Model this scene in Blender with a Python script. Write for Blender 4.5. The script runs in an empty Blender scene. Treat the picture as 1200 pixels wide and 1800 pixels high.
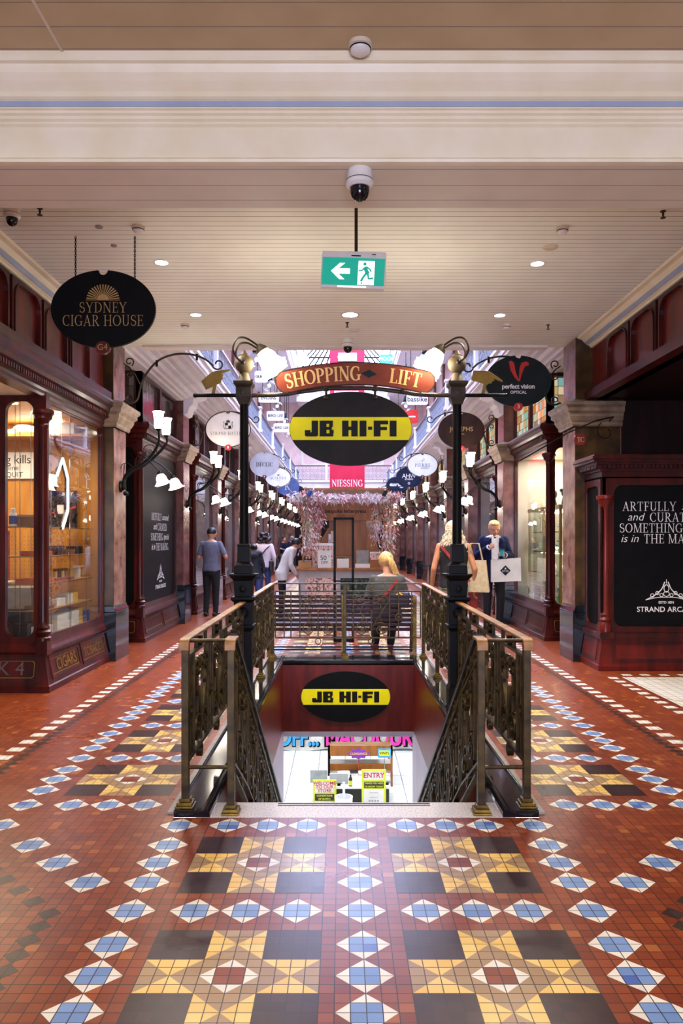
import bpy, bmesh, math, random
from mathutils import Matrix, Vector
random.seed(7)
R = math.radians
PI = math.pi
SC = bpy.context.scene
COL = SC.collection

# ------------------------------------------------------------------ camera, sky, exposure
cam_d = bpy.data.cameras.new('camera')
cam = bpy.data.objects.new('camera', cam_d)
COL.objects.link(cam)
cam_d.sensor_fit = 'VERTICAL'
cam_d.sensor_height = 36.0
cam_d.lens = 36.0 * 1360 / 1800
cam_d.shift_y = 48 / 1800
cam_d.clip_end = 200
cam.location = (-0.08, 0, 1.5)
cam.rotation_euler = (PI / 2, 0, 0)
SC.camera = cam
SC.view_settings.view_transform = 'Standard'
SC.view_settings.look = 'None'
SC.view_settings.gamma = 1
SC.view_settings.use_curve_mapping = False
SC.view_settings.exposure = 1.0

SKY = 14.0
world = bpy.data.worlds.new('sky')
SC.world = world
world.use_nodes = True
bg = world.node_tree.nodes['Background']
bg.inputs[0].default_value = (0.64, 0.70, 1.0, 1)
bg.inputs[1].default_value = SKY


def area(name, loc, rot, sx, sy, power=0, col=(1, 1, 1), portal=False):
    l = bpy.data.lights.new(name, 'AREA')
    l.shape = 'RECTANGLE'
    l.size = sx
    l.size_y = sy
    l.energy = power
    l.color = col
    if portal:
        l.cycles.is_portal = True
    o = bpy.data.objects.new(name, l)
    o.location = loc
    o.rotation_euler = rot
    COL.objects.link(o)
    return o


# portals only tell the renderer where the sky comes in: the glass roof and an unseen street opening sized for front light
area('skylight_portal', (0, 25, 11.9), (0, 0, 0), 6.0, 31, portal=True)
area('entrance_portal', (0, -4.0, 1.2), (PI / 2, 0, 0), 2.6, 2.4, portal=True)


# ------------------------------------------------------------------ helpers
def lin(h):
    if not isinstance(h, str):
        return (h[0], h[1], h[2], 1)
    h = h.lstrip('#')
    c = [int(h[i:i + 2], 16) / 255 for i in (0, 2, 4)]
    return tuple([x / 12.92 if x < 0.04045 else ((x + 0.055) / 1.055) ** 2.4 for x in c]) + (1,)


MATS = {}


def pm(name, c1, c2=None, scale=8, rough=0.5, metal=0, bump=0, stretch=(1, 1, 1), coat=0, detail=4, lo=0.35, hi=0.65, spec=0.5):
    """noise-mottled principled material"""
    m = bpy.data.materials.new(name)
    m.use_nodes = True
    nt = m.node_tree
    b = nt.nodes['Principled BSDF']
    b.inputs['Roughness'].default_value = rough
    b.inputs['Metallic'].default_value = metal
    b.inputs['Coat Weight'].default_value = coat
    b.inputs['Coat Roughness'].default_value = 0.08
    b.inputs['Specular IOR Level'].default_value = spec
    tc = nt.nodes.new('ShaderNodeTexCoord')
    mp = nt.nodes.new('ShaderNodeMapping')
    mp.inputs['Scale'].default_value = stretch
    nz = nt.nodes.new('ShaderNodeTexNoise')
    nz.inputs['Scale'].default_value = scale
    nz.inputs['Detail'].default_value = detail
    rp = nt.nodes.new('ShaderNodeValToRGB')
    rp.color_ramp.elements[0].position = lo
    rp.color_ramp.elements[1].position = hi
    rp.color_ramp.elements[0].color = lin(c1)
    rp.color_ramp.elements[1].color = lin(c2 or c1)
    L = nt.links.new
    L(tc.outputs['Object'], mp.inputs[0])
    L(mp.outputs[0], nz.inputs['Vector'])
    L(nz.outputs['Fac'], rp.inputs[0])
    L(rp.outputs[0], b.inputs['Base Color'])
    if bump:
        bp = nt.nodes.new('ShaderNodeBump')
        bp.inputs['Strength'].default_value = bump
        bp.inputs['Distance'].default_value = 0.01
        L(nz.outputs['Fac'], bp.inputs['Height'])
        L(bp.outputs[0], b.inputs['Normal'])
    MATS[name] = m
    return m


def em(name, c, strength, base=None):
    m = bpy.data.materials.new(name)
    m.use_nodes = True
    b = m.node_tree.nodes['Principled BSDF']
    b.inputs['Base Color'].default_value = lin(base or c)
    b.inputs['Emission Color'].default_value = lin(c)
    b.inputs['Emission Strength'].default_value = strength
    b.inputs['Roughness'].default_value = 0.4
    MATS[name] = m
    return m


def glassm(name, tint='#ffffff', refl=1.0, rough=0.0, base=0.04):
    m = bpy.data.materials.new(name)
    m.use_nodes = True
    nt = m.node_tree
    nt.nodes.remove(nt.nodes['Principled BSDF'])
    out = nt.nodes['Material Output']
    tr = nt.nodes.new('ShaderNodeBsdfTransparent')
    tr.inputs[0].default_value = lin(tint)
    gl = nt.nodes.new('ShaderNodeBsdfGlossy')
    gl.inputs['Roughness'].default_value = rough
    fr = nt.nodes.new('ShaderNodeLayerWeight')
    fr.inputs[0].default_value = .5
    pw = nt.nodes.new('ShaderNodeMath')
    pw.operation = 'POWER'
    pw.inputs[1].default_value = 4.0
    mu = nt.nodes.new('ShaderNodeMath')
    mu.operation = 'MULTIPLY_ADD'
    mu.inputs[1].default_value = .9 * refl
    mu.inputs[2].default_value = base * refl
    mx = nt.nodes.new('ShaderNodeMixShader')
    L = nt.links.new
    L(fr.outputs['Facing'], pw.inputs[0])
    L(pw.outputs[0], mu.inputs[0])
    L(mu.outputs[0], mx.inputs[0])
    L(tr.outputs[0], mx.inputs[1])
    L(gl.outputs[0], mx.inputs[2])
    L(mx.outputs[0], out.inputs[0])
    MATS[name] = m
    return m


def basis(X, Y, Z, o=(0, 0, 0)):
    m = Matrix.Identity(4)
    for i, a in enumerate((X, Y, Z)):
        for j in range(3):
            m[j][i] = a[j]
    for j in range(3):
        m[j][3] = o[j]
    return m


def FRONT(o):      # faces the camera (-y)
    return basis((1, 0, 0), (0, 0, 1), (0, -1, 0), o)


def EAST(o):       # on the left wall, faces +x
    return basis((0, 1, 0), (0, 0, 1), (1, 0, 0), o)


def WEST(o):       # on the right wall, faces -x
    return basis((0, -1, 0), (0, 0, 1), (-1, 0, 0), o)


class MB:
    def __init__(s, M=None):
        s.v = []
        s.f = []
        s.m = []
        s.c = 0
        s.M = M or Matrix.Identity(4)

    def mat(s, i):
        s.c = i
        return s

    def add(s, vs, fs):
        b = len(s.v)
        M = s.M
        s.v += [M @ Vector(p) for p in vs]
        s.f += [tuple(b + i for i in f) for f in fs]
        s.m += [s.c] * len(fs)
        return s

    def box(s, x0, x1, y0, y1, z0, z1):
        vs = [(x, y, z) for z in (z0, z1) for y in (y0, y1) for x in (x0, x1)]
        return s.add(vs, [(0, 2, 3, 1), (4, 5, 7, 6), (0, 1, 5, 4), (2, 6, 7, 3), (0, 4, 6, 2), (1, 3, 7, 5)])

    def cbox(s, c, d, rot=None):
        hx, hy, hz = d[0] / 2, d[1] / 2, d[2] / 2
        vs = [Vector((x, y, z)) for z in (-hz, hz) for y in (-hy, hy) for x in (-hx, hx)]
        if rot:
            e = Matrix.Rotation(rot[2], 3, 'Z') @ Matrix.Rotation(rot[1], 3, 'Y') @ Matrix.Rotation(rot[0], 3, 'X')
            vs = [e @ p for p in vs]
        vs = [p + Vector(c) for p in vs]
        return s.add(vs, [(0, 2, 3, 1), (4, 5, 7, 6), (0, 1, 5, 4), (2, 6, 7, 3), (0, 4, 6, 2), (1, 3, 7, 5)])

    def frustum(s, a, z0, b, z1, c=(0, 0)):
        """square frustum: half sizes a=(x,y) at z0 and b at z1"""
        vs = []
        for (hx, hy), z in ((a, z0), (b, z1)):
            vs += [(c[0] - hx, c[1] - hy, z), (c[0] + hx, c[1] - hy, z), (c[0] + hx, c[1] + hy, z), (c[0] - hx, c[1] + hy, z)]
        return s.add(vs, [(3, 2, 1, 0), (4, 5, 6, 7), (0, 1, 5, 4), (1, 2, 6, 5), (2, 3, 7, 6), (3, 0, 4, 7)])

    def prism(s, poly, d0, d1, F=None):
        """2-D polygon (a,b) extruded along the third axis d0..d1; F maps (a,b,d) to xyz"""
        F = F or (lambda a, b, d: (a, b, d))
        n = len(poly)
        vs = [F(a, b, d0) for a, b in poly] + [F(a, b, d1) for a, b in poly]
        fs = [tuple(range(n - 1, -1, -1)), tuple(range(n, 2 * n))]
        fs += [(i, (i + 1) % n, n + (i + 1) % n, n + i) for i in range(n)]
        return s.add(vs, fs)

    def prof_y(s, poly, y0, y1):
        return s.prism(poly, y0, y1, lambda a, b, d: (a, d, b))

    def prof_x(s, poly, x0, x1):
        return s.prism(poly, x0, x1, lambda a, b, d: (d, a, b))

    def ring(s, outer, inner, d0, d1, F=None):
        """frame between two same-length loops"""
        F = F or (lambda a, b, d: (a, b, d))
        n = len(outer)
        vs = [F(a, b, d) for d in (d0, d1) for lp in (outer, inner) for a, b in lp]
        fs = []
        for i in range(n):
            j = (i + 1) % n
            fs += [(i, n + i, n + j, j), (2 * n + i, 2 * n + j, 3 * n + j, 3 * n + i), (i, j, 2 * n + j, 2 * n + i), (n + i, 3 * n + i, 3 * n + j, n + j)]
        return s.add(vs, fs)

    def tube(s, pts, r, n=8, closed=False):
        pts = [Vector(p) for p in pts]
        k = len(pts)
        rs = r if isinstance(r, (list, tuple)) else [r] * k
        vs = []
        fs = []
        T = []
        for i in range(k):
            a = pts[(i - 1) % k] if (closed or i) else pts[i]
            b = pts[(i + 1) % k] if (closed or i < k - 1) else pts[i]
            t = (b - a)
            T.append(t.normalized() if t.length > 1e-9 else Vector((0, 0, 1)))
        up = Vector((0, 0, 1)) if abs(T[0].z) < 0.9 else Vector((1, 0, 0))
        N = T[0].cross(up).normalized()
        for i in range(k):
            N = (N - T[i] * N.dot(T[i]))
            N = N.normalized() if N.length > 1e-6 else T[i].orthogonal().normalized()
            B = T[i].cross(N)
            for j in range(n):
                a = 2 * PI * j / n
                vs.append(pts[i] + (N * math.cos(a) + B * math.sin(a)) * rs[i])
        for i in range(k if closed else k - 1):
            for j in range(n):
                a, b = i * n + j, i * n + (j + 1) % n
                c, d = ((i + 1) % k) * n + (j + 1) % n, ((i + 1) % k) * n + j
                fs.append((a, b, c, d))
        if not closed:
            fs.append(tuple(range(n - 1, -1, -1)))
            fs.append(tuple((k - 1) * n + j for j in range(n)))
        return s.add(vs, fs)

    def lathe(s, prof, c=(0, 0, 0), n=20, A=None):
        vs = []
        fs = []
        k = len(prof)
        for r, z in prof:
            for j in range(n):
                a = 2 * PI * j / n
                p = Vector((r * math.cos(a), r * math.sin(a), z))
                if A:
                    p = A @ p
                vs.append(p + Vector(c))
        for i in range(k - 1):
            for j in range(n):
                fs.append((i * n + j, i * n + (j + 1) % n, (i + 1) * n + (j + 1) % n, (i + 1) * n + j))
        fs.append(tuple(range(n - 1, -1, -1)))
        fs.append(tuple((k - 1) * n + j for j in range(n)))
        return s.add(vs, fs)

    def ball(s, c, r, sc=(1, 1, 1), n=14, A=None):
        prof = [(max(1e-4, math.sin(PI * i / (n // 2)) * r), -math.cos(PI * i / (n // 2)) * r) for i in range(n // 2 + 1)]
        S = Matrix.Diagonal(sc)
        return s.lathe(prof, c, n, (A @ S) if A else S)

    def limb(s, p0, p1, r0, r1, n=12):
        p0 = Vector(p0)
        p1 = Vector(p1)
        s.tube([p0, p1], [r0, r1], n)
        s.ball(p0, r0, n=n)
        s.ball(p1, r1, n=n)
        return s

    def strap(s, pts, t, d, F, closed=False):
        """flat bar of thickness t in the (u,v) plane, depth d across it"""
        k = len(pts)
        P = [Vector((a, b)) for a, b in pts]
        vs = []
        fs = []
        for i in range(k):
            a = P[(i - 1) % k] if (closed or i) else P[i]
            b = P[(i + 1) % k] if (closed or i < k - 1) else P[i]
            t_ = (b - a).normalized() if (b - a).length > 1e-9 else Vector((1, 0))
            nn = Vector((-t_.y, t_.x)) * t / 2
            for w in (-d / 2, d / 2):
                vs.append(F(P[i].x + nn.x, P[i].y + nn.y, w))
                vs.append(F(P[i].x - nn.x, P[i].y - nn.y, w))
        for i in range(k if closed else k - 1):
            a = 4 * i
            b = 4 * ((i + 1) % k)
            for q, w in ((0, 1), (1, 3), (3, 2), (2, 0)):
                fs.append((a + q, a + w, b + w, b + q))
        if not closed:
            fs += [(0, 2, 3, 1), (4 * k - 4, 4 * k - 3, 4 * k - 1, 4 * k - 2)]
        return s.add(vs, fs)

    def glyphs(s, polys, M, ext=0.002):
        """polys: list of (verts2d, faces) flat shapes placed by M, ext thick"""
        for i, (vs, fs) in enumerate(polys):      # strokes lie a hair apart so that crossings do not fight
            s.add([M @ Vector((a, b, ext * (.5 + .5 * ((i * 7) % 11) / 10))) for a, b in vs], fs)
        return s

    def build(s, name, mats, parent=None, smooth=False, bev=0, sub=True, ang=35):
        if parent is not None and sub:
            off = Vector((0, 0, 0))
            q = parent
            while q is not None:
                off += q.location
                q = q.parent
            vs = [p - off for p in s.v]
        else:
            vs = s.v
        me = bpy.data.meshes.new(name)
        me.from_pydata([tuple(p) for p in vs], [], s.f)
        if not isinstance(mats, (list, tuple)):
            mats = [mats]
        for m in mats:
            me.materials.append(MATS[m] if isinstance(m, str) else m)
        if len(mats) > 1:
            me.polygons.foreach_set('material_index', s.m)
        if smooth:
            me.polygons.foreach_set('use_smooth', [True] * len(me.polygons))
            me.set_sharp_from_angle(angle=R(ang))
        me.update()
        o = bpy.data.objects.new(name, me)
        COL.objects.link(o)
        if parent is not None:
            o.parent = parent
        if bev:
            b = o.modifiers.new('bevel', 'BEVEL')
            b.width = bev
            b.segments = 2
            b.limit_method = 'ANGLE'
        return o


def tag(o, label=None, cat=None, group=None, kind=None):
    for k, v in (('label', label), ('category', cat), ('group', group), ('kind', kind)):
        if v:
            o[k] = v
    return o


def thing(name, label, cat, loc=(0, 0, 0), group=None, rotz=0):
    o = bpy.data.objects.new(name, None)
    o.empty_display_size = 0.1
    o.location = loc
    o.rotation_euler = (0, 0, rotz)
    COL.objects.link(o)
    return tag(o, label, cat, group)


def dup(root, loc, label, rotz=None, group=None):
    def cp(o, parent):
        c = o.copy()
        COL.objects.link(c)
        c.parent = parent
        for ch in list(o.children):
            cp(ch, c)
        return c
    r = cp(root, None)
    r.location = loc
    if rotz is not None:
        r.rotation_euler = (0, 0, rotz)
    r['label'] = label
    if group:
        r['group'] = group
    return r


def struct(name, mb, mat, **k):
    o = mb.build(name, mat, **k)
    o['kind'] = 'structure'
    return o


def arc(cx, cy, r, a0, a1, n=12, ry=None):
    ry = ry or r
    return [(cx + r * math.cos(R(a0 + (a1 - a0) * i / n)), cy + ry * math.sin(R(a0 + (a1 - a0) * i / n))) for i in range(n + 1)]


def ell(cx, cy, rx, ry, n=48):
    return [(cx + rx * math.cos(2 * PI * i / n), cy + ry * math.sin(2 * PI * i / n)) for i in range(n)]


def rrect(x0, x1, y0, y1, r, n=5, corners=(1, 1, 1, 1)):
    p = []
    for (cx, cy, a), on in zip(((x1 - r, y1 - r, 0), (x0 + r, y1 - r, 90), (x0 + r, y0 + r, 180), (x1 - r, y0 + r, 270)), corners):
        if on:
            p += arc(cx, cy, r, a, a + 90, n)
        else:
            p += [(cx + (r if a in (0, 270) else -r), cy + (r if a in (0, 90) else -r))] * (n + 1)
    return p


def spiral(cx, cy, r0, r1, a0, a1, n=20):
    return [(cx + (r0 + (r1 - r0) * i / n) * math.cos(R(a0 + (a1 - a0) * i / n)), cy + (r0 + (r1 - r0) * i / n) * math.sin(R(a0 + (a1 - a0) * i / n))) for i in range(n + 1)]


def smooth_path(pts, k=6):
    """Catmull-Rom through the points"""
    P = [Vector(p) for p in pts]
    P = [P[0] * 2 - P[1]] + P + [P[-1] * 2 - P[-2]]
    out = []
    for i in range(1, len(P) - 2):
        a, b, c, d = P[i - 1:i + 3]
        for j in range(k):
            t = j / k
            out.append(0.5 * ((2 * b) + (c - a) * t + (2 * a - 5 * b + 4 * c - d) * t * t + (3 * b - a - 3 * c + d) * t ** 3))
    out.append(P[-2])
    return out


# ------------------------------------------------------------------ lettering
_tc = {}


def sans(txt, size, bold=0.0, shear=0.0, space=1.0, align='CENTER'):
    key = (txt, size, bold, shear, space, align)
    if key in _tc:
        return _tc[key]
    cu = bpy.data.curves.new('lettering', 'FONT')
    cu.body = txt
    cu.size = size
    cu.offset = bold
    cu.shear = shear
    cu.space_character = space
    cu.align_x = align
    cu.align_y = 'CENTER'
    cu.resolution_u = 3
    o = bpy.data.objects.new('lettering', cu)
    COL.objects.link(o)
    dg = bpy.context.evaluated_depsgraph_get()
    me = bpy.data.meshes.new_from_object(o.evaluated_get(dg))
    vs = [(v.co.x, v.co.y) for v in me.vertices]
    fs = [tuple(p.vertices) for p in me.polygons]
    bpy.data.objects.remove(o)
    bpy.data.curves.remove(cu)
    bpy.data.meshes.remove(me)
    _tc[key] = [(vs, fs)]
    return _tc[key]


# Roman capitals drawn with thick stems, thin bars and bracket serifs; unit cap height
def _S(pts, w):
    return ('s', pts, w)


TH, TN = 0.135, 0.05


def _V(x, y0=0, y1=1, w=TH, sf=3):
    o = [('s', [(x, y0), (x, y1)], w)]
    if sf & 1:
        o.append(('s', [(x - w / 2 - 0.09, y0 + 0.02), (x + w / 2 + 0.09, y0 + 0.02)], 0.045))
    if sf & 2:
        o.append(('s', [(x - w / 2 - 0.09, y1 - 0.02), (x + w / 2 + 0.09, y1 - 0.02)], 0.045))
    return o


def _D(x0, y0, x1, y1, w, sf=0):
    o = [('s', [(x0, y0), (x1, y1)], w)]
    if sf & 1:
        o.append(('s', [(x0 - 0.12, y0 + (0.02 if y0 < 0.5 else -0.02)), (x0 + 0.12, y0 + (0.02 if y0 < 0.5 else -0.02))], 0.045))
    if sf & 2:
        o.append(('s', [(x1 - 0.12, y1 + (0.02 if y1 < 0.5 else -0.02)), (x1 + 0.12, y1 + (0.02 if y1 < 0.5 else -0.02))], 0.045))
    return o


def _H(y, x0, x1):
    return [('s', [(x0, y), (x1, y)], TN)]


def _T(x, y0, y1):
    return [('s', [(x, y0), (x, y1)], 0.045)]


def _A(cx, cy, rx, ry, a0, a1):
    return [('a', arc(cx, cy, rx, a0, a1, 18, ry), TH)]


GL = {
    'A': (0.8, _D(0.13, 0, 0.42, 1, 0.06, 1) + _D(0.67, 0, 0.40, 1, TH, 1) + _H(0.33, 0.2, 0.6)),
    'B': (0.68, _V(0.18) + _A(0.3, 0.75, 0.25, 0.22, -90, 90) + _A(0.3, 0.275, 0.29, 0.25, -90, 90) + _H(0.975, 0.1, 0.3) + _H(0.525, 0.18, 0.3) + _H(0.025, 0.1, 0.3)),
    'C': (0.74, _A(0.42, 0.5, 0.34, 0.475, 50, 310) + _T(0.64, 0.66, 0.95) + _T(0.64, 0.05, 0.2)),
    'D': (0.8, _V(0.18) + _A(0.32, 0.5, 0.38, 0.475, -90, 90) + _H(0.975, 0.1, 0.32) + _H(0.025, 0.1, 0.32)),
    'E': (0.64, _V(0.18) + _H(0.975, 0.1, 0.56) + _H(0.52, 0.18, 0.46) + _H(0.025, 0.1, 0.58) + _T(0.55, 0.78, 1) + _T(0.46, 0.4, 0.64) + _T(0.57, 0, 0.24)),
    'F': (0.6, _V(0.18) + _H(0.975, 0.1, 0.54) + _H(0.5, 0.18, 0.44) + _T(0.53, 0.76, 1) + _T(0.44, 0.38, 0.62)),
    'G': (0.8, _A(0.42, 0.5, 0.34, 0.475, 50, 320) + _T(0.64, 0.68, 0.95) + _V(0.66, 0.05, 0.42, TH, 2)),
    'H': (0.86, _V(0.18) + _V(0.68) + _H(0.51, 0.18, 0.68)),
    'I': (0.36, _V(0.18)),
    'J': (0.5, _V(0.3, 0.2, 1, TH, 2) + _A(0.17, 0.2, 0.13, 0.18, -150, 0)),
    'K': (0.82, _V(0.18) + _D(0.24, 0.42, 0.64, 1, 0.06, 2) + _D(0.36, 0.56, 0.7, 0, TH, 2)),
    'L': (0.62, _V(0.18) + _H(0.025, 0.1, 0.56) + _T(0.56, 0, 0.26)),
    'M': (1.0, _V(0.16, 0, 1, 0.06) + _D(0.18, 1, 0.5, 0.02, TH) + _D(0.5, 0.02, 0.82, 1, 0.05) + _V(0.84, 0, 1, TH)),
    'N': (0.86, _V(0.16, 0, 1, 0.06) + _D(0.16, 1, 0.7, 0, TH) + _V(0.7, 0, 1, 0.06, 2)),
    'O': (0.84, _A(0.42, 0.5, 0.34, 0.475, 0, 360)),
    'P': (0.66, _V(0.18) + _A(0.3, 0.72, 0.27, 0.255, -90, 90) + _H(0.975, 0.1, 0.3) + _H(0.465, 0.18, 0.3)),
    'Q': (0.84, _A(0.42, 0.5, 0.34, 0.475, 0, 360) + _D(0.45, 0.08, 0.78, -0.16, 0.08)),
    'R': (0.76, _V(0.18) + _A(0.3, 0.74, 0.25, 0.235, -90, 90) + _H(0.975, 0.1, 0.3) + _H(0.505, 0.18, 0.3) + _D(0.34, 0.5, 0.66, 0, TH, 2)),
    'S': (0.6, [('a', [(x, y) for x, y in arc(0.3, 0.74, 0.2, 30, 220, 10, 0.235)] + [(0.3, 0.5)] + [(x, y) for x, y in arc(0.3, 0.27, 0.22, 40, -150, 10, 0.245)], TH)] + _T(0.47, 0.72, 0.96) + _T(0.1, 0.04, 0.3)),
    'T': (0.72, _V(0.36, 0, 1, TH, 1) + _H(0.975, 0.06, 0.66) + _T(0.07, 0.76, 1) + _T(0.65, 0.76, 1)),
    'U': (0.82, _V(0.18, 0.3, 1, TH, 2) + [('a', arc(0.41, 0.32, 0.23, 180, 360, 14, 0.3), TH)] + _V(0.64, 0.3, 1, 0.06, 2)),
    'V': (0.8, _D(0.13, 1, 0.42, 0, TH, 1) + _D(0.68, 1, 0.42, 0, 0.06, 1)),
    'W': (1.1, _D(0.12, 1, 0.36, 0, TH, 1) + _D(0.36, 0, 0.56, 1, 0.05) + _D(0.54, 1, 0.76, 0, TH, 1) + _D(0.76, 0, 0.98, 1, 0.05, 2)),
    'Y': (0.78, _V(0.4, 0, 0.45, TH, 1) + _D(0.12, 1, 0.4, 0.42, TH, 1) + _D(0.66, 1, 0.4, 0.42, 0.06, 1)),
    ' ': (0.32, []), '.': (0.25, [('s', [(0.12, 0), (0.12, 0.12)], 0.12)]), ',': (0.25, [('s', [(0.14, 0.1), (0.08, -0.12)], 0.08)]),
    "'": (0.2, [('s', [(0.1, 0.8), (0.12, 1.02)], 0.07)]),
}
GL['É'] = (GL['E'][0], GL['E'][1] + _D(0.3, 1.08, 0.42, 1.26, 0.07))


def serif(txt, size, space=0.0, weight=1.0, align='CENTER', xs=1.0, arcr=None):
    """list of flat polygons for roman capitals; arcr bends the line over a circle of that radius"""
    x = 0
    pol = []
    for ch in txt:
        w, st = GL[ch]
        for kind, pts, sw in st:
            n = len(pts)
            if kind == 's':
                sw = sw * weight
                t = (Vector(pts[1]) - Vector(pts[0])).normalized()
                nn = Vector((-t.y, t.x)) * sw / 2
                L = [(p[0] + nn.x, p[1] + nn.y) for p in pts]
                Q = [(p[0] - nn.x, p[1] - nn.y) for p in pts]
                if abs(t.y) > 0.25 and abs(t.x) > 0.02:      # cut diagonals level
                    hx = sw / 2 / abs(t.y)
                    sg = 1 if t.y > 0 else -1
                    L = [(p[0] - hx * sg, p[1]) for p in pts]
                    Q = [(p[0] + hx * sg, p[1]) for p in pts]
            else:
                L = []
                Q = []
                for i in range(n):
                    a = Vector(pts[max(0, i - 1)])
                    b = Vector(pts[min(n - 1, i + 1)])
                    t = (b - a).normalized()
                    ww = (0.045 + (sw * 1.1 - 0.045) * abs(t.y) ** 1.5) * weight
                    if ch == 'S':
                        ww = (0.05 + 0.085 * (1 - abs(2 * i / (n - 1) - 1)) ** 0.7) * weight
                    nn = Vector((-t.y, t.x)) * ww / 2
                    L.append((pts[i][0] + nn.x, pts[i][1] + nn.y))
                    Q.append((pts[i][0] - nn.x, pts[i][1] - nn.y))
            pol.append(([(x + a, b) for a, b in L] + [(x + a, b) for a, b in Q], [(n + i, n + i + 1, i + 1, i) for i in range(n - 1)]))
        x += w + space
    x -= space
    dx = {'CENTER': -x / 2, 'LEFT': 0, 'RIGHT': -x}[align]
    out = []
    for vs, fs in pol:
        v2 = []
        for a, b in vs:
            X = (a + dx) * size * xs
            Y = (b - 0.5) * size
            if arcr:
                th = X / arcr
                X = (arcr + Y) * math.sin(th)
                Y = (arcr + Y) * math.cos(th) - arcr
            v2.append((X, Y))
        out.append((v2, fs))
    return out


def poly(*pts):
    return [(list(pts), [tuple(range(len(pts)))])]


def rects(*rs):
    return [([(a, c), (b, c), (b, d), (a, d)], [(0, 1, 2, 3)]) for a, b, c, d in rs]


def shift(polys, dx, dy, k=1.0):
    return [([(a * k + dx, b * k + dy) for a, b in vs], fs) for vs, fs in polys]


def wide(polys, kx):
    return [([(a * kx, b) for a, b in vs], fs) for vs, fs in polys]


def disc(cx, cy, rx, ry=None, n=32):
    return poly(*ell(cx, cy, rx, ry or rx, n))


def line2(pts, w):
    """flat stroked polyline"""
    n = len(pts)
    L = []
    Q = []
    for i in range(n):
        a = Vector(pts[max(0, i - 1)])
        b = Vector(pts[min(n - 1, i + 1)])
        t = (b - a).normalized()
        nn = Vector((-t.y, t.x)) * w / 2
        L.append((pts[i][0] + nn.x, pts[i][1] + nn.y))
        Q.append((pts[i][0] - nn.x, pts[i][1] - nn.y))
    return [(L + Q, [(n + i, n + i + 1, i + 1, i) for i in range(n - 1)])]


def block_letters(h):
    """heavy square capitals: J B  H I - F I, h tall, centred"""
    g = []
    x = 0
    def add(*r):
        nonlocal g
        g += rects(*[(x + a, x + b, c, d) for a, b, c, d in r])
    # J
    g += poly((x, 0.06), (x + .08, 0), (x + .62, 0), (x + .70, .06), (x + .70, 1), (x + .36, 1), (x + .36, .28), (x + .30, .24), (x, .24))
    add((0, .3, .24, .40))
    x += .78
    add((0, .36, 0, 1), (.36, .70, .80, 1), (.36, .64, .42, .60), (.36, .72, 0, .20), (.50, .70, .60, .80), (.52, .74, .20, .42))
    x += 1.18
    add((0, .34, 0, 1), (.34, .48, .40, .62), (.48, .82, 0, 1))
    x += .92
    add((0, .36, 0, 1))
    x += .44
    add((0, .22, .42, .62))
    x += .30
    add((0, .36, 0, 1), (.36, .76, .76, 1), (.36, .70, .40, .60))
    x += .84
    add((0, .36, 0, 1))
    x += .36
    return [([((a - x / 2) * h, (b - .5) * h) for a, b in vs], fs) for vs, fs in g]


# ------------------------------------------------------------------ materials
pm('mahogany', '#260604', '#4c110b', 3, 0.34, stretch=(3, 3, .6), coat=.1, detail=6, spec=.28)
pm('mahogany_red', '#480d07', '#69190f', 3, 0.33, stretch=(3, 3, .6), coat=.1, detail=6, spec=.28)
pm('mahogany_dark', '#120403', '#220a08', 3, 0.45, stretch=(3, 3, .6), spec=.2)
pm('marble_brown', '#5a352a', '#96705f', 5, 0.27, detail=9, lo=.3, hi=.72, coat=.08, spec=.35)
pm('marble_red', '#4c2721', '#7d5046', 5, 0.27, detail=9, lo=.3, hi=.72, coat=.08, spec=.35)
pm('marble_gold_shade', '#23170b', '#523a1a', 6, 0.3, detail=9, lo=.3, hi=.72, spec=.3)  # shaded copy of the pillar marble, darker gold-brown
pm('granite_black', '#07080b', '#14161c', 40, 0.12, coat=.3, spec=.4)
pm('capital_stone', '#6a5644', '#917c64', 6, 0.4)
pm('plaster', '#d9d0c6', '#e3dad0', 3, 0.55)
pm('plaster_pink', '#c9aaa4', '#d8bdb5', 3, 0.6)
pm('plaster_cool', '#cfc9cc', '#dcd7da', 3, 0.55)
pm('cream', '#e6dab4', '#eee4c4', 4, 0.45)
pm('pale_blue', '#97a4ba', '#a1adc0', 4, 0.5)
pm('brass_dark', '#291f0c', '#4e3d1a', 14, 0.42, metal=.6, detail=6)
pm('brass_bright', '#4e3c14', '#806526', 14, 0.36, metal=.7)
pm('bronze_rail', '#7a5530', '#a0764a', 9, 0.42, metal=.3)
pm('rail_black', '#0f0d0b', '#201c17', 12, 0.4, spec=.3)
pm('iron_black', '#060606', '#0d0c0c', 12, 0.45, spec=.12)
pm('iron_bronze', '#221b10', '#3a3020', 9, 0.42, metal=.3, spec=.35)
pm('bronze_pale', '#4a402c', '#66583e', 7, 0.6, metal=.1, spec=.25)
pm('sign_black', '#060607', '#0a0a0b', 6, 0.5, spec=.12)
pm('sign_charcoal', '#1b1816', '#221f1c', 6, 0.55, spec=.15)
pm('sign_white', '#dcdbe0', '#e8e7ea', 5, 0.4)
pm('sign_grey', '#a7a6ad', '#b5b3b9', 5, 0.4)
pm('sign_cream', '#d9cdbd', '#e4d9ca', 5, 0.4)
pm('sign_brown', '#24130a', '#321b11', 5, 0.5, spec=.2)
pm('sign_navy', '#0e1730', '#141f3c', 5, 0.5, spec=.2)
pm('sign_slate', '#121a1b', '#192223', 5, 0.5, spec=.2)
pm('sign_blue', '#3a4f80', '#465d92', 5, 0.45)
pm('sign_russet', '#783522', '#87402a', 5, 0.5, spec=.2)
pm('jb_yellow', '#e2da00', '#eae20c', 5, 0.5, spec=.2)
pm('letter_gold', '#a5824a', '#b5925a', 8, 0.4)
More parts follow.
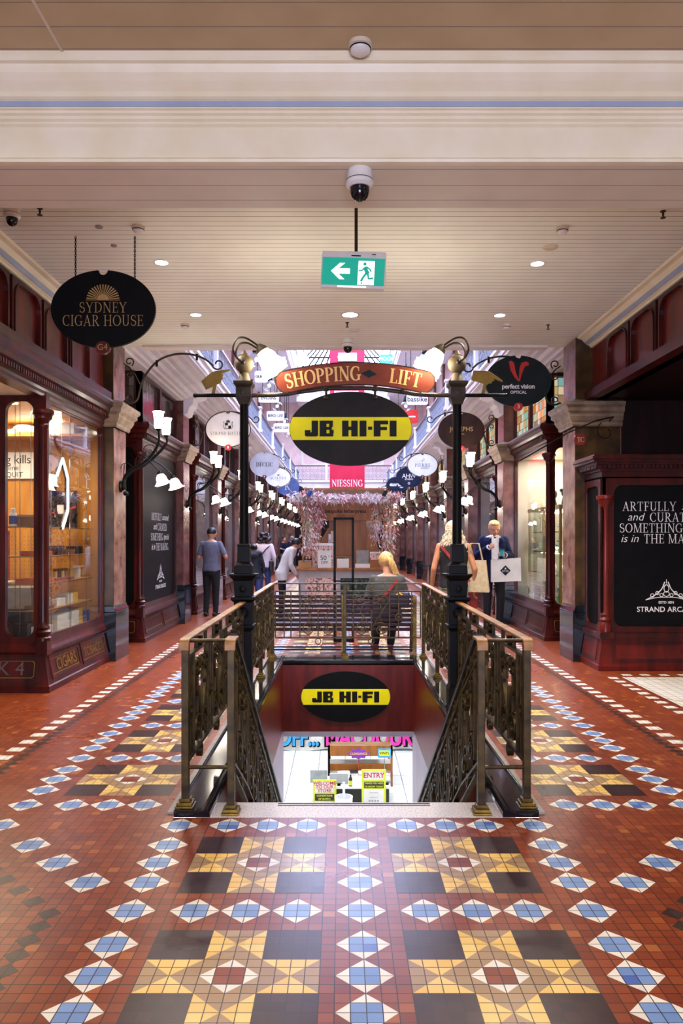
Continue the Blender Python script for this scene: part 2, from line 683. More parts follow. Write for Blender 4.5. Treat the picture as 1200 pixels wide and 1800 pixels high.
pm('letter_pale', '#edb866', '#f5c980', 8, 0.5)
pm('letter_white', '#e8e6e2', '#f2f0ec', 8, 0.5)
pm('letter_black', '#100d0c', '#161312', 8, 0.5, spec=.15)
pm('letter_dim', '#54403a', '#5c4742', 8, 0.5)
pm('red_disc', '#4f100e', '#5e1512', 8, 0.35)
pm('red_bright', '#b8201c', '#c62a22', 8, 0.4)
pm('gilt', '#6e5510', '#8f701f', 6, 0.45, metal=.3)
pm('magenta_cloth', '#c8123e', '#d41a48', 3, 0.7)
pm('white_plastic', '#d9d4cc', '#e4e0d8', 5, 0.4)
pm('cream_plastic', '#c9b89c', '#d3c4aa', 5, 0.45)
pm('smoke_dome', '#0c0c0e', '#121214', 5, 0.08)
pm('chrome', '#9a9a98', '#b5b5b2', 5, 0.2, metal=1)
pm('granite_pale', '#9c9388', '#c9c0b4', 90, 0.4, detail=2, lo=.3, hi=.6)
pm('stone_grey', '#7d7770', '#8d8780', 12, 0.5)
pm('white_tile_low', '#dfe5e3', '#e8eeec', 2, 0.25)
pm('white_wall_sheen', '#a99fbd', '#b9afc9', 3, 0.4)  # white wall with its purple reflection put into the colour
pm('ochre_wood', '#a86a1c', '#c4862e', 3, 0.4, stretch=(4, 4, .5), detail=6)
pm('light_wood', '#a9773c', '#c2914f', 3, 0.45, stretch=(.6, 4, 4), detail=6)
pm('carton_white', '#d4cec6', '#e0dbd4', 5, 0.6)
pm('carton_black', '#151110', '#211b19', 5, 0.35)
pm('carton_yellow', '#d9a312', '#e6b522', 5, 0.5)
pm('carton_orange', '#c74e14', '#d65f22', 5, 0.5)
pm('carton_red', '#8d1d18', '#a02a22', 5, 0.5)
pm('carton_blue', '#1d3a86', '#2a4a9a', 5, 0.5)
pm('carton_brown', '#6a4422', '#835a32', 5, 0.5)
pm('carton_green', '#4f8f52', '#61a064', 5, 0.5)
pm('carton_teal', '#1f9aa0', '#2bacb2', 5, 0.5)
pm('cloth_white', '#c9c1b8', '#dcd6ce', 9, 0.8, bump=.3)
pm('skin', '#b98268', '#c8937a', 10, 0.5)
pm('skin_tan', '#a86f4e', '#b87f5e', 10, 0.5)
pm('suit_navy', '#0b1030', '#121a40', 30, 0.8, spec=.2)
pm('trouser_black', '#0b0b12', '#14141c', 30, 0.8)
pm('tee_grey', '#575a72', '#66697f', 30, 0.85)
pm('shirt_white', '#d8d4d6', '#e6e3e4', 20, 0.8)
pm('shirt_pink', '#c9b4bc', '#d8c6cc', 20, 0.8)
pm('jacket_dark', '#12141c', '#1c2030', 25, 0.75)
pm('denim', '#26345c', '#34467a', 40, 0.85)
pm('khaki', '#6f6a58', '#8f8a76', 25, 0.85)
pm('jumper_grey', '#3d3d3c', '#4c4c4a', 30, 0.9)
pm('hair_dark', '#140d0c', '#251917', 40, 0.5, stretch=(1, 1, .3))
pm('hair_blond', '#a8793c', '#d9b878', 45, 0.5, stretch=(2, 2, .3))
pm('hair_pale', '#8f7850', '#e6dcc4', 40, 0.5, stretch=(2, 2, .5))
pm('hair_grey', '#5d6068', '#8a8d94', 40, 0.6)
pm('leather_black', '#0e0d0d', '#191716', 30, 0.35)
pm('strap_red', '#8a1a18', '#a3231f', 20, 0.6)
pm('canvas_bag', '#b5a383', '#c8b898', 25, 0.85)
pm('paper_bag', '#cfc8c4', '#ddd7d3', 6, 0.6)
pm('bench_slat', '#1c070c', '#300d14', 5, 0.45, spec=.25, stretch=(.5, 4, 4))
pm('kiosk_grey', '#a39ea3', '#b0abb0', 5, 0.5)
pm('kiosk_wood', '#844c16', '#a26222', 3, 0.45, stretch=(3, 3, .4), detail=6)
pm('floral_pink', '#e0b7a8', '#5e3a44', 26, 0.6, lo=.5, hi=.62)
pm('floral_dark', '#1c1d24', '#7a5a68', 22, 0.6, lo=.48, hi=.6)
pm('floral_green', '#1a221c', '#5e7a58', 14, 0.6, lo=.5, hi=.68)
pm('leaf_pink', '#c98a98', '#ecc9cf', 30, 0.6)
pm('leaf_white', '#d9cfd4', '#f0e8ea', 30, 0.6)
pm('leaf_red', '#9a3440', '#c0606a', 30, 0.6)
pm('leaf_peach', '#d8a482', '#ecc8ac', 30, 0.6)
pm('leaf_green', '#8a9668', '#b0b890', 30, 0.6)
pm('leaf_rust', '#a05c40', '#c08060', 30, 0.6)
pm('paint_magenta', '#d01890', '#e230a4', 8, 0.5)
pm('paint_purple', '#6a2090', '#7d2ca4', 8, 0.5)
pm('paint_cyan', '#1e86c4', '#3fa6de', 8, 0.5)
pm('lime_yellow', '#c8cf18', '#d6dc30', 8, 0.5)
pm('screen_grey', '#8c8f94', '#a2a5aa', 8, 0.4)
em('lamp_white', '#fff3e0', 9)
em('lamp_warm', '#ffe9c8', 7)
em('neon_white', '#eaf4ff', 6)
em('globe_glow', '#fff6ea', 4)
em('downlight_glow', '#fff4e4', 30)
em('exit_green', '#0a9c86', 0.42, '#0a7a68')
em('exit_white', '#f4fffc', 0.6)
em('store_light', '#f2f6ff', 9)
em('shop_light', '#ffe2b0', 25)
em('shop_light_cool', '#fff4dc', 25)
glassm('pane', '#f6f8f6', 1.0)
glassm('pane_clear', '#f8faf8', 0.8)
glassm('roof_glass', '#eef4fb', 0.6)
glassm('shelf_glass', '#d8e6de', 1.0)
glassm('globe_glass', '#f6f8fa', .8)
# ================================================================== SETTING
T = 0.932 / 18          # floor tile
PITCH = 0.932
XL, XR = -2.85, 2.75    # inner faces of the pillars
PY = [9.5, 13.7, 17.5, 21.1, 25.0, 29.2, 33.5, 37.6]
CEIL = 3.98
KX0, KX1 = -0.985, 0.985      # kerb outside
WX = 0.79                     # stairwell inside half width
SY0, SY1, KY1 = 4.17, 9.34, 9.75


def tilem(name, c1, c2, t=T, yo=4.056, grout='#2a1c18', gw=0.035, rough=0.27, odd=None):
    m = bpy.data.materials.new(name)
    m.use_nodes = True
    nt = m.node_tree
    L = nt.links.new
    b = nt.nodes['Principled BSDF']
    b.inputs['Specular IOR Level'].default_value = .28
    tc = nt.nodes.new('ShaderNodeTexCoord')
    mp = nt.nodes.new('ShaderNodeMapping')
    mp.inputs['Location'].default_value = (0, -yo / t, 0)
    mp.inputs['Scale'].default_value = (1 / t, 1 / t, 0)
    fl = nt.nodes.new('ShaderNodeVectorMath')
    fl.operation = 'FLOOR'
    fr = nt.nodes.new('ShaderNodeVectorMath')
    fr.operation = 'FRACTION'
    wn = nt.nodes.new('ShaderNodeTexWhiteNoise')
    wn.noise_dimensions = '2D'
    L(tc.outputs['Object'], mp.inputs[0])
    L(mp.outputs[0], fl.inputs[0])
    L(mp.outputs[0], fr.inputs[0])
    L(fl.outputs[0], wn.inputs['Vector'])
    rp = nt.nodes.new('ShaderNodeValToRGB')
    rp.color_ramp.elements[0].color = lin(c1)
    rp.color_ramp.elements[1].color = lin(c2)
    if odd:
        rp.color_ramp.elements[1].position = 0.95
        e = rp.color_ramp.elements.new(0.985)
        e.color = lin(odd)
    L(wn.outputs['Value'], rp.inputs[0])
    sx = nt.nodes.new('ShaderNodeSeparateXYZ')
    L(fr.outputs[0], sx.inputs[0])

    def math_(op, a, bb):
        n = nt.nodes.new('ShaderNodeMath')
        n.operation = op
        for i, q in enumerate((a, bb)):
            if q is None:
                continue
            if isinstance(q, (int, float)):
                n.inputs[i].default_value = q
            else:
                L(q, n.inputs[i])
        return n.outputs[0]
    dx = math_('ABSOLUTE', math_('SUBTRACT', sx.outputs[0], 0.5), None)
    dy = math_('ABSOLUTE', math_('SUBTRACT', sx.outputs[1], 0.5), None)
    g = math_('GREATER_THAN', math_('MAXIMUM', dx, dy), 0.5 - gw)
    mix = nt.nodes.new('ShaderNodeMix')
    mix.data_type = 'RGBA'
    L(g, mix.inputs['Factor'])
    L(rp.outputs[0], mix.inputs['A'])
    mix.inputs['B'].default_value = lin(grout)
    # worn patches
    nz = nt.nodes.new('ShaderNodeTexNoise')
    nz.inputs['Scale'].default_value = 1.6
    nz.inputs['Detail'].default_value = 6
    L(tc.outputs['Object'], nz.inputs['Vector'])
    mr = nt.nodes.new('ShaderNodeMapRange')
    mr.inputs[1].default_value = 0.15
    mr.inputs[2].default_value = 0.85
    mr.inputs[3].default_value = rough - 0.03
    mr.inputs[4].default_value = rough + 0.08
    L(nz.outputs['Fac'], mr.inputs[0])
    L(mix.outputs['Result'], b.inputs['Base Color'])
    L(mr.outputs[0], b.inputs['Roughness'])
    bp = nt.nodes.new('ShaderNodeBump')
    bp.inputs['Strength'].default_value = 0.35
    bp.inputs['Distance'].default_value = 0.003
    h = math_('SUBTRACT', math_('MULTIPLY', wn.outputs['Value'], 0.25), g)
    L(h, bp.inputs['Height'])
    L(bp.outputs[0], b.inputs['Normal'])
    MATS[name] = m


tilem('tile_red', '#742f17', '#8d421f', odd='#a35c28')
tilem('tile_white', '#dcd6c8', '#e6e1d4', grout='#3a302c')
tilem('tile_blue', '#6786b8', '#7b99c8', odd='#4a66b0', grout='#2c2c38')
tilem('tile_dark', '#2e1718', '#3c2222')
tilem('tile_gold', '#dcb258', '#e8c674', grout='#4a3418')
tilem('tile_tan', '#9a7a56', '#a88a66', grout='#3c2c20')
tilem('tile_char', '#35221e', '#44302a')
tilem('tile_pale', '#d3ccbd', '#dfd9cc', t=2 * T, grout='#4a423c', gw=.03)

FM = ['tile_red', 'tile_white', 'tile_blue', 'tile_dark', 'tile_gold', 'tile_tan', 'tile_char', 'tile_pale']
fl = MB()


def frect(x0, x1, y0, y1, mi, z=0.0):
    fl.mat(mi).add([(x0, y0, z), (x1, y0, z), (x1, y1, z), (x0, y1, z)], [(0, 1, 2, 3)])


def fpoly(pts, mi, z=0.0006):
    fl.mat(mi).add([(a, b, z) for a, b in pts], [tuple(range(len(pts)))])


def diamond(cx, cy, big=True, mi=(1, 2)):
    h = 2 * T if big else T
    q = h * 0.985
    if big:
        for a, b in ((1, 0), (0, 1), (-1, 0), (0, -1)):
            fpoly([(cx + a * q, cy + b * q), (cx + (a - b) * h / 2, cy + (b + a) * h / 2), (cx + (a + b) * h / 2, cy + (b - a) * h / 2)][::-1], mi[0])
        frect(cx - T, cx + T, cy - T, cy + T, mi[1], 0.0006)
    else:
        fpoly([(cx, cy - q), (cx + q, cy), (cx, cy + q), (cx - q, cy)], mi[0])


def star(cx, cy):
    for a in (-1, 1):
        for b in (-1, 1):
            frect(cx + min(a * 2, a * 6) * T, cx + max(a * 2, a * 6) * T, cy + min(b * 2, b * 6) * T, cy + max(b * 2, b * 6) * T, 3, 0.0006)
    for a, b in ((1, 0), (0, 1), (-1, 0), (0, -1)):
        ox, oy = cx + a * 4 * T, cy + b * 4 * T
        for p, q in ((1, 0), (0, 1), (-1, 0), (0, -1)):
            mi = 5 if (abs(p) == abs(a)) else 4
            fpoly([(ox, oy), (ox + (2 * p + 2 * q) * T, oy + (2 * q - 2 * p) * T), (ox + (2 * p - 2 * q) * T, oy + (2 * q + 2 * p) * T)], mi)
    frect(cx - 2 * T, cx + 2 * T, cy - 2 * T, cy + 2 * T, 5, 0.0006)
    h = 2 * T
    fpoly([(cx, cy - h), (cx + h, cy), (cx, cy + h), (cx - h, cy)], 1, 0.0010)
    frect(cx - T, cx + T, cy - T, cy + T, 0, 0.0014)


YE = 41.0
frect(-7, KX0, -4, YE, 0)
frect(KX1, 7, -4, YE, 0)
frect(KX0, KX1, -4, SY0, 0)
frect(KX0, KX1, KY1, YE, 0)
YA = 4.056
for k in range(4):
    yc = YA - k * PITCH
    for x in (-PITCH, 0, PITCH):
        diamond(x, yc)
        for o in (5, 9, 13):
            diamond(x, yc - o * T)
    for s in (-1, 1):
        for o in (5, 9, 13):
            diamond(s * o * T, yc)
        star(s * PITCH / 2, yc - PITCH / 2)
AL = 4.37
for s in (-1, 1):
    for dx, dy in ((5, 5), (9, 9), (13, 13), (18, 18)):
        diamond(s * (PITCH + dx * T), 3.124 + dy * T)
    for k in range(39):
        yc = AL + k * PITCH
        diamond(s * 2 * PITCH, yc)
        star(s * 1.5 * PITCH, yc + PITCH / 2)
        for o in (5, 9, 13):
            diamond(s * 2 * PITCH, yc + o * T)
            diamond(s * (PITCH + o * T), yc)
        if yc > 9.9:
            diamond(s * PITCH, yc)
            star(s * .5 * PITCH, yc + PITCH / 2)
            for o in (5, 9, 13):
                diamond(s * PITCH, yc + o * T)
                diamond(s * o * T, yc)
    if True:
        x, y = s * (1.25), 0.2
        while y < 3.05:
            diamond(x, y, False, (6,))
            y += 2 * T
        while abs(x) < 2.22:
            diamond(x, y, False, (6,))
            x += s * 2 * T
            y += 2 * T
        while y < 39:
            diamond(x, y, False, (6,))
            y += 2 * T
    y = 3.4
    while y < 39:
        frect(s * 2.4 - T, s * 2.4 + T, y, y + 2 * T, 1, 0.0006)
        y += 4 * T
for k in range(39):
    yc = AL + k * PITCH
    if yc > 9.9:
        diamond(0, yc)
        for o in (5, 9, 13):
            diamond(0, yc + o * T)
frect(2.97, 6.5, 5.0, 8.42, 7, 0.0006)
y = 5.0
while y < 8.5:
    frect(2.81, 2.91, y, y + 2 * T, 1, 0.0006)
    y += 4 * T
x = 2.81 + 4 * T
while x < 6.4:
    frect(x, x + 2 * T, 8.5, 8.5 + 2 * T, 1, 0.0006)
    x += 4 * T
struct('floor', fl, FM)


# ---- ceiling boards
def boardm(name, c1, c2, pitch, axis=1):
    m = pm(name, c1, c2, 3, 0.5)
    nt = m.node_tree
    L = nt.links.new
    b = nt.nodes['Principled BSDF']
    tc = [n for n in nt.nodes if n.type == 'TEX_COORD'][0]
    rp = [n for n in nt.nodes if n.type == 'VALTORGB'][0]
    sx = nt.nodes.new('ShaderNodeSeparateXYZ')
    L(tc.outputs['Object'], sx.inputs[0])
    a = nt.nodes.new('ShaderNodeMath')
    a.operation = 'DIVIDE'
    a.inputs[1].default_value = pitch
    L(sx.outputs[axis], a.inputs[0])
    f = nt.nodes.new('ShaderNodeMath')
    f.operation = 'FRACT'
    L(a.outputs[0], f.inputs[0])
    g = nt.nodes.new('ShaderNodeMath')
    g.operation = 'LESS_THAN'
    g.inputs[1].default_value = 0.006 / pitch
    L(f.outputs[0], g.inputs[0])
    mx = nt.nodes.new('ShaderNodeMix')
    mx.data_type = 'RGBA'
    L(g.outputs[0], mx.inputs['Factor'])
    L(rp.outputs[0], mx.inputs['A'])
    mx.inputs['B'].default_value = lin('#7d6f5e')
    L(mx.outputs['Result'], b.inputs['Base Color'])
    bp = nt.nodes.new('ShaderNodeBump')
    bp.inputs['Distance'].default_value = 0.006
    bp.inputs['Strength'].default_value = 0.6
    bp.invert = True
    L(g.outputs[0], bp.inputs['Height'])
    L(bp.outputs[0], b.inputs['Normal'])


boardm('boards_narrow', '#e9eadc', '#eff0e3', 0.09)
boardm('boards_wide', '#b49c72', '#bda67e', 0.17)
boardm('boards_soffit', '#d6cbb4', '#ddd3bd', 0.19)

c = MB()
c.box(-6.5, 6.5, 4.39, 10.0, CEIL, CEIL + .1)
struct('ceiling', c, 'boards_narrow')
c = MB()
c.box(-6.5, 6.5, -4, 4.39, CEIL, CEIL + .1)
struct('ceiling_front', c, 'boards_wide')
# board edge where the ceiling opens into the tall arcade
c = MB()
c.box(-2.62, 2.55, 9.86, 10.02, CEIL - .035, CEIL + .0)
struct('trim_1', c, 'plaster', bev=.008)
# crossbeam: body, moulded front with the blue band
c = MB()
c.box(-6.5, 6.5, 4.14, 4.67, 3.5, CEIL)
struct('ceiling_beam', c, ['boards_soffit'])
c = MB()
pr = [(4.14, 3.50), (4.10, 3.50), (4.095, 3.515), (4.115, 3.53), (4.115, 3.69), (4.10, 3.70), (4.10, 3.712), (4.085, 3.72), (4.085, 3.735), (4.07, 3.742), (4.07, 3.755), (4.055, 3.76), (4.055, 3.80),
      (4.05, 3.80), (4.035, 3.81), (4.035, 3.835), (4.0, 3.87), (3.975, 3.90), (3.96, 3.935), (3.94, 3.94), (3.94, 3.962), (3.925, 3.98), (4.14, 3.98)]
c.prof_x(pr, -6.5, 6.5)
struct('trim_2', c, 'cream')
c = MB()
c.box(-6.5, 6.5, 4.049, 4.056, 3.766, 3.794)
struct('trim_3', c, 'pale_blue')
# moulding on the back of the beam and along both side walls
for nm, s in (('trim_4', -1), ('trim_5', 1)):
    c = MB()
    pr = [(3.0, 3.85), (2.97, 3.85), (2.965, 3.87), (2.94, 3.88), (2.935, 3.90), (2.90, 3.915), (2.86, 3.95), (2.82, 3.96), (2.81, 3.98), (3.0, 3.98)]
    c.prof_y([(s * a, b) for a, b in pr], 4.67, 9.5)
    struct(nm, c, 'cream')
    c = MB()
    c.prof_y([(s * 2.937, 3.882), (s * 2.930, 3.884), (s * 2.898, 3.912), (s * 2.905, 3.915)], 4.67, 9.5)
    struct('trim_%d' % (6 if s < 0 else 7), c, 'pale_blue')

# ---- mahogany frieze above the shopfronts
for nm, s in (('wall_frieze_left', -1), ('wall_frieze_right', 1)):
    c = MB()
    c.mat(0).box(min(s * 3.0, s * 3.12), max(s * 3.0, s * 3.12), 4.67, 9.49, 3.25, 3.86)
    F = lambda a, b, d: (s * d, a, b)
    yy = 9.64 - .72
    while yy > 4.6:
        y0, y1 = yy - .68, yy - .02
        outer = rrect(y0, y1, 3.30, 3.83, .001)
        inner = rrect(y0 + .05, y1 - .05, 3.30, 3.79, .14, corners=(1, 1, 0, 0))
        c.mat(1).ring(outer, inner, 3.0, 2.97, F)
        c.mat(1).ring(rrect(y0 + .035, y1 - .035, 3.29, 3.80, .15, corners=(1, 1, 0, 0)), inner, 2.97, 2.958, F)
        yy -= .72
    c.mat(1).box(min(s * 2.9, s * 3.12), max(s * 2.9, s * 3.12), 4.67, 9.5, 3.20, 3.30)
    struct(nm, c, ['mahogany_red', 'mahogany'])

# ---- hall shell
c = MB()
c.box(-6.6, -6.5, -4, 10, 0, CEIL)
struct('wall_left', c, 'plaster')
c = MB()
c.box(6.5, 6.6, -4, 10, 0, CEIL)
struct('wall_right', c, 'plaster')
c = MB()
c.box(-6.5, -1.3, -4.1, -4, 0, CEIL).box(1.3, 6.5, -4.1, -4, 0, CEIL).box(-1.3, 1.3, -4.1, -4, 2.4, CEIL)  # unseen street opening, put in and sized for front daylight
struct('wall_entrance', c, 'plaster')
# light-blocking unseen wall added over the ceiling edge; galleries, upper walls, roof
c = MB()
c.box(-4.4, 4.4, 9.82, 10.0, CEIL + .1, 10.4)
c.prism([(-4.4, 10.4), (4.4, 10.4), (0, 12.9)], 9.82, 10.0, lambda a, b, d: (a, d, b))
struct('wall_front_blocker', c, 'plaster')
GP = [(3.1, 3.96), (2.90, 3.96), (2.88, 3.985), (2.82, 3.99), (2.80, 4.02), (2.74, 4.03), (2.70, 4.075), (2.63, 4.09), (2.61, 4.115), (2.54, 4.125), (2.48, 4.165), (2.40, 4.18), (2.38, 4.205), (2.33, 4.21),
      (2.33, 4.255), (2.31, 4.26), (2.31, 4.36), (2.28, 4.37), (2.28, 4.42), (4.3, 4.42), (4.3, 4.30), (3.1, 4.30)]
GP2 = [(4.2, 8.75), (2.2, 8.75), (2.18, 8.8), (2.15, 8.82), (2.15, 9.0), (2.1, 9.02), (2.1, 9.35), (2.05, 9.4), (4.2, 9.4)]
for nm, s in (('left', -1), ('right', 1)):
    c = MB()
    c.prof_y([(s * a, b) for a, b in GP], 10.0, 41)
    struct('trim_%d' % (8 if s < 0 else 9), c, 'plaster_cool')
    c = MB()
    c.prof_y([(s * a, b) for a, b in GP2], 10.0, 41)
    struct('trim_%d' % (10 if s < 0 else 11), c, 'plaster_cool')
    c = MB()
    c.mat(0).box(min(s * 4.2, s * 4.4), max(s * 4.2, s * 4.4), 10, 41, 4.42, 10.4)
    for y in range(11, 41, 3):     # timber shop openings of the upper floors
        c.mat(1).box(min(s * 4.1, s * 4.2), max(s * 4.1, s * 4.2), y, y + .25, 4.42, 8.75)
        c.mat(2).box(min(s * 4.16, s * 4.2), max(s * 4.16, s * 4.2), y + .4, y + 2.8, 5.0, 7.2)
        c.mat(1).box(min(s * 4.12, s * 4.2), max(s * 4.12, s * 4.2), y + .3, y + 2.9, 7.2, 7.5)
    struct('wall_upper_' + nm, c, ['plaster_pink', 'marble_brown', 'carton_brown'])
    c = MB()
    c.box(min(s * 3.0, s * 4.4), max(s * 3.0, s * 4.4), 10, 41, 10.4, 10.5)
    struct('trim_%d' % (12 if s < 0 else 13), c, 'plaster')
    # outer wall behind the ground-floor shops
    c = MB()
    c.box(min(s * 5.2, s * 5.3), max(s * 5.2, s * 5.3), 10, 41, 0, 4.3)
    struct('wall_shops_' + nm, c, 'plaster')
    c = MB()
    c.box(min(s * 2.95, s * 5.3), max(s * 2.95, s * 5.3), 9.9, 41, 4.20, 4.30)
    struct('ceiling_shops_' + nm, c, 'plaster')
c = MB()
c.mat(0).box(-4.4, 4.4, 41, 41.2, 0, 10.4)
for z0, z1 in ((5.4, 6.6), (6.9, 8.1)):
    for xa in (-2.2, -.7, .8):
        c.mat(1).ring(rrect(xa, xa + 1.35, z0, z1, .01), rrect(xa + .1, xa + 1.25, z0 + .1, z1 - .1, .01), 40.95, 41, lambda a, b, d: (a, d, b))
c.mat(2).box(-4.4, 4.4, 40.9, 41, 3.0, 3.5)
for x in (-2.9, -1.5, -.1, 1.3, 2.7):
    c.mat(2).box(x - .15, x + .35, 40.85, 41, 0, 3.0)
    c.mat(3).box(x + .35, x + 1.25, 40.95, 41, .1, 2.9)
struct('wall_end', c, ['plaster_pink', 'plaster_cool', 'marble_brown', 'mahogany_dark'])

# glass roof with its bars
c = MB()
Y0, Y1 = 10.0, 41.0
for s in (-1, 1):
    c.add([(s * 3.0, Y0, 10.45), (s * 3.0, Y1, 10.45), (0, Y1 - 3, 12.4), (0, Y0, 12.4)], [(0, 1, 2, 3)])
c.add([(-3.0, Y1, 10.45), (3.0, Y1, 10.45), (0, Y1 - 3, 12.4)], [(0, 1, 2)])
rg = struct('window_1', c, 'roof_glass')
c = MB()
n = 40
for s in (-1, 1):
    for i in range(n + 1):
        y = Y0 + (Y1 - 3 - Y0) * i / n
        c.tube([(s * 3.0, y, 10.43), (0, y, 12.38)], .055, 4)
    for i in range(1, 9):
        t = i / 9
        c.tube([(s * 3.0 * (1 - t), Y1, 10.43), (0, Y1 - 3, 12.36)] if i == 0 else [(s * 3.0 * (1 - t), Y1, 10.43), (s * 3 * (1 - t) * .0, Y1 - 3, 12.36)], .05, 4)
    for t in (.33, .66):
        c.tube([(s * 3 * (1 - t), Y0, 10.43 + 1.95 * t), (s * 3 * (1 - t), Y1 - 3 * t, 10.43 + 1.95 * t)], .03, 4)
c.tube([(0, Y0, 12.38), (0, Y1 - 3, 12.38)], .05, 4)
for i in range(8):
    y = 12 + i * 3.7
    c.tube([(-3, y, 10.4), (3, y, 10.4)], .04, 5).tube([(0, y, 10.4), (0, y, 12.3)], .025, 4)
struct('window_bars', c, 'iron_black')['label'] = 'dark glazing bars of the arcade roof'

# bridges across the arcade
for nm, y, zb, zt in (('bridge_deck', 36.0, 3.62, 4.25), ('bridge_deck', 39.0, 8.45, 9.0)):
    c = MB()
    c.box(-2.35, 2.35, y, y + 2.0, zb + .12, zt).box(-2.35, 2.35, y - .06, y + .05, zt - .1, zt).box(-2.35, 2.35, y - .03, y + .05, zb, zb + .12)
    for xa in (-2.1, -.65, .8):
        c.ring(rrect(xa, xa + 1.3, y + .2, y + 1.8, .01), rrect(xa + .12, xa + 1.18, y + .32, y + 1.68, .01), zb + .05, zb + .13)
    o = struct('trim_%d' % (14 if zt < 5 else 15), c, 'plaster_cool')

# ---- stairwell lining and the store below
LOW = -3.2
WB = -0.82
for nm, s in (('left', -1), ('right', 1)):
    c = MB()
    c.box(min(s * WX, s * (WX + .12)), max(s * WX, s * (WX + .12)), SY0 + .24, SY1 + .15, WB, -.001)
    struct('wall_stair_%s' % nm, c, 'mahogany_red')
    c = MB()
    c.box(min(s * WX, s * (WX + .12)), max(s * WX, s * (WX + .12)), SY0 + .24, SY1 + .15, LOW, WB)
    struct('wall_stair_lower_%s' % nm, c, 'white_wall_sheen')
c = MB()
c.box(-WX, WX, SY1, SY1 + .15, WB, -.001)
struct('wall_stair_end', c, 'mahogany_red')
c = MB()
c.box(-.12 - WX, WX + .12, SY0 + .0, SY0 + .24, LOW, -.13)
struct('wall_stair_front', c, 'white_wall_sheen')
tilem('tile_store', '#dfe5e4', '#e9eeed', t=.55, yo=0, grout='#6d7478', gw=.012, rough=.2)
c = MB()
c.add([(-6, 4, LOW), (6, 4, LOW), (6, 19, LOW), (-6, 19, LOW)], [(0, 1, 2, 3)])
c.mat(1).box(1.72, 1.80, 9.5, 16.5, LOW, LOW + .003)
struct('floor_store', c, ['tile_store', 'trouser_black'])
c = MB()
c.box(-6, 6, SY1 + .15, 19, WB - .1, WB)
struct('ceiling_store', c, 'sign_white')
c = MB()
c.box(-6.1, -6, SY1, 19, LOW, WB).box(6, 6.1, SY1, 19, LOW, WB).box(-6, 6, 19, 19.1, LOW, WB).box(-6, -WX - .12, SY1 + .05, SY1 + .15, LOW, WB).box(WX + .12, 6, SY1 + .05, SY1 + .15, LOW, WB)
struct('wall_store', c, 'sign_white')
for i, (x, y) in enumerate([(-2.2, 11), (0, 11), (2.2, 11), (-2.2, 13.6), (0, 13.6), (2.2, 13.6), (-2.2, 16), (0, 16), (2.2, 16)]):
    t = thing('ceiling_light', 'square white ceiling light panel of the basement store', 'ceiling light', (x, y, WB - .1), 'basement store ceiling lights')
    MB().box(x - .3, x + .3, y - .6, y + .6, WB - .112, WB - .1).build('diffuser', 'store_light', t)
    MB().ring(rrect(x - .33, x + .33, y - .63, y + .63, .01), rrect(x - .3, x + .3, y - .6, y + .6, .01), WB - .116, WB - .1).build('frame', 'white_plastic', t)

# steps down
st = thing('staircase', 'stone stair flight going down between the brass balustrades', 'stairs', (0, SY0, 0))
c = MB()
c.box(-WX, WX, SY0, SY0 + .245, -.13, 0)
c.build('threshold_slab', 'granite_pale', st, bev=.004)
c = MB()
for a in (.185, .215):
    c.box(-.44, .42, SY0 + a, SY0 + a + .012, .0, .0015)
c.build('nosing_strip', 'iron_black', st)
z = 0
y = SY0 + .245
for i in range(18):
    z -= 3.2 / 19
    MB().box(-WX + .003, WX - .003, y - .02, y + .28, z - .17, z).build('step', 'granite_pale', st)
    y += .27
kb = thing('stairwell_kerb', 'polished black stone kerb around the stair opening', 'kerb', (0, SY0, 0))
kp = lambda s: [(s * a, b) for a, b in ((WX, 0), (WX, .03), (WX + .012, .042), (WX + .03, .042), (WX + .045, .036), (.955, .036), (.972, .042), (.985, .036), (.985, 0))]
for s in (-1, 1):
    MB().prof_y(kp(s), SY0, KY1).build('kerb_slab', 'granite_black', kb, bev=.003)
    MB().box(min(s * .985, s * 1.03), max(s * .985, s * 1.03), SY0 + .05, KY1, 0, .012).build('edge_strip', 'stone_grey', kb)
MB().prof_x([(SY1, -.02), (SY1, .03), (SY1 + .015, .042), (KY1 - .01, .042), (KY1, .036), (KY1, 0), (SY1 + .1, 0)], -WX, WX).build('kerb_slab', 'granite_black', kb, bev=.003)
# ================================================================== PILLARS
SIDE = {-1: 'left', 1: 'right'}
ORD = ['nearest', 'second', 'third', 'fourth', 'fifth', 'sixth', 'seventh', 'eighth', 'last']


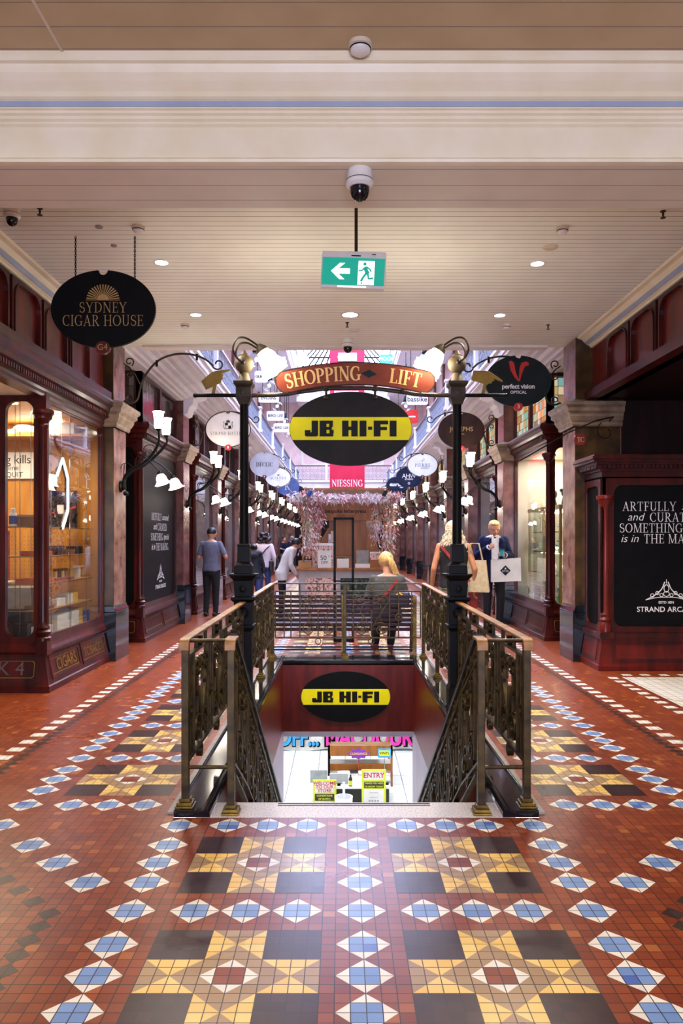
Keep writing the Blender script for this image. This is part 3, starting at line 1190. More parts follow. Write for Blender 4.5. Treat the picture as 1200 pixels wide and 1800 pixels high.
def make_pillar(mat, gold=1):
    """local: inner face at x=0, pillar body towards -x (left wall), front face y=0, faces +x"""
    t = thing('marble_pillar', '', 'pillar', (0, 0, 0), 'marble pillars along the arcade')
    t['kind'] = 'thing'
    c = MB()
    c.box(-.6, 0, 0, .58, 0, .60)
    c.prof_y([(-.6, .60), (0, .60), (0, .62), (-.02, .65), (-.03, .68), (-.6, .68)], 0, .58)
    c.build('plinth', 'granite_black', t, bev=.006)
    c = MB()
    c.mat(0).box(-.6, -.03, .03, .55, .68, 2.88)
    c.mat(gold).box(-.59, -.032, .026, .04, .68, 2.88).box(-.59, -.032, .54, .554, .68, 2.88)  # end faces painted darker than the lit inner side
    c.build('shaft', [mat, 'marble_gold_shade'], t, bev=.004)
    c = MB()
    prof = [(.03, 2.88), (.045, 2.90), (.045, 2.93), (.06, 2.95), (.085, 3.0), (.085, 3.03), (.12, 3.06), (.12, 3.10), (.15, 3.13), (.15, 3.17), (.0, 3.22)]
    vs = []
    for r, z in prof:
        vs += [(-.6, .03 - r, z), (-.03 + r, .03 - r, z), (-.03 + r, .55 + r, z), (-.6, .55 + r, z)]
    fs = []
    for i in range(len(prof) - 1):
        for j in range(4):
            fs.append((4 * i + j, 4 * i + (j + 1) % 4, 4 * i + 4 + (j + 1) % 4, 4 * i + 4 + j))
    c.add(vs, fs)
    c.build('capital', 'capital_stone', t)
    c = MB()
    c.mat(0).box(-.6, -.04, .04, .54, 3.17, 3.97)
    c.mat(gold).box(-.59, -.042, .036, .05, 3.17, 3.97).box(-.59, -.042, .53, .544, 3.17, 3.97)
    c.build('upper_shaft', [mat, 'marble_gold_shade'], t)
    return t


def corbel(t):
    c = MB()
    c.prism([(-.02, 3.72), (.03, 3.74), (.06, 3.85), (.12, 3.9), (.14, 4.0), (.3, 4.05), (.3, 4.12), (-.1, 4.12), (-.1, 3.72)], .06, .52, lambda a, b, d: (a, d, b))
    c.build('corbel', 'plaster_cool', t)


P1 = make_pillar('marble_brown')
P1.location = (XL, PY[0], 0)
P1['label'] = 'brown marble pillar beside the cigar shop window'
P2 = make_pillar('marble_red', 0)
corbel(P2)
P2.location = (XL, PY[1], 0)
P2['label'] = 'red marble pillar just beyond the black painted display window'
q = dup(P1, (XR, PY[0] + .54, 0), 'brown marble pillar beside the black hoarding with white writing', PI)
q = dup(P2, (XR, PY[1] + .54, 0), 'red marble pillar behind the man in the navy suit', PI)
for i in range(2, 8):
    dup(P2, (XL, PY[i], 0), 'red marble pillar along the left shops, %s from the front' % ORD[i], 0)
    dup(P2, (XR, PY[i] + .54, 0), 'red marble pillar along the right shops, %s from the front' % ORD[i], PI)


# ================================================================== WALL SCONCES
def tulip(c, org, d, k=1.0, n=18):
    """fluted flower shade opening along direction d"""
    d = Vector(d).normalized()
    A = d.to_track_quat('Z', 'Y').to_matrix()
    prof = [(.018, 0), (.045, .015), (.065, .05), (.07, .09), (.085, .125), (.105, .14)]
    vs = []
    fs = []
    for i, (r, z) in enumerate(prof):
        for j in range(n):
            w = 1 + (.13 if i > 3 else .04) * math.cos(6 * 2 * PI * j / n) * (i / 5)
            p = A @ Vector((r * k * w * math.cos(2 * PI * j / n), r * k * w * math.sin(2 * PI * j / n), z * k))
            vs.append(p + Vector(org))
    for i in range(len(prof) - 1):
        for j in range(n):
            fs.append((i * n + j, i * n + (j + 1) % n, (i + 1) * n + (j + 1) % n, (i + 1) * n + j))
    fs.append(tuple(range(n)))
    c.add(vs, fs)
    c.ball(Vector(org) + d * .085 * k, .045 * k, n=10)
    return c


def make_sconce():
    t = thing('sconce', '', 'wall lamp', (0, 0, 0), 'wrought iron sconces on the pillars')
    A = Matrix.Rotation(PI / 2, 3, 'Y')
    MB().lathe([(.075, 0), (.075, .015), (.05, .03), (.05, .05), (.02, .06)], (0, 0, 0), 16, A).build('back_plate', 'iron_black', t, smooth=True)
    for k, (dy, ex, ez) in enumerate(((-.07, .50, .72), (.09, .56, .66))):
        a = MB()
        a.ball((.07, dy * .3, -.09), .03)
        a.tube(smooth_path([(.05, dy * .3, -.04), (.055, dy * .4, .1), (.15, dy * .6, .21), (.28, dy * .8, .27), (.41, dy, .38), (ex, dy, .55), (ex, dy, ez)], 5), [.019] * 25 + [.013] * 6, 8)
        a.build('arm', 'iron_black', t, smooth=True)
        s = MB()
        s.lathe([(.04, 0), (.052, .02), (.056, .12), (.062, .19), (.075, .215), (.07, .215), (.05, .19)], (ex, dy, ez), 18)
        g = s.build('lamp_shade', 'lamp_white', t, smooth=True)
        b = MB()
        b.tube([(ex + .066 * math.cos(2 * PI * i / 20), dy + .066 * math.sin(2 * PI * i / 20), ez + .14) for i in range(20)], .005, 5, closed=True)
        for an in (0, 2.1, 4.2):
            b.tube([(ex + .03 * math.cos(an), dy + .03 * math.sin(an), ez - .01), (ex + .06 * math.cos(an), dy + .06 * math.sin(an), ez + .03), (ex + .064 * math.cos(an), dy + .064 * math.sin(an), ez + .16)], .005, 5)
        b.lathe([(.02, -.03), (.03, -.01), (.045, .0), (.02, .005)], (ex, dy, ez), 12)
        b.build('shade_cage', 'iron_black', t)
    for dy, fx in ((-.09, 0), (.13, .12)):
        a = MB()
        a.tube(smooth_path([(.2, dy * .5, .23), (.22, dy * .7, .36), (.32, dy, .37), (.42 + fx * .6, dy, .28), (.5 + fx, dy, .2 - fx * .3)], 5), .008, 6)
        a.lathe([(.012, 0), (.03, -.02), (.034, -.05), (.0, -.05)], (.52 + fx, dy, .19 - fx * .3), 10)
        a.build('drop_arm', 'iron_black', t, smooth=True)
        s = tulip(MB(), (.52 + fx, dy, .15 - fx * .3), (.35, 0, -1), .95)
        s.build('flower_shade', 'lamp_white', t, smooth=True, ang=60)
    for dy in (0,):
        a = MB()
        sp = spiral(.36, .44, .13, .03, 200, 780, 30)
        a.tube([(u, dy, v) for u, v in sp], .005, 5)
        sp = spiral(.03, .22, .12, .05, -80, 180, 16)
        a.tube([(u + .03, dy, v) for u, v in sp], .005, 5)
        a.tube(smooth_path([(.06, 0, .02), (.045, 0, .15), (.05, 0, .28)], 4), [.014] * 4 + [.006] * 5, 6)
        a.build('scroll_wire', 'iron_black', t)
    return t


s0 = make_sconce()
s0.location = (XL - .03, PY[0] + .30, 2.17)
s0['label'] = 'iron sconce with four lit shades on the pillar by the cigar shop'
SCX = {}
for i in range(1, 8):
    dup(s0, (XL - .03, PY[i] + .29, 2.14), 'iron sconce with lit shades on the left side, %s pillar from the front' % ORD[i], 0)
    dup(s0, (XR + .03, PY[i] + .29, 2.14), 'iron sconce with lit shades on the right side, %s pillar from the front' % ORD[i], PI)


# ================================================================== OVAL SIGNS ON BRACKETS
def make_bracket():
    t = thing('sign_bracket', '', 'bracket', (0, 0, 0), 'scrolled iron sign brackets on the pillars')
    a = MB()
    a.tube(smooth_path([(0, 0, .02), (.09, 0, .0), (.17, 0, .04), (.20, 0, .15), (.24, 0, .28), (.34, 0, .44), (.48, 0, .56), (.68, 0, .62), (.88, 0, .61), (1.04, 0, .55), (1.14, 0, .47)], 5), .014, 7)
    a.tube([(u, 0, v) for u, v in spiral(1.20, .49, .075, .03, 200, 540, 18)], .011, 6)
    a.build('arch', 'iron_bronze', t, smooth=True)
    a = MB()
    for cz, r, q in ((.52, .06, 1), (.36, .045, -1), (.06, .05, 1)):
        a.tube([(u, 0, v) for u, v in spiral(.07, cz, r, .02, -60 * q, 330 * q, 18)], .009, 6)
    a.tube([(.0, 0, .5), (.07, 0, .45), (.14, 0, .36), (.22, 0, .2)], .009, 6)
    a.build('scroll', 'iron_bronze', t, smooth=True)
    a = MB()
    for u, v in ((.42, .52), (.93, .60)):
        a.tube([(u, 0, v + .02), (u, 0, v - .06)], .016, 6)
    a.build('hook', 'iron_black', t)
    return t


def oval_sign(name, label, o, rx, ry, board, art, edge=None, num=None, numcol='red_bright', numtext='letter_white', group=None, notch=True, th=.03):
    t = thing(name, label, 'sign', o, group)
    pts = ell(0, 0, rx, ry, 64)
    if notch:
        nr = .038
        yt = ry * math.sqrt(1 - (nr / rx) ** 2)
        i0 = [i for i, (a, b) in enumerate(pts) if b > 0 and abs(a) < nr * 1.05]
        pts = pts[:i0[0]] + [(-a, b) for a, b in arc(0, yt, nr, 180, 360, 12)] + pts[i0[-1] + 1:]
    F = lambda a, b, d: (a, d, b)
    M = MB()
    M.mat(0).prism(pts, 0, th, F)
    if edge:
        M.mat(1).ring([(a * 1.0, b * 1.0) for a, b in pts], [(a * .965, b * .955) for a, b in pts], -.006, .0, F)
    M.build('board', [board, edge or board], t, sub=False)
    for nm, polys, mat in art:
        MB().glyphs(polys, FRONT((0, -.0015, 0)), .002).build(nm, mat, t, sub=False)
    if num:
        d = MB().prism(ell(0, -ry - .0, .058, .052, 28), -.014, th, F).build('number_disc', numcol, t, sub=False)
        MB().glyphs(shift(sans(num, .07), 0, -ry), FRONT((0, -.0155, 0)), .002).build('number', numtext, d, sub=False)
    return t


def on_bracket(s, y, z, br, label_b):
    """bracket on the pillar; s side"""
    x = (XL if s < 0 else XR)
    lab = 'scrolled iron bracket %s' % label_b
    if br[0] is None:
        br[0] = make_bracket()
        br[0].location = (x, y, z)
        br[0]['label'] = lab
        return br[0]
    return dup(br[0], (x, y, z), lab, 0 if s < 0 else PI)


BR = [None]
on_bracket(-1, 9.85, 3.24, BR, 'without a sign on the pillar beside the cigar shop')
SG = 'oval shop signs hanging along the arcade'


def sunburst():
    g = []
    for i in range(17):
        a = R(6 + i * 10.5)
        c, s = math.cos(a), math.sin(a)
        n = (-s, c)
        g += poly((.035 * c + .002 * n[0], .035 * s + .002 * n[1]), (.035 * c - .002 * n[0], .035 * s - .002 * n[1]), (.135 * c - .0055 * n[0], .125 * s - .0055 * n[1]), (.135 * c + .0055 * n[0], .125 * s + .0055 * n[1]))
    g += rects((-.14, .14, -.006, -.001))
    g += poly(*([(.045, 0)] + arc(0, 0, .045, 0, 180, 10)))
    return shift(g, 0, .075)


# Sydney Cigar House, on chains
sg = oval_sign('hanging_sign', 'black oval cigar shop sign with gold sunburst hanging on chains', (-2.03, 6.33, 3.385), .428, .318, 'sign_black',
               [('sunburst', sunburst(), 'letter_gold'), ('lettering', shift(serif('SYDNEY', .085, .03, .62), 0, .012) + shift(serif('CIGAR HOUSE', .09, .03, .62, xs=.94), 0, -.095), 'letter_gold')],
               num='G4', numcol='red_disc', numtext='letter_gold', group=SG)
for dx in (-.225, .26):
    c = MB()
    for k in range(20):
        z = .24 + k * .018
        c.tube([(dx + (.006 if k % 2 else 0) * math.cos(a), (0 if k % 2 else .006) * math.cos(a), z + .013 * math.sin(a)) for a in [2 * PI * i / 8 for i in range(8)]], .003, 4, closed=True)
    c.build('chain', 'iron_black', sg, sub=False)

# perfect vision
vee = poly((-.125, .255), (-.085, .262), (-.055, .235), (-.035, .12), (.005, .02), (-.005, .0), (-.05, .05), (-.1, .14))
vee += poly((.005, .02), (-.005, .0), (.02, .0), (.045, .1), (.085, .19), (.13, .205), (.135, .235), (.10, .255), (.04, .235), (.015, .17))
pv = oval_sign('hanging_sign', 'dark slate oval optician sign with a red letter v', (2.2, 9.98, 3.54), .428, .332, 'sign_slate',
               [('emblem', vee, 'red_bright'), ('lettering', shift(sans('perfect vision', .083, .0015, space=.95), 0, -.07), 'letter_white'), ('lettering', shift(sans('OPTICAL', .052, .001), .0, -.145), 'letter_white')],
               num='3', group=SG)
on_bracket(1, 10.0, 3.24, BR, 'carrying the dark slate optician sign')


def crest():
    g = []
    g += line2(rrect(-.052, .052, -.06, .05, .012) + [(.052, .03)], .007)
    g += rects((-.05, -.004, 0, .045), (.004, .05, -.055, -.004), (-.09, -.06, .06, .066), (.06, .09, .06, .066))
    g += poly((-.03, .06), (.03, .06), (.04, .1), (.015, .08), (0, .115), (-.015, .08), (-.04, .1))
    for s in (-1, 1):
        g += line2([(s * .06, -.07), (s * .085, -.02), (s * .07, .03), (s * .09, .07)], .008)
    return shift(g, 0, .07)


oval_sign('hanging_sign', 'cream oval hatter sign with black rim and crest', (-2.16, 14.2, 3.52), .42, .335, 'sign_cream',
          [('crest', crest(), 'letter_black'), ('lettering', shift(serif('STRAND HATTERS', .058, .1, .75, arcr=None), 0, -.075), 'letter_black')],
          edge='iron_black', num='8', group=SG)
on_bracket(-1, 14.22, 3.22, BR, 'carrying the cream hatter sign')
oval_sign('hanging_sign', 'brown oval shoe shop sign with gold lettering', (2.12, 14.2, 3.5), .428, .335, 'sign_brown',
          [('lettering', shift(sans('JOSEPHS', .115, .0), 0, .02), 'letter_gold'), ('lettering', shift(sans('shoes', .045), 0, -.065), 'letter_gold')], num='5', group=SG)
on_bracket(1, 14.22, 3.22, BR, 'carrying the brown shoe shop sign')
oval_sign('hanging_sign', 'plain grey oval sign with dark serif lettering on the left', (-2.18, 21.1, 3.54), .40, .335, 'sign_grey',
          [('lettering', serif('DÉCLIC', .115, .02, 1.05), 'letter_black')], edge='sign_grey', num='9', numcol='red_disc', group=SG)
on_bracket(-1, 21.12, 3.22, BR, 'carrying the plain grey sign')
tea = poly((-.03, .11), (-.012, .075), (.0, .105), (.02, .08), (.075, .13), (.03, .06), (0, .045), (-.02, .06))
oval_sign('hanging_sign', 'white oval tea shop sign with a small leaf emblem', (-2.13, 25.0, 3.5), .42, .315, 'sign_white',
          [('emblem', tea, 'letter_black'), ('lettering', shift(serif('QUALITEA', .085, .08, .8), 0, -.02), 'letter_black'), ('lettering', shift(sans('SYDNEY', .03, space=1.5), 0, -.1), 'letter_black')],
          edge='iron_black', num='10', numcol='red_disc', group=SG)
on_bracket(-1, 25.02, 3.22, BR, 'carrying the white tea shop sign')
oval_sign('hanging_sign', 'blue oval sign with a large letter K', (-2.12, 29.2, 3.5), .45, .34, 'sign_blue', [('lettering', serif('K', .26, 0, .8), 'sign_cream')], num='12', numcol='carton_orange', group=SG)
on_bracket(-1, 29.22, 3.22, BR, 'carrying the blue letter K sign')
oval_sign('hanging_sign', 'small dark oval sign farthest down the left side', (-2.1, 33.5, 3.52), .45, .34, 'sign_navy', [('lettering', sans('NEL', .16, .004), 'letter_white')], num='14', group=SG)
on_bracket(-1, 33.52, 3.22, BR, 'carrying the farthest left sign')
pgl = line2(smooth_path([(-.03, .07), (0, .1), (.015, .16), (.04, .17), (.045, .13), (.0, .11), (-.06, .12)], 4), .006)
oval_sign('hanging_sign', 'pale oval jeweller sign with thin dark rim', (2.13, 21.1, 3.53), .42, .325, 'sign_white',
          [('emblem', pgl, 'letter_black'), ('lettering', shift(serif('PIERRE', .095, .14, .85), 0, -.01), 'letter_black'), ('lettering', shift(sans('jewellery', .06, shear=.4), .06, -.085), 'letter_black')],
          edge='sign_slate', num='7', numcol='red_disc', group=SG)
on_bracket(1, 21.12, 3.22, BR, 'carrying the pale jeweller sign')
oval_sign('hanging_sign', 'navy oval studio sign with large thin capitals', (2.1, 25.0, 3.5), .42, .345, 'sign_navy',
          [('lettering', shift(sans('AHW', .2, -.001, space=.85), 0, .04), 'letter_white'), ('lettering', shift(sans('STUDIO', .075, .001), .0, -.06), 'letter_white'), ('emblem', line2(ell(0, -.19, .03, .03, 16) + [(.03, -.19)], .014), 'letter_white')],
          num='11', numcol='red_disc', group=SG)
on_bracket(1, 25.02, 3.22, BR, 'carrying the navy studio sign')
oval_sign('hanging_sign', 'navy oval coffee sign with white lettering on the right', (2.02, 29.2, 3.53), .42, .33, 'sign_navy', [('lettering', shift(sans('GUMPTION', .115, .012, space=.9), 0, .02), 'letter_white'), ('lettering', shift(sans('coffee', .05, .004), .16, -.07), 'letter_white')], num='13', group=SG)
on_bracket(1, 29.22, 3.22, BR, 'carrying the navy coffee sign')
oval_sign('hanging_sign', 'white oval sign farthest down the right side', (2.1, 33.5, 3.52), .43, .33, 'sign_white', [('lettering', sans('V', .2, .004), 'letter_black')], num='15', group=SG)
on_bracket(1, 33.52, 3.22, BR, 'carrying the farthest right sign')

# ================================================================== BALUSTRADES
def scroll_unit(c, u0, F, hw=.225):
    t, d = .010, .032
    for s in (-1, 1):
        c.strap([(u0 + s * a, b) for a, b in spiral(.112, .105, .10, .030, 180, -290, 26)], t, d, F)
        c.strap([(u0 + s * a, b) for a, b in [(.008, .12), (.05, .2), (.12, .31), (.18, .40), (.208, .45)] + spiral(.155, .468, .056, .02, -18, 330, 18)], t, d, F)
        c.strap([(u0 + s * a, b) for a, b in spiral(.058, .482, .054, .022, -150, 240, 18)], t, d, F)
        c.strap([(u0 + s * .115, .205), (u0 + s * .115, .30)], t, d, F)
        c.strap([(u0 + s * .115, .36), (u0 + s * .115, .42), (u0 + s * .06, .43)], t, d, F)
        boss(c, u0 + s * .112, .105, F, .022, .05)
        boss(c, u0 + s * .155, .468, F, .016, .045)
    c.strap([(u0, .02), (u0, .15), (u0, .34)], .014, d, F)
    c.strap([(u0 + a, b) for a, b in ell(0, -.045, .035, .035, 16)], t, d, F, closed=True)
    c.strap([(u0 + a, b) for a, b in ell(0, .61, .026, .026, 14)], t, d, F, closed=True)


def boss(c, u, v, F, r, L):
    n = 10
    vs = [F(u + r * math.cos(2 * PI * i / n), v + r * math.sin(2 * PI * i / n), w) for w in (-L / 2, L / 2) for i in range(n)]
    c.add(vs, [tuple(range(n - 1, -1, -1)), tuple(range(n, 2 * n))] + [(i, (i + 1) % n, n + (i + 1) % n, n + i) for i in range(n)])


def balustrade(label, F, L, root_loc, units, posts, feet=True, rail='bronze_rail', ends=(True, True), vlow=.28, zf=.036, group='brass balustrade panels around the stairwell'):
    """F(u, z, w): u along, z height (already sheared if it slopes), w across"""
    t = thing('balustrade', label, 'balustrade', root_loc, group)
    G = lambda u, v, w: F(u, v + vlow, w)
    def bar(u0, u1, z, th, dp, nm, mat):
        MB().strap([(u0 + (u1 - u0) * i / 8, z) for i in range(9)], th, dp, F).build(nm, mat, t)
    bar(0, L, vlow, .016, .034, 'lower_bar', 'brass_dark')
    bar(0, L, .855, .016, .034, 'upper_bar', 'brass_dark')
    for k, u0 in enumerate(units):
        c = MB()
        scroll_unit(c, u0, G)
        c.build('scroll_panel', 'brass_dark', t)
        for a in (-.225, .225):
            MB().strap([(u0 + a, .0), (u0 + a, .57)], .013, .03, G).build('bar', 'brass_dark', t)
    xs = []
    for i in range(len(units) - 1):
        m = (units[i] + units[i + 1]) / 2
        if units[i + 1] - units[i] > .55:
            xs.append(m)
    if units and units[0] > .38:
        xs.append(units[0] - .337)
    if units and L - units[-1] > .38:
        xs.append(units[-1] + .337)
    for m in xs:
        c = MB()
        c.strap([(m, 0), (m, .22)], .013, .03, G).strap([(m, .3), (m, .57)], .013, .03, G)
        c.strap([(m + a, b) for a, b in ell(0, .26, .038, .038, 18)], .012, .034, G, closed=True)
        boss(c, m, .26, G, .018, .05)
        c.build('ring_bar', 'brass_dark', t)
    for i, u in enumerate(posts):
        MB().strap([(u, zf + .03), (u, .94)], .040, .040, F).build('post', 'brass_dark', t, bev=.003)
        if feet:
            c = MB()
            for hw, z0, z1 in ((.05, zf, zf + .012), (.043, zf + .012, zf + .03), (.03, zf + .03, zf + .05)):
                c.strap([(u, z0), (u, z1)], 2 * hw, 2 * hw, F)
            c.build('foot', 'brass_bright', t, bev=.004)
    k = int(L / .3)
    for i in range(1, k):
        u = L * i / k
        MB().strap([(u, .855), (u, .95)], .02, .02, F).build('stub', 'brass_dark', t)
    return t


def flat_rail(t, pts, F, mat, w=.056, th=.016, nm='handrail'):
    return MB().strap(pts, th, w, F).build(nm, mat, t, bev=.004)


PX = 0.935
YP = 6.8
YF = 4.245
for s in (-1, 1):
    sd = SIDE[s]
    F = lambda u, z, w, s=s: (s * PX + w, YF + u, z)
    b = balustrade('brass scroll balustrade on the %s of the stairwell, nearer half' % sd, F, YP - .09 - YF, (s * PX, YF, .036), [.42, 1.05, 1.68, 2.18], [0])
    flat_rail(b, [(YP - .07 - YF, .952)] + [(.6, .952), (0, .952)] + [(-.012 + a, b_) for a, b_ in arc(-.0, .915, .036, 90, 180, 5)] + [(-.048, .895)], F, 'bronze_rail')
    F2 = lambda u, z, w, s=s: (s * PX + w, YP + .1 + u, z)
    b = balustrade('brass scroll balustrade on the %s of the stairwell, farther half' % sd, F2, 9.6 - YP - .1, (s * PX, YP + .1, .036), [.35, .95, 1.55, 2.15, 2.5][:4], [1.3, 9.6 - YP - .1])
    flat_rail(b, [(-.03, .952), (9.6 - YP - .1, .952)], F2, 'bronze_rail')
    # descending rail
    SL = .63
    x0 = s * .685
    F3 = lambda u, z, w, x0=x0: (x0 + w, YF + u, z - SL * max(0, u - .10))
    L3 = 4.9
    b = balustrade('sloping brass balustrade descending the %s side of the stairs' % sd, F3, L3, (x0, YF, 0), [.38 + .56 * i for i in range(8)], [0], zf=0.0)
    flat_rail(b, [(-.048, .895)] + [(-.012 + a, b_) for a, b_ in arc(0, .915, .036, 180, 90, 5)] + [(.0, .952), (.1, .952)], F3, 'bronze_rail', .06)
    flat_rail(b, [(.1, .955), (L3, .955)], F3, 'rail_black', .05, .034, 'sloping_handrail')
    MB().strap([(.1, .9), (L3, .9)], .008, .02, F3).build('under_rail', 'brass_bright', b)
    MB().strap([(.1, .18), (L3, .18)], .012, .03, F3).build('lowest_bar', 'brass_dark', b)
    # short return joining both end posts
    t = MB()
    for z, r in ((.945, .011), (.25, .011)):
        t.tube([(s * .685 + s * .02, YF, z), (s * PX - s * .02, YF, z)], r, 8)
    t.build('return_rail', 'brass_dark', b)
F = lambda u, z, w: (-.9 + u, 9.6 + w, z)
b = balustrade('brass scroll balustrade across the far end of the stairwell', F, 1.8, (0, 9.6, .036), [.53, 1.19], [.86])
flat_rail(b, [(0, .952), (1.8, .952)], F, 'brass_dark', .04, .014)
for u in (.11, .0, 1.69, 1.8):
    MB().strap([(u, .28), (u, .85)], .013, .03, F).build('bar', 'brass_dark', b)
MB().strap([(.86, .28), (.86, .84)], .045, .02, F).build('centre_plate', 'brass_dark', b)

# ================================================================== LAMP POSTS, SIGN BAR
def lamp_post(s):
    t = thing('lamp_post', 'black iron lamp post with bronze ball top on the %s of the stairwell' % SIDE[s], 'lamp post', (s * PX, YP, .04))
    X = s * PX
    c = MB(Matrix.Translation((X, YP, 0)))
    def blk(h0, z0, h1, z1):
        c.frustum((h0, h0), z0, (h1, h1), z1)
    blk(.085, .04, .085, .2); blk(.085, .2, .07, .23); blk(.07, .23, .07, .70); blk(.07, .7, .095, .73); blk(.095, .73, .095, .755); blk(.08, .755, .08, .95)
    blk(.08, .95, .105, .975); blk(.105, .975, .105, 1.0); blk(.075, 1.0, .082, 1.14); blk(.082, 1.14, .118, 1.185); blk(.118, 1.185, .118, 1.20); blk(.082, 1.20, .078, 1.27); blk(.078, 1.27, .055, 1.30)
    blk(.055, 1.30, .052, 1.44); blk(.06, 1.44, .05, 1.46)
    A = Matrix.Rotation(PI / 2, 3, 'X')
    c.lathe([(.035, 0), (.035, .01), (.022, .012), (.022, .018), (.012, .02)], (0, -.077, 1.07), 16, A)
    c.lathe([(.05, 0), (.05, .01), (.03, .02)], (0, -.08, .86), 16, A)
    c.build('pedestal', 'iron_black', t, bev=.004)
    MB().lathe([(.042, 1.45), (.038, 2.7)], (X, YP, 0), 18).build('shaft', 'iron_black', t, smooth=True)
    c = MB(Matrix.Translation((X, YP, 0)))
    c.frustum((.042, .042), 2.68, (.066, .066), 2.74).frustum((.066, .066), 2.74, (.066, .066), 2.83).frustum((.066, .066), 2.83, (.085, .085), 2.855).frustum((.085, .085), 2.855, (.085, .085), 2.88)
    c.lathe([(.026, 0), (.026, .008), (.018, .01)], (0, -.066, 2.78), 16, A)
    c.build('capital', 'iron_bronze', t, bev=.003)
    c = MB()
    c.lathe([(.06, 2.88), (.055, 2.90), (.042, 2.945), (.036, 2.96), (.045, 2.965)], (X, YP, 0), 20)
    c.ball((X, YP, 3.04), .082, n=24)
    c.lathe([(.04, 3.105), (.045, 3.115), (.02, 3.14), (.012, 3.16)], (X, YP, 0), 16)
    c.build('ball_finial', 'bronze_pale', t, smooth=True)
    k = -s
    for dy, sc in ((-.1, 1.0), (.08, .85)):
        a = MB()
        a.ball((X, YP + dy * .8, 3.04), .022, n=10)
        pts = [(X, YP + dy * .8, 3.04), (X - k * .05, YP + dy, 3.07), (X - k * .085, YP + dy, 3.15), (X - k * .05, YP + dy, 3.235), (X + k * .02, YP + dy, 3.245), (X + k * .10, YP + dy, 3.20), (X + k * .15, YP + dy, 3.16)]
        a.tube(smooth_path(pts, 5), .0085, 7)
        ar = a.build('lamp_arm', 'iron_bronze', t, smooth=True)
        d = Vector((k * .55, 0, -.8)).normalized()
        o = Vector((X + k * .14, YP + dy, 3.175))
        h = MB()
        h.lathe([(.02, -.01), (.05, .03), (.06, .06), (.0, .06)], o, 16, d.to_track_quat('Z', 'Y').to_matrix())
        h.build('lamp_holder', 'bronze_pale', ar, smooth=True)
        tulip(MB(), o + d * .05, d, 1.25).build('flower_shade', 'lamp_white', ar, smooth=True, ang=60)
    return t


for s in (-1, 1):
    lamp_post(s)
t = thing('sign_bar', 'arched iron tube between the two lamp posts carrying signs', 'sign bar', (0, YP, 2.77))
c = MB()
c.tube(smooth_path([(-.87, YP, 2.765), (-.6, YP, 2.772), (-.45, YP, 2.795), (-.2, YP, 2.825), (0, YP, 2.83), (.2, YP, 2.825), (.45, YP, 2.795), (.6, YP, 2.772), (.87, YP, 2.765)], 5), .019, 10)
c.build('arched_tube', 'iron_bronze', t, smooth=True)
for s in (-1, 1):
    c = MB()
    c.tube([(s * .995, YP, 2.765), (s * 1.36, YP, 2.765)], .017, 10).ball((s * 1.365, YP, 2.765), .02)
    c.build('side_tube', 'iron_black', t, smooth=True)
    c = MB()
    x = s * .45
    c.tube([(x, YP, 2.78), (x, YP - .03, 2.86)], .012, 8).ball((x, YP - .035, 2.865), .022).lathe([(.026, -.015), (.026, .015)], (x, YP, 2.797), 12)
    c.build('clamp', 'iron_bronze', t, smooth=True)
    c = MB()
    x = s * .215
    c.tube([(x, YP, 2.84), (x, YP, 2.74)], .01, 8).ball((x, YP - .03, 2.735), .022)
    c.lathe([(.025, -.02), (.025, .02)], (x, YP, 2.823), 12)
    c.build('hook', 'iron_bronze', t, smooth=True)
# shopping lift board
RC = 2.55
cz = 2.945 - RC
def arcp(x, dz):
    a = x / RC
    return ((RC + dz) * math.sin(a), (RC + dz) * math.cos(a) + cz)
top = [arcp(-.61 + 1.22 * i / 24, .10) for i in range(25)]
bot = [arcp(.60 - 1.20 * i / 24, -.10) for i in range(25)]
endr = [arcp(.645, .095), arcp(.69, .06), arcp(.705, .0), arcp(.69, -.05), arcp(.66, -.085), arcp(.615, -.088)]
endl = [arcp(-.615, -.088), arcp(-.66, -.085), arcp(-.69, -.05), arcp(-.705, 0), arcp(-.69, .06), arcp(-.645, .095)]
outl = top + endr + bot + endl
sl = thing('lift_sign', 'arched russet board reading shopping lift above the stairwell', 'sign', (.04, YP - .05, 2.945))
c = MB()
c.mat(0).prism([(a, b - 2.945) for a, b in outl], -.01, .012, lambda a, b, d: (a, d, b))
inn = [(a * .988, (b - 2.945) + (-.007 if i < 25 else .007 if 31 <= i < 56 else 0)) for i, (a, b) in enumerate(outl)]
c.mat(1).ring([(a, b - 2.945) for a, b in outl], inn, -.014, -.01, lambda a, b, d: (a, d, b))
c.build('board', ['sign_russet', 'sign_slate'], sl, sub=False)
def bend(polys, x0):
    o = []
    for vs, fs in polys:
        q = []
        for a, b in vs:
            th = (a + x0) / RC
            q.append(((RC + b) * math.sin(th), (RC + b) * math.cos(th) - RC))
        o.append((q, fs))
    return o
MB().glyphs(bend(serif('SHOPPING', .125, .02, 1.25, xs=.92), -.285), FRONT((0, -.0115, 0)), .002).build('lettering', 'letter_pale', sl, sub=False)
MB().glyphs(bend(serif('LIFT', .125, .02, 1.25, xs=.95), .44), FRONT((0, -.0115, 0)), .002).build('lettering', 'letter_pale', sl, sub=False)
MB().glyphs(bend(poly((-.07, 0), (0, .035), (.07, 0), (0, -.035)), .12), FRONT((0, -.0115, 0)), .002).build('ornament', 'sign_slate', sl, sub=False)


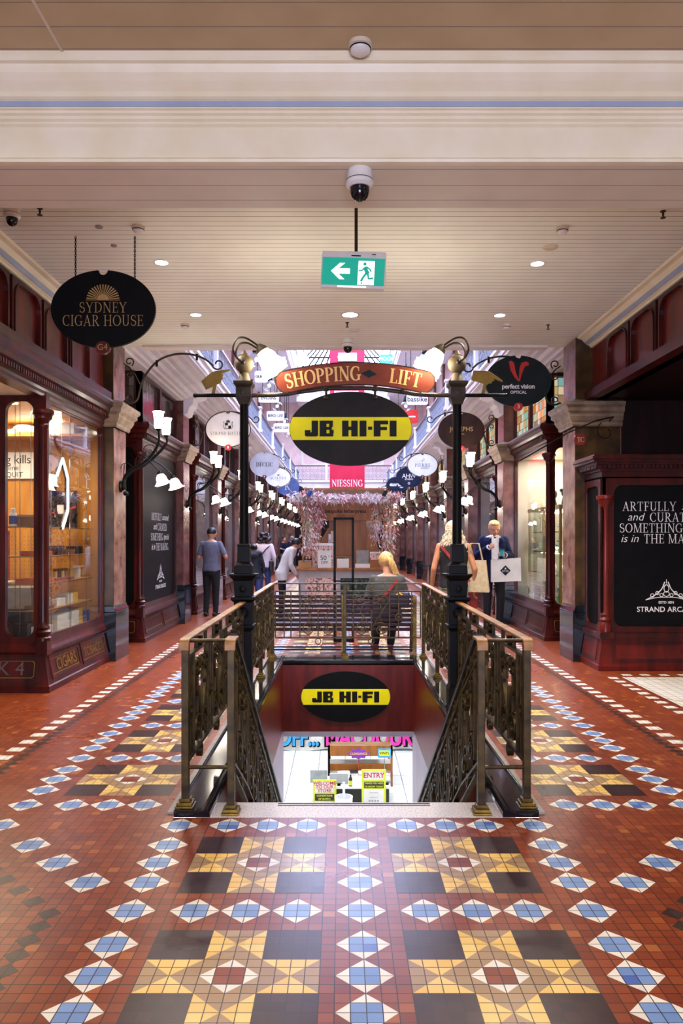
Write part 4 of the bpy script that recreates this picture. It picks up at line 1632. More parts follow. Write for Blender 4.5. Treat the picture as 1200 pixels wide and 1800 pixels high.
def jb(label, o, rx, ry, board, parent_name='store_sign', th=.035):
    t = thing(parent_name, label, 'sign', o)
    F = lambda a, b, d: (a, d, b)
    c = MB()
    c.mat(0).prism(ell(0, 0, rx, ry, 72), 0, th, F)
    c.mat(1).ring(ell(0, 0, rx * 1.004, ry * 1.006, 72), ell(0, 0, rx * .985, ry * .982, 72), .003, th - .003, F)
    c.build('board', [board, 'iron_bronze'], t, sub=False)
    h = ry * .31
    band = [(x, y) for x, y in ell(0, 0, rx * .995, ry * .995, 160) if abs(y) < h]
    band.sort(key=lambda p: math.atan2(p[1], p[0]))
    right = [p for p in band if p[0] > 0]
    left = sorted([p for p in band if p[0] < 0], key=lambda p: -p[1])
    right.sort(key=lambda p: p[1])
    xe = rx * .995 * math.sqrt(1 - (h / (ry * .995)) ** 2)
    bp = [(-xe, -h), (xe, -h)] + right + [(xe, h), (-xe, h)] + left
    MB().glyphs([(bp, [tuple(range(len(bp)))])], FRONT((0, -.001, 0)), .002).build('yellow_band', 'jb_yellow', t, sub=False)
    MB().glyphs(wide(block_letters(ry * .43), 1.22 * rx / .535 * .317 / ry), FRONT((0, -.0035, 0)), .002).build('lettering', 'letter_black', t, sub=False)
    return t


jb('charcoal oval sign with yellow band hanging from the arched tube', (.0, YP - .035, 2.468), .535, .323, 'sign_charcoal')
jb('black oval sign with yellow band on the red stairwell panel', (-.03, SY1 - .035, -.395), .537, .305, 'sign_black')


# pointing hands
def hand_sign(x, dirx, label, tilt):
    t = thing('pointing_hand_sign', label, 'sign', (x, YP, 2.765), 'gold pointing hand signs')
    H = [(-.13, .03), (-.03, .065), (.0, .07), (.05, .06), (.14, .035), (.145, .022), (.06, .025), (.075, .01), (.055, -.005), (.06, -.02), (.035, -.03), (.03, -.045), (-.03, -.05), (-.12, -.055)]
    ca, sa = math.cos(tilt), math.sin(tilt)
    Q = []
    for a, b in H:
        a2, b2 = a * ca - b * sa, a * sa + b * ca
        Q.append((dirx * a2, b2 + .145))
    if dirx < 0:
        Q = Q[::-1]
    MB().prism(Q, -.006, .006, lambda a, b, d: (a, d, b)).build('hand', 'gilt', t, sub=False, bev=.002)
    MB().strap([(-dirx * .03, 0), (-dirx * .005, .12)], .028, .008, lambda u, v, w: (u, w, v)).build('stem', 'gilt', t, sub=False)
    return t


hand_sign(-1.18, 1, 'gold pointing hand on the left end of the sign tube', R(22))
hand_sign(1.19, 1, 'gold pointing hand on the right end of the sign tube', R(-20))


# ================================================================== CEILING FITTINGS
def cy(py, z=CEIL):
    return 1360 * (z - 1.5) / (948 - py)


def cx(px, d):
    return (px - 600) / 1360 * d - .08


def det(px, py, label, z=CEIL, k=1.0, d=None):
    d = d or cy(py, z)
    x = cx(px, d)
    t = thing('smoke_detector', label, 'smoke detector', (x, d, z), 'round smoke detectors on the ceiling')
    MB().lathe([(.052 * k, 0), (.052 * k, -.02), (.045 * k, -.024)], (x, d, z), 24).build('base', 'cream_plastic', t, smooth=True)
    MB().lathe([(.045 * k, -.022), (.043 * k, -.04), (.03 * k, -.052), (.012, -.055)], (x, d, z), 24).build('cap', 'white_plastic', t, smooth=True)
    MB().lathe([(.047 * k, -.026), (.047 * k, -.031)], (x, d, z), 24).build('vent_ring', 'iron_black', t)


det(633, 92, 'smoke detector on the ceiling in front of the crossbeam', d=3.87, k=1.15)
det(243, 398, 'smoke detector above the right chain of the cigar sign')
det(988, 400, 'smoke detector on the right of the exit sign', k=.95)
det(325, 570, 'small smoke detector near the left ceiling edge', k=.95)
det(890, 571, 'small smoke detector near the right ceiling edge', k=.95)


def dome(x, y, z, label, k=1.0, tilt=None):
    t = thing('security_camera', label, 'security camera', (x, y, z), 'dome security cameras')
    MB().lathe([(.072 * k, 0), (.078 * k, -.012), (.078 * k, -.06 * k), (.082 * k, -.066 * k), (.082 * k, -.085 * k), (.062 * k, -.1 * k)], (x, y, z), 28).build('housing', 'white_plastic', t, smooth=True)
    MB().lathe([(.0795 * k, -.058 * k), (.0795 * k, -.064 * k)], (x, y, z), 28).build('seal', 'iron_black', t)
    MB().lathe([(.056 * k, -.095 * k), (.056 * k, -.125 * k), (.048 * k, -.152 * k), (.03 * k, -.172 * k), (.004, -.18 * k)], (x, y, z), 24).build('dome', 'smoke_dome', t, smooth=True)


dome(cx(632, 4.2), 4.2, 3.5, 'white dome security camera under the crossbeam', .93)
dome(cx(21, cy(366)), cy(366), CEIL, 'small dome security camera at the far left of the ceiling', .75)
dome(cx(611, 9.6), 9.6, CEIL, 'dome security camera at the ceiling edge above the lift sign', .95)


def downlight(px, py, label, k=1.0):
    d = cy(py)
    x = cx(px, d)
    t = thing('downlight', label, 'downlight', (x, d, CEIL), 'recessed ceiling downlights')
    MB().ring(ell(x, d, .072 * k, .072 * k, 28), ell(x, d, .055 * k, .055 * k, 28), CEIL - .006, CEIL).build('trim_ring', 'white_plastic', t)
    MB().lathe([(.0555 * k, -.001), (.0555 * k, -.004)], (x, d, CEIL), 24).build('lens', 'downlight_glow', t)
    l = bpy.data.lights.new('downlight_beam', 'SPOT')
    l.energy = DL
    l.color = (1, .90, .80)
    l.spot_size = R(130)
    l.spot_blend = .8
    l.shadow_soft_size = .05
    o = bpy.data.objects.new('downlight_beam', l)
    o.location = (0, 0, -.03)
    COL.objects.link(o)
    o.parent = t


DL = 170
downlight(284, 461, 'lit downlight behind the cigar house sign')
downlight(944, 463, 'lit downlight nearest on the right')
downlight(344, 553, 'lit downlight at the left, near the ceiling edge')
downlight(878, 554, 'lit downlight at the right, near the ceiling edge')
downlight(615, 553, 'lit downlight in the middle below the exit sign', 1.5)
# unseen downlights added to light the hall in front of the beam
for x, y in ((-2.2, 2.6), (2.2, 2.6), (0, 2.0), (-2.2, .2), (2.2, .2)):
    t = thing('downlight', 'added unseen downlight on the ceiling in front of the crossbeam', 'downlight', (x, y, CEIL), 'added downlights before the beam')
    MB().lathe([(.055, -.001), (.055, -.004)], (x, y, CEIL), 24).build('lens', 'downlight_glow', t)
    l = bpy.data.lights.new('downlight_beam', 'SPOT')
    l.energy = DL * .35
    l.color = (1, .90, .80)
    l.spot_size = R(160)
    l.spot_blend = .8
    l.shadow_soft_size = .05
    o = bpy.data.objects.new('downlight_beam', l)
    o.location = (0, 0, -.03)
    COL.objects.link(o)
    o.parent = t


def sprinkler(px, py, label):
    d = cy(py - 6)
    x = cx(px, d)
    t = thing('sprinkler', label, 'sprinkler', (x, d, CEIL), 'fire sprinklers')
    MB().lathe([(.022, 0), (.022, -.005), (.008, -.008), (.008, -.03), (.004, -.05)], (x, d, CEIL), 12).build('nozzle', 'iron_bronze', t)
    MB().lathe([(.02, -.05), (.02, -.053)], (x, d, CEIL), 12).build('deflector', 'iron_bronze', t)


sprinkler(70, 372, 'small sprinkler beside the far left dome camera')
sprinkler(610, 573, 'small sprinkler in the middle, under the central downlight')
sprinkler(963, 577, 'small sprinkler near the right pillar top')
sprinkler(1165, 377, 'small sprinkler at the far right of the ceiling')


def flatdisc(px, py, r, mat, label, name='speaker_grille', cat='ceiling speaker'):
    d = cy(py)
    x = cx(px, d)
    t = thing(name, label, cat, (x, d, CEIL), 'flat round ceiling discs')
    MB().lathe([(r, 0), (r, -.006), (r * .85, -.011)], (x, d, CEIL), 28).build('rim', mat, t, smooth=True)
    MB().lathe([(r * .8, -.0105), (r * .3, -.014), (.002, -.014)], (x, d, CEIL), 28).build('grille', mat, t, smooth=True)


flatdisc(967, 434, .065, 'cream_plastic', 'flat cream ceiling speaker below the right smoke detector')
flatdisc(622, 580, .075, 'white_plastic', 'flat white ceiling disc over the lift sign')
flatdisc(174, 398, .03, 'stone_grey', 'small grey ceiling disc above the cigar sign', 'ceiling_sensor', 'sensor')
flatdisc(200, 431, .026, 'stone_grey', 'small grey ceiling disc between the two sign chains', 'ceiling_sensor', 'sensor')
c = MB()
c.ring(rrect(-4.0, -1.49, 1.5, cy(110), .01), rrect(-3.98, -1.505, 1.52, cy(110) - .015, .01), CEIL - .004, CEIL)
tag(c.build('access_hatch', 'cream_plastic'), 'large flat access hatch in the ceiling, top left corner', 'hatch')

# exit sign
YX = 5.7
ex = thing('exit_sign', 'green illuminated running man exit sign hanging from the ceiling', 'exit sign', (cx(621, YX), YX, 3.47))
ca = MB()
ca.box(-.233, .233, -.03, .03, .095, .140)
ca.box(-.236, -.229, -.032, .03, -.115, .12).box(.229, .236, -.032, .03, -.115, .12).box(-.233, .233, -.03, .03, -.128, -.108)
ca.build('housing', 'white_plastic', ex, sub=False, bev=.004)
MB().box(-.229, .229, -.022, .022, -.108, .095).build('green_panel', 'exit_green', ex, sub=False)
MB().box(-.02, .05, -.0315, -.03, .104, .112).box(.13, .16, -.0315, -.03, .118, .124).build('slot', 'iron_black', ex, sub=False)
MB().box(-.11, .1, -.032, -.03, -.124, -.113).build('lamp_strip', 'exit_white', ex, sub=False)
E = FRONT((0, -.0225, 0))
arrow = poly((-.165, -.005), (-.1, .055), (-.06, .055), (-.105, .018), (-.025, .018), (-.025, -.024), (-.105, -.024), (-.06, -.064), (-.1, -.064))
arrow = poly((-.165, -.004), (-.1, .056), (-.062, .056), (-.108, .017), (-.108, -.023), (-.062, -.064), (-.1, -.064)) + rects((-.12, -.025, -.023, .017))
MB().glyphs(arrow, E, .001).build('arrow', 'exit_white', ex, sub=False)
MB().glyphs(rects((.035, .155, -.1, .075)), E, .0008).build('door_symbol', 'exit_white', ex, sub=False)
man = disc(.083, .052, .012) + line2([(.083, .03), (.1, -.005), (.11, -.02)], .028) + line2([(.1, -.01), (.075, -.045), (.06, -.075)], .016) + line2([(.108, -.02), (.115, -.055), (.15, -.05)], .015)
man += line2([(.088, .03), (.065, .005), (.04, .002)], .011) + line2([(.095, .032), (.12, .015), (.132, -.004)], .011) + line2([(.06, -.085), (.07, -.092)], .012)
MB().glyphs(man, FRONT((0, -.0236, 0)), .001).build('running_figure', 'exit_green', ex, sub=False)
ex.rotation_euler = (0, R(3.2), R(-4))
rd = MB().tube([(.02, 0, .13), (.02, 0, .515)], .0125, 10)
rod = rd.build('hanging_rod', 'iron_bronze', ex, sub=False)
rod.rotation_euler = (0, R(-3.2), 0)
# ================================================================== SHOPFRONTS
def leadedm(name, cols, dark='#14100e', px=.11, pz=.11, lead=.06, rough=.15, axis=1, em_=0.0):
    m = bpy.data.materials.new(name)
    m.use_nodes = True
    nt = m.node_tree
    L = nt.links.new
    b = nt.nodes['Principled BSDF']
    b.inputs['Roughness'].default_value = rough
    tc = nt.nodes.new('ShaderNodeTexCoord')
    mp = nt.nodes.new('ShaderNodeMapping')
    mp.inputs['Scale'].default_value = (1 / px, 1 / px, 1 / pz)
    sp = nt.nodes.new('ShaderNodeSeparateXYZ')
    cb = nt.nodes.new('ShaderNodeCombineXYZ')
    ad = nt.nodes.new('ShaderNodeMath')
    ad.operation = 'ADD'
    L(tc.outputs['Object'], mp.inputs[0])
    L(mp.outputs[0], sp.inputs[0])
    L(sp.outputs[0], ad.inputs[0])
    L(sp.outputs[1], ad.inputs[1])
    L(ad.outputs[0], cb.inputs[0])
    L(sp.outputs[2], cb.inputs[1])
    fl_ = nt.nodes.new('ShaderNodeVectorMath')
    fl_.operation = 'FLOOR'
    fr = nt.nodes.new('ShaderNodeVectorMath')
    fr.operation = 'FRACTION'
    L(cb.outputs[0], fl_.inputs[0])
    L(cb.outputs[0], fr.inputs[0])
    wn = nt.nodes.new('ShaderNodeTexWhiteNoise')
    wn.noise_dimensions = '2D'
    L(fl_.outputs[0], wn.inputs['Vector'])
    rp = nt.nodes.new('ShaderNodeValToRGB')
    rp.color_ramp.interpolation = 'CONSTANT'
    el = rp.color_ramp.elements
    for i, cc in enumerate(cols):
        e = el[i] if i < 2 else el.new(i / len(cols))
        e.position = i / len(cols)
        e.color = lin(cc)
    L(wn.outputs['Value'], rp.inputs[0])
    s2 = nt.nodes.new('ShaderNodeSeparateXYZ')
    L(fr.outputs[0], s2.inputs[0])
    mn = nt.nodes.new('ShaderNodeMath')
    mn.operation = 'MINIMUM'
    L(s2.outputs[0], mn.inputs[0])
    L(s2.outputs[1], mn.inputs[1])
    lt = nt.nodes.new('ShaderNodeMath')
    lt.operation = 'LESS_THAN'
    lt.inputs[1].default_value = lead
    L(mn.outputs[0], lt.inputs[0])
    mx = nt.nodes.new('ShaderNodeMix')
    mx.data_type = 'RGBA'
    L(lt.outputs[0], mx.inputs['Factor'])
    L(rp.outputs[0], mx.inputs['A'])
    mx.inputs['B'].default_value = lin(dark)
    L(mx.outputs['Result'], b.inputs['Base Color'])
    if em_:
        L(mx.outputs['Result'], b.inputs['Emission Color'])
        b.inputs['Emission Strength'].default_value = em_
    MATS[name] = m


leadedm('leaded_dark', ['#3a3632', '#554e4a', '#2c2a2c', '#6a6460', '#44302a'], px=.075, pz=.15)
# a glow in the panes stands in for shop light behind them
leadedm('leaded_colour', ['#c9a868', '#7fb0a8', '#d8c9a0', '#b8884a', '#8ab89a', '#9a7a5a', '#c8d0c0'], px=.12, pz=.13, em_=.35)


def cornice(c, pts, y0, y1, x_end, dent=True):
    """mouldings in (out, z): runs along the window plane and returns along the camera-facing end"""
    n = len(pts)
    vs = []
    for o, z in pts:
        vs += [(o, y1, z), (o, y0 - o, z), (x_end, y0 - o, z)]
    fs = []
    for i in range(n - 1):
        for j in range(2):
            fs.append((3 * i + j, 3 * i + j + 1, 3 * i + 4 + j, 3 * i + 3 + j))
    c.add(vs, fs)
    c.add([(pts[-1][0], y1, pts[-1][1]), (pts[-1][0], y0 - pts[-1][0], pts[-1][1]), (x_end, y0 - pts[-1][0], pts[-1][1]), (x_end, y1, pts[-1][1])], [(0, 1, 2, 3)])


CP = [(0, 2.90), (.015, 2.92), (.015, 2.95), (.03, 2.97), (.06, 2.98), (.06, 3.03), (.10, 3.05), (.11, 3.09), (.15, 3.12), (.155, 3.16), (.13, 3.2)]


def cornice_side(c, L):
    c.prof_y([(-.12, 2.90)] + CP + [(.0, 3.26), (-.12, 3.26)], -2.9, L)


def shop_bay(label, loc, L, W=.6, fill='glass', transom='leaded_dark', wood='mahogany', back='plaster', mull=None, scale_x=1, end_cornice=None, name='shopfront', group=None, deep=1.1, light='shop_light', transom_on=True, inner=0, ret=True):
    """local: window plane x=0 looking to +x, y=0 nearest end with the corner column"""
    t = thing(name, label, 'shopfront', loc, group)
    pane = 'pane' if fill == 'glass' else fill
    # stall riser
    c = MB()
    c.add([(.07, -.07, 0), (.07, L, 0), (.07, L, .06), (.07, -.07, .06), (.06, -.06, .07), (.06, L, .07), (.0, L, .37), (0, 0, .37), (-W, -.07, 0), (-W, -.07, .06), (-W, -.06, .07), (-W, 0, .37)],
          [(0, 1, 2, 3), (3, 2, 5, 4), (4, 5, 6, 7), (8, 0, 3, 9), (9, 3, 4, 10), (10, 4, 7, 11)])
    c.add([(0, 0, .37), (0, L, .37), (-.3, L, .37), (-W, 0, .37)], [(0, 1, 2, 3)])
    rs = c.build('stall_riser', wood, t, sub=False)
    sl = (.06 / .30)
    npan = max(2, int(L / .9))
    S = lambda a, b, d: (.06 - sl * (b - .07) + d, a, b)
    for i in range(npan):
        a0 = .06 + i * (L - .08) / npan
        a1 = a0 + (L - .08) / npan - .06
        o1 = rrect(a0, a1, .11, .345, .01)
        i1 = rrect(a0 + .03, a1 - .03, .14, .315, .01)
        p = MB()
        p.mat(0).ring(o1, i1, 0, .012, S)
        p.mat(1).ring(rrect(a0 + .04, a1 - .04, .15, .305, .02), rrect(a0 + .045, a1 - .045, .155, .30, .02), 0, .003, S)
        p.build('riser_panel', [wood, 'gilt'], t, sub=False)
    S2 = lambda a, b, d: (a, -.06 + sl * (b - .07) - d, b)
    p = MB()
    p.mat(0).ring(rrect(-W + .03, -.05, .10, .345, .01), rrect(-W + .06, -.08, .13, .315, .01), 0, .012, S2)
    p.mat(1).ring(rrect(-W + .07, -.09, .14, .305, .03), rrect(-W + .076, -.096, .146, .299, .03), 0, .003, S2)
    p.build('riser_panel', [wood, 'gilt'], t, sub=False)
    # sill
    c = MB()
    c.prof_y([(-.1, .37), (.02, .37), (.035, .39), (.035, .41), (.015, .44), (0, .47), (-.02, .5), (-.1, .5)], 0, L)
    c.prof_x([(.1, .37), (-.02, .37), (-.035, .39), (-.035, .41), (-.015, .44), (0, .47), (.02, .5), (.1, .5)], -W, .0)
    c.build('sill', wood, t, sub=False)
    # frames with rounded corners
    ZT = 2.88
    fy = lambda a, b, d: (d, a, b)
    fx = lambda a, b, d: (a, d, b)
    c = MB()
    c.ring(rrect(.0, L, .46, ZT + .06, .001), rrect(.11, L - .05, .53, ZT - .02, .1), -.06, .0, fy)
    c.ring(rrect(.11, L - .05, .53, ZT - .02, .1), rrect(.125, L - .065, .545, ZT - .035, .09), -.05, -.012, fy)
    c.build('window_frame', wood, t, sub=False)
    MB().box(-.032, -.026, .1, L - .04, .52, ZT).build('side_pane', pane, t, sub=False)
    cuts = [0] + (mull or []) + [W]
    c = MB()
    for a, b in zip(cuts[:-1], cuts[1:]):
        e = .11 if a == 0 else .03
        c.ring(rrect(-b, -a, .46, ZT + .06, .001), rrect(-b + .03, -a - e, .53, ZT - .02, .1), 0, .06, fx)
    c.build('return_frame', wood, t, sub=False)
    MB().box(-W + .02, -.1, .026, .032, .52, ZT).build('return_pane', pane, t, sub=False)
    # corner column
    prof = [(.075, .50), (.075, .53), (.06, .545), (.075, .57), (.078, .59), (.055, .61), (.065, .63), (.05, .66), (.046, .7), (.043, 2.6), (.05, 2.61), (.05, 2.63), (.045, 2.64), (.06, 2.67), (.085, 2.69), (.088, 2.72), (.105, 2.74), (.105, 2.77), (.06, 2.79)]
    c = MB()
    c.lathe(prof, (-.025, .025, 0), 20)
    c.build('corner_column', wood, t, smooth=True, sub=False)
    MB().box(-.08, .034, -.034, .08, .36, .505).build('column_foot', wood, t, sub=False)
    c = MB().box(-.07, .02, -.02, .07, 2.78, ZT + .07)
    c.build('column_block', wood, t, sub=False)
    # entablature
    c = MB()
    c.mat(0)
    if not ret:
        cornice_side(c, L)
    else:
        cornice(c, [(0, 2.90), (.015, 2.92), (.015, 2.95), (.03, 2.97), (.06, 2.98), (.06, 3.03), (.10, 3.05), (.11, 3.09), (.15, 3.12), (.155, 3.16), (.13, 3.2)], 0, L, -W)
    c.build('cornice', wood if end_cornice is None else end_cornice, t, sub=False)
    c = MB()
    y = .0 if ret else -2.8
    while y < L - .04:
        c.box(.03, .085, y, y + .028, 2.985, 3.03)
        y += .052
    c.build('dentil_course', wood, t, sub=False)
    c = MB()
    x = -.02
    while ret and x > -W:
        c.box(x - .028, x, -.085, -.03, 2.985, 3.03)
        x -= .052
    if ret:
        c.build('dentil_course', wood, t, sub=False)
    # transom above
    if transom_on:
        c = MB()
        nb = max(2, int(L / 1.0))
        for i in range(nb):
            a0 = i * L / nb
            c.ring(rrect(a0, a0 + L / nb, 3.2, 3.97, .001), rrect(a0 + .07, a0 + L / nb - .04, 3.28, 3.91, .001), -.1, 0, fy)
        c.ring(rrect(-W, -.0, 3.2, 3.97, .001), rrect(-W + .07, -.08, 3.28, 3.91, .001), 0, .1, fx)
        c.build('transom_frame', wood, t, sub=False)
        MB().box(-.06, -.05, .05, L, 3.24, 3.94).build('leaded_pane', transom, t, sub=False)
        MB().box(-W + .03, -.05, .05, .06, 3.24, 3.94).build('leaded_pane', transom, t, sub=False)
    # inside
    if inner:  # area light added under the display ceiling to brighten the window
        l = bpy.data.lights.new('display_fill', 'AREA')
        l.shape = 'RECTANGLE'
        l.size = deep * .6
        l.size_y = L * .7
        l.energy = inner
        l.color = (1, .86, .66) if light == 'shop_light' else (1, .95, .86)
        lo = bpy.data.objects.new('display_fill', l)
        lo.location = (-deep * .5, L * .5, 2.88)
        COL.objects.link(lo)
        lo.parent = t
    if fill == 'glass':
        c = MB()
        c.box(-deep - .05, -deep, 0, L, .5, 2.95)
        c.box(-deep, -.06, L - .05, L - .04, .5, 2.95)
        c.build('back_panel', back, t, sub=False)
        MB().box(-deep, -.06, .05, L, .44, .50).build('display_deck', 'light_wood' if back == 'ochre_wood' else back, t, sub=False)
        MB().box(-deep, -.06, .05, L, 2.90, 2.95).build('display_ceiling', back, t, sub=False)
        c = MB()
        nl = 3
        for i in range(nl):
            y = L * (i + .5) / nl
            c.lathe([(.05, 2.9), (.05, 2.893)], (-.45, y, 0), 12)
        c.build('display_fill_disc', light, t, sub=False)  # glowing discs added to light the display from inside
    else:
        MB().box(-.5, -.45, .05, L, .5, 2.95).build('back_panel', 'mahogany_dark', t, sub=False)
    t.scale = (scale_x, 1, 1)
    return t


FX = 3.0
# cigar shop
cg = shop_bay('mahogany cigar shop window with gold lettered base', (-FX, 7.62, 0), 1.9, W=2.3, mull=[.42, 1.4], back='ochre_wood', deep=2.2, transom_on=False, inner=45, ret=False, name='cigar_shopfront')
S = lambda y: (.06 - .2 * (y - .07))
def riser_text(t, s, y, z, size, mat, nm='lettering'):
    M = Matrix.Translation((.06 - .2 * (z - .07) + .003, y, z)) @ Matrix.Rotation(-math.atan(.2), 4, 'Y') @ EAST((0, 0, 0))
    MB().glyphs(sans(s, size, space=1.0), M, .002).build(nm, mat, t, sub=False)
riser_text(cg, 'CIGARS', .52, .225, .17, 'gilt')
riser_text(cg, 'TOBACCO', 1.43, .225, .15, 'gilt')
M = Matrix.Translation((-.32, -.06 + .2 * (.225 - .07) - .003, .225)) @ Matrix.Rotation(-math.atan(.2), 4, 'X') @ FRONT((0, 0, 0))
MB().glyphs(sans('K 4', .19), M, .002).build('lettering', 'letter_dim', cg, sub=False)

# second on the left: blacked out with writing
def artfully(xs, ital):
    P = []
    def row(parts, y):
        nonlocal P
        tot = 0
        seg = []
        for kind, s, sz in parts:
            g = serif(s, sz, .03, .62, align='LEFT') if kind == 'r' else sans(s, sz * 1.25, -.001, .28, align='LEFT')
            w = max(p[0] for vs, fs in g for p in vs) if g else 0
            seg.append((g, tot))
            tot += w + .05
        for g, o in seg:
            P += shift(g, o - tot / 2, y)
    row([('r', 'ARTFULLY', .115), ('i', ital, .115)], .24)
    row([('i', 'and', .115), ('r', 'CURATED.', .115)], .08)
    row([('r', 'SOMETHING', .115), ('i', 'special', .115)], -.08)
    row([('i', 'is in', .115), ('r', 'THE MAKING.', .115)], -.24)
    return wide(P, xs)


def arcade_logo():
    g = []
    for s in (-1, 1):
        g += line2(smooth_path([(s * .25, -.0), (s * .14, .06), (s * .06, .13), (s * .02, .22)], 4), .012)
        g += line2(smooth_path([(s * .25, -.0), (s * .12, .03), (0, .035)], 4), .008)
        for a, b, r in ((.17, .055, .022), (.11, .085, .02), (.06, .06, .02)):
            g += line2(ell(s * a, b, r, r, 12) + [(s * a + r, b)], .008)
    g += line2(ell(0, .14, .03, .045, 14) + [(.03, .14)], .010) + line2(ell(0, .075, .035, .03, 12) + [(.035, .075)], .008)
    g += rects((-.004, .004, .2, .25))
    g += shift(sans('ESTD 1891', .042, .001), 0, -.03)
    g += shift(sans('STRAND ARCADE', .088, .001, space=1.02), 0, -.115)
    return g


b2 = shop_bay('mahogany shopfront with tall black painted panels and small white text', (-FX, 11.3, 0), 2.4, fill='sign_black', name='painted_shopfront')
MB().glyphs(shift(artfully(1.0, 'curated'), 0, 0, 1.0), EAST((-.024, 1.3, 1.62)), .002).build('lettering', 'letter_white', b2, sub=False)
MB().glyphs(arcade_logo(), EAST((-.024, 1.3, .85)), .002).build('arcade_logo', 'letter_white', b2, sub=False)

# right: jewellery window
jw = shop_bay('bright cream jewellery window behind the man with the paper bag', (FX - .03, 11.45, 0), 2.25, transom='leaded_colour', back='sign_cream', scale_x=-1, name='jewellery_shopfront', inner=36, light='shop_light_cool')

GLB = 'mahogany shopfronts repeating down the arcade'
bay_l = shop_bay('', (-FX, 15.4, 0), 2.1, transom='leaded_dark', back='sign_grey', group=GLB, light='shop_light_cool')
bay_l['label'] = 'mahogany shopfront with the man in a grey shirt beside it'
def put_bay(s, i):
    y0 = PY[i] + 1.75
    L = (PY[i + 1] if i < 7 else 40.9) - y0
    q = dup(bay_l, (s * FX, y0, 0), '%s mahogany shopfront from the front on the %s side' % (ORD[i + 1] if s < 0 else ORD[i + 1], SIDE[s]))
    q.scale = (1 if s < 0 else -1, L / 2.1, 1)
    return q
def strip(o, mat):
    for ch in o.children:
        if ch.name.startswith('leaded_pane'):
            ch.data = ch.data.copy()
            ch.data.materials[0] = MATS[mat]
for i in range(2, 8):
    put_bay(-1, i)
    if i < 8:
        strip(put_bay(1, i), 'leaded_colour')
q = put_bay(1, 1)
q['label'] = 'mahogany cafe window behind the woman with curly blond hair'
strip(q, 'leaded_colour')


# door recesses beside the pillars
def make_door():
    t = thing('shop_door', '', 'door', (0, 0, 0), 'recessed shop doors between the windows')
    fy = lambda a, b, d: (d, a, b)
    MB().ring(rrect(0, 1.2, 0, 3.2, .001), rrect(.1, 1.1, .0, 2.5, .02), -.06, .04, fy).build('door_frame', 'mahogany', t, sub=False)
    c = MB()
    c.ring(rrect(.1, 1.1, .0, 2.45, .001), rrect(.24, .96, .75, 2.3, .06), -.05, 0, fy)
    c.box(-.04, -.01, .24, .96, .1, .7)
    c.build('door_leaf', 'mahogany', t, sub=False)
    MB().box(-.03, -.024, .23, .97, .74, 2.31).build('pane', 'pane', t, sub=False)
    MB().tube([(.01, .3, .95), (.05, .3, .95), (.05, .3, 1.25), (.01, .3, 1.25)], .012, 7).build('handle', 'brass_bright', t, sub=False)
    return t


dr = make_door()
dr.location = (-FX - .55, PY[0] + .62, 0)
dr['label'] = 'recessed mahogany door just past the cigar shop pillar'
for i in range(0, 8):
    if i:
        dup(dr, (-FX - .55, PY[i] + .55, 0), 'recessed door on the left, behind the %s pillar' % ORD[i], 0)
    q = dup(dr, (FX + .55, PY[i] + .58, 0), 'recessed door on the right, behind the %s pillar' % ORD[i], 0)
    q.scale = (-1, 1, 1)

# black hoarding on the right, facing the camera
HX, HY = 2.90, 8.86
hd = thing('hoarding', 'black shop hoarding with large white writing and mahogany frame on the right', 'hoarding', (HX, HY, 0))
c = MB()
HW = 3.4
vs = [(-.06, -.06, 0), (HW, -.06, 0), (HW, -.06, .06), (-.06, -.06, .06), (-.05, -.05, .07), (HW, -.05, .07), (HW, 0, .38), (0, 0, .38), (-.06, .64, 0), (-.06, .64, .06), (-.05, .64, .07), (0, .64, .38)]
c.add(vs, [(0, 1, 2, 3), (3, 2, 5, 4), (4, 5, 6, 7), (8, 0, 3, 9), (9, 3, 4, 10), (10, 4, 7, 11)])
c.build('stall_riser', 'mahogany_red', hd, sub=False)
S3 = lambda a, b, d: (a, -.05 + .16 * (b - .07) - d, b)
MB().ring(rrect(.1, 3.0, .1, .34, .01), rrect(.15, 2.95, .14, .30, .01), 0, .01, S3).build('riser_panel', 'mahogany', hd, sub=False)
S4 = lambda a, b, d: (-.05 + .16 * (b - .07) - d, a, b)
MB().ring(rrect(.08, .58, .1, .34, .01), rrect(.12, .54, .14, .30, .01), 0, .01, S4).build('riser_panel', 'mahogany', hd, sub=False)
MB().glyphs(sans('JEWELLERY BOUTIQUE', .12), FRONT((1.5, -.05 + .16 * .15 - .004, .22)), .002).build('lettering', 'mahogany', hd, sub=False)
c = MB()
c.box(-.035, .13, -.05, .1, .365, .44).box(-.03, HW, -.03, .06, .37, .43).box(-.03, .06, -.03, .62, .37, .43)
c.ring(rrect(0, HW, .43, 2.22, .001), rrect(.14, HW - .1, .5, 2.12, .1), 0, .05, lambda a, b, d: (a, d, b))
c.ring(rrect(0, .62, .43, 2.22, .001), rrect(.13, .56, .5, 2.12, .08), 0, .05, lambda a, b, d: (d, a, b))
c.build('frame', 'mahogany', hd, sub=False, bev=.004)
c = MB().box(.1, HW, .02, .05, .45, 2.2).box(.02, .05, .1, .6, .45, 2.2)
c.build('board', 'sign_black', hd, sub=False)
c = MB().lathe([(.07, .43), (.07, .52), (.055, .55), (.07, .58), (.05, .61), (.06, .64), (.045, .67), (.042, 1.85), (.05, 1.87), (.055, 1.89), (.08, 1.92), (.085, 1.95), (.1, 1.965), (.1, 2.0), (.05, 2.01)], (.05, .03, 0), 20)
c.build('corner_column', 'mahogany_red', hd, smooth=True, sub=False)
c = MB()
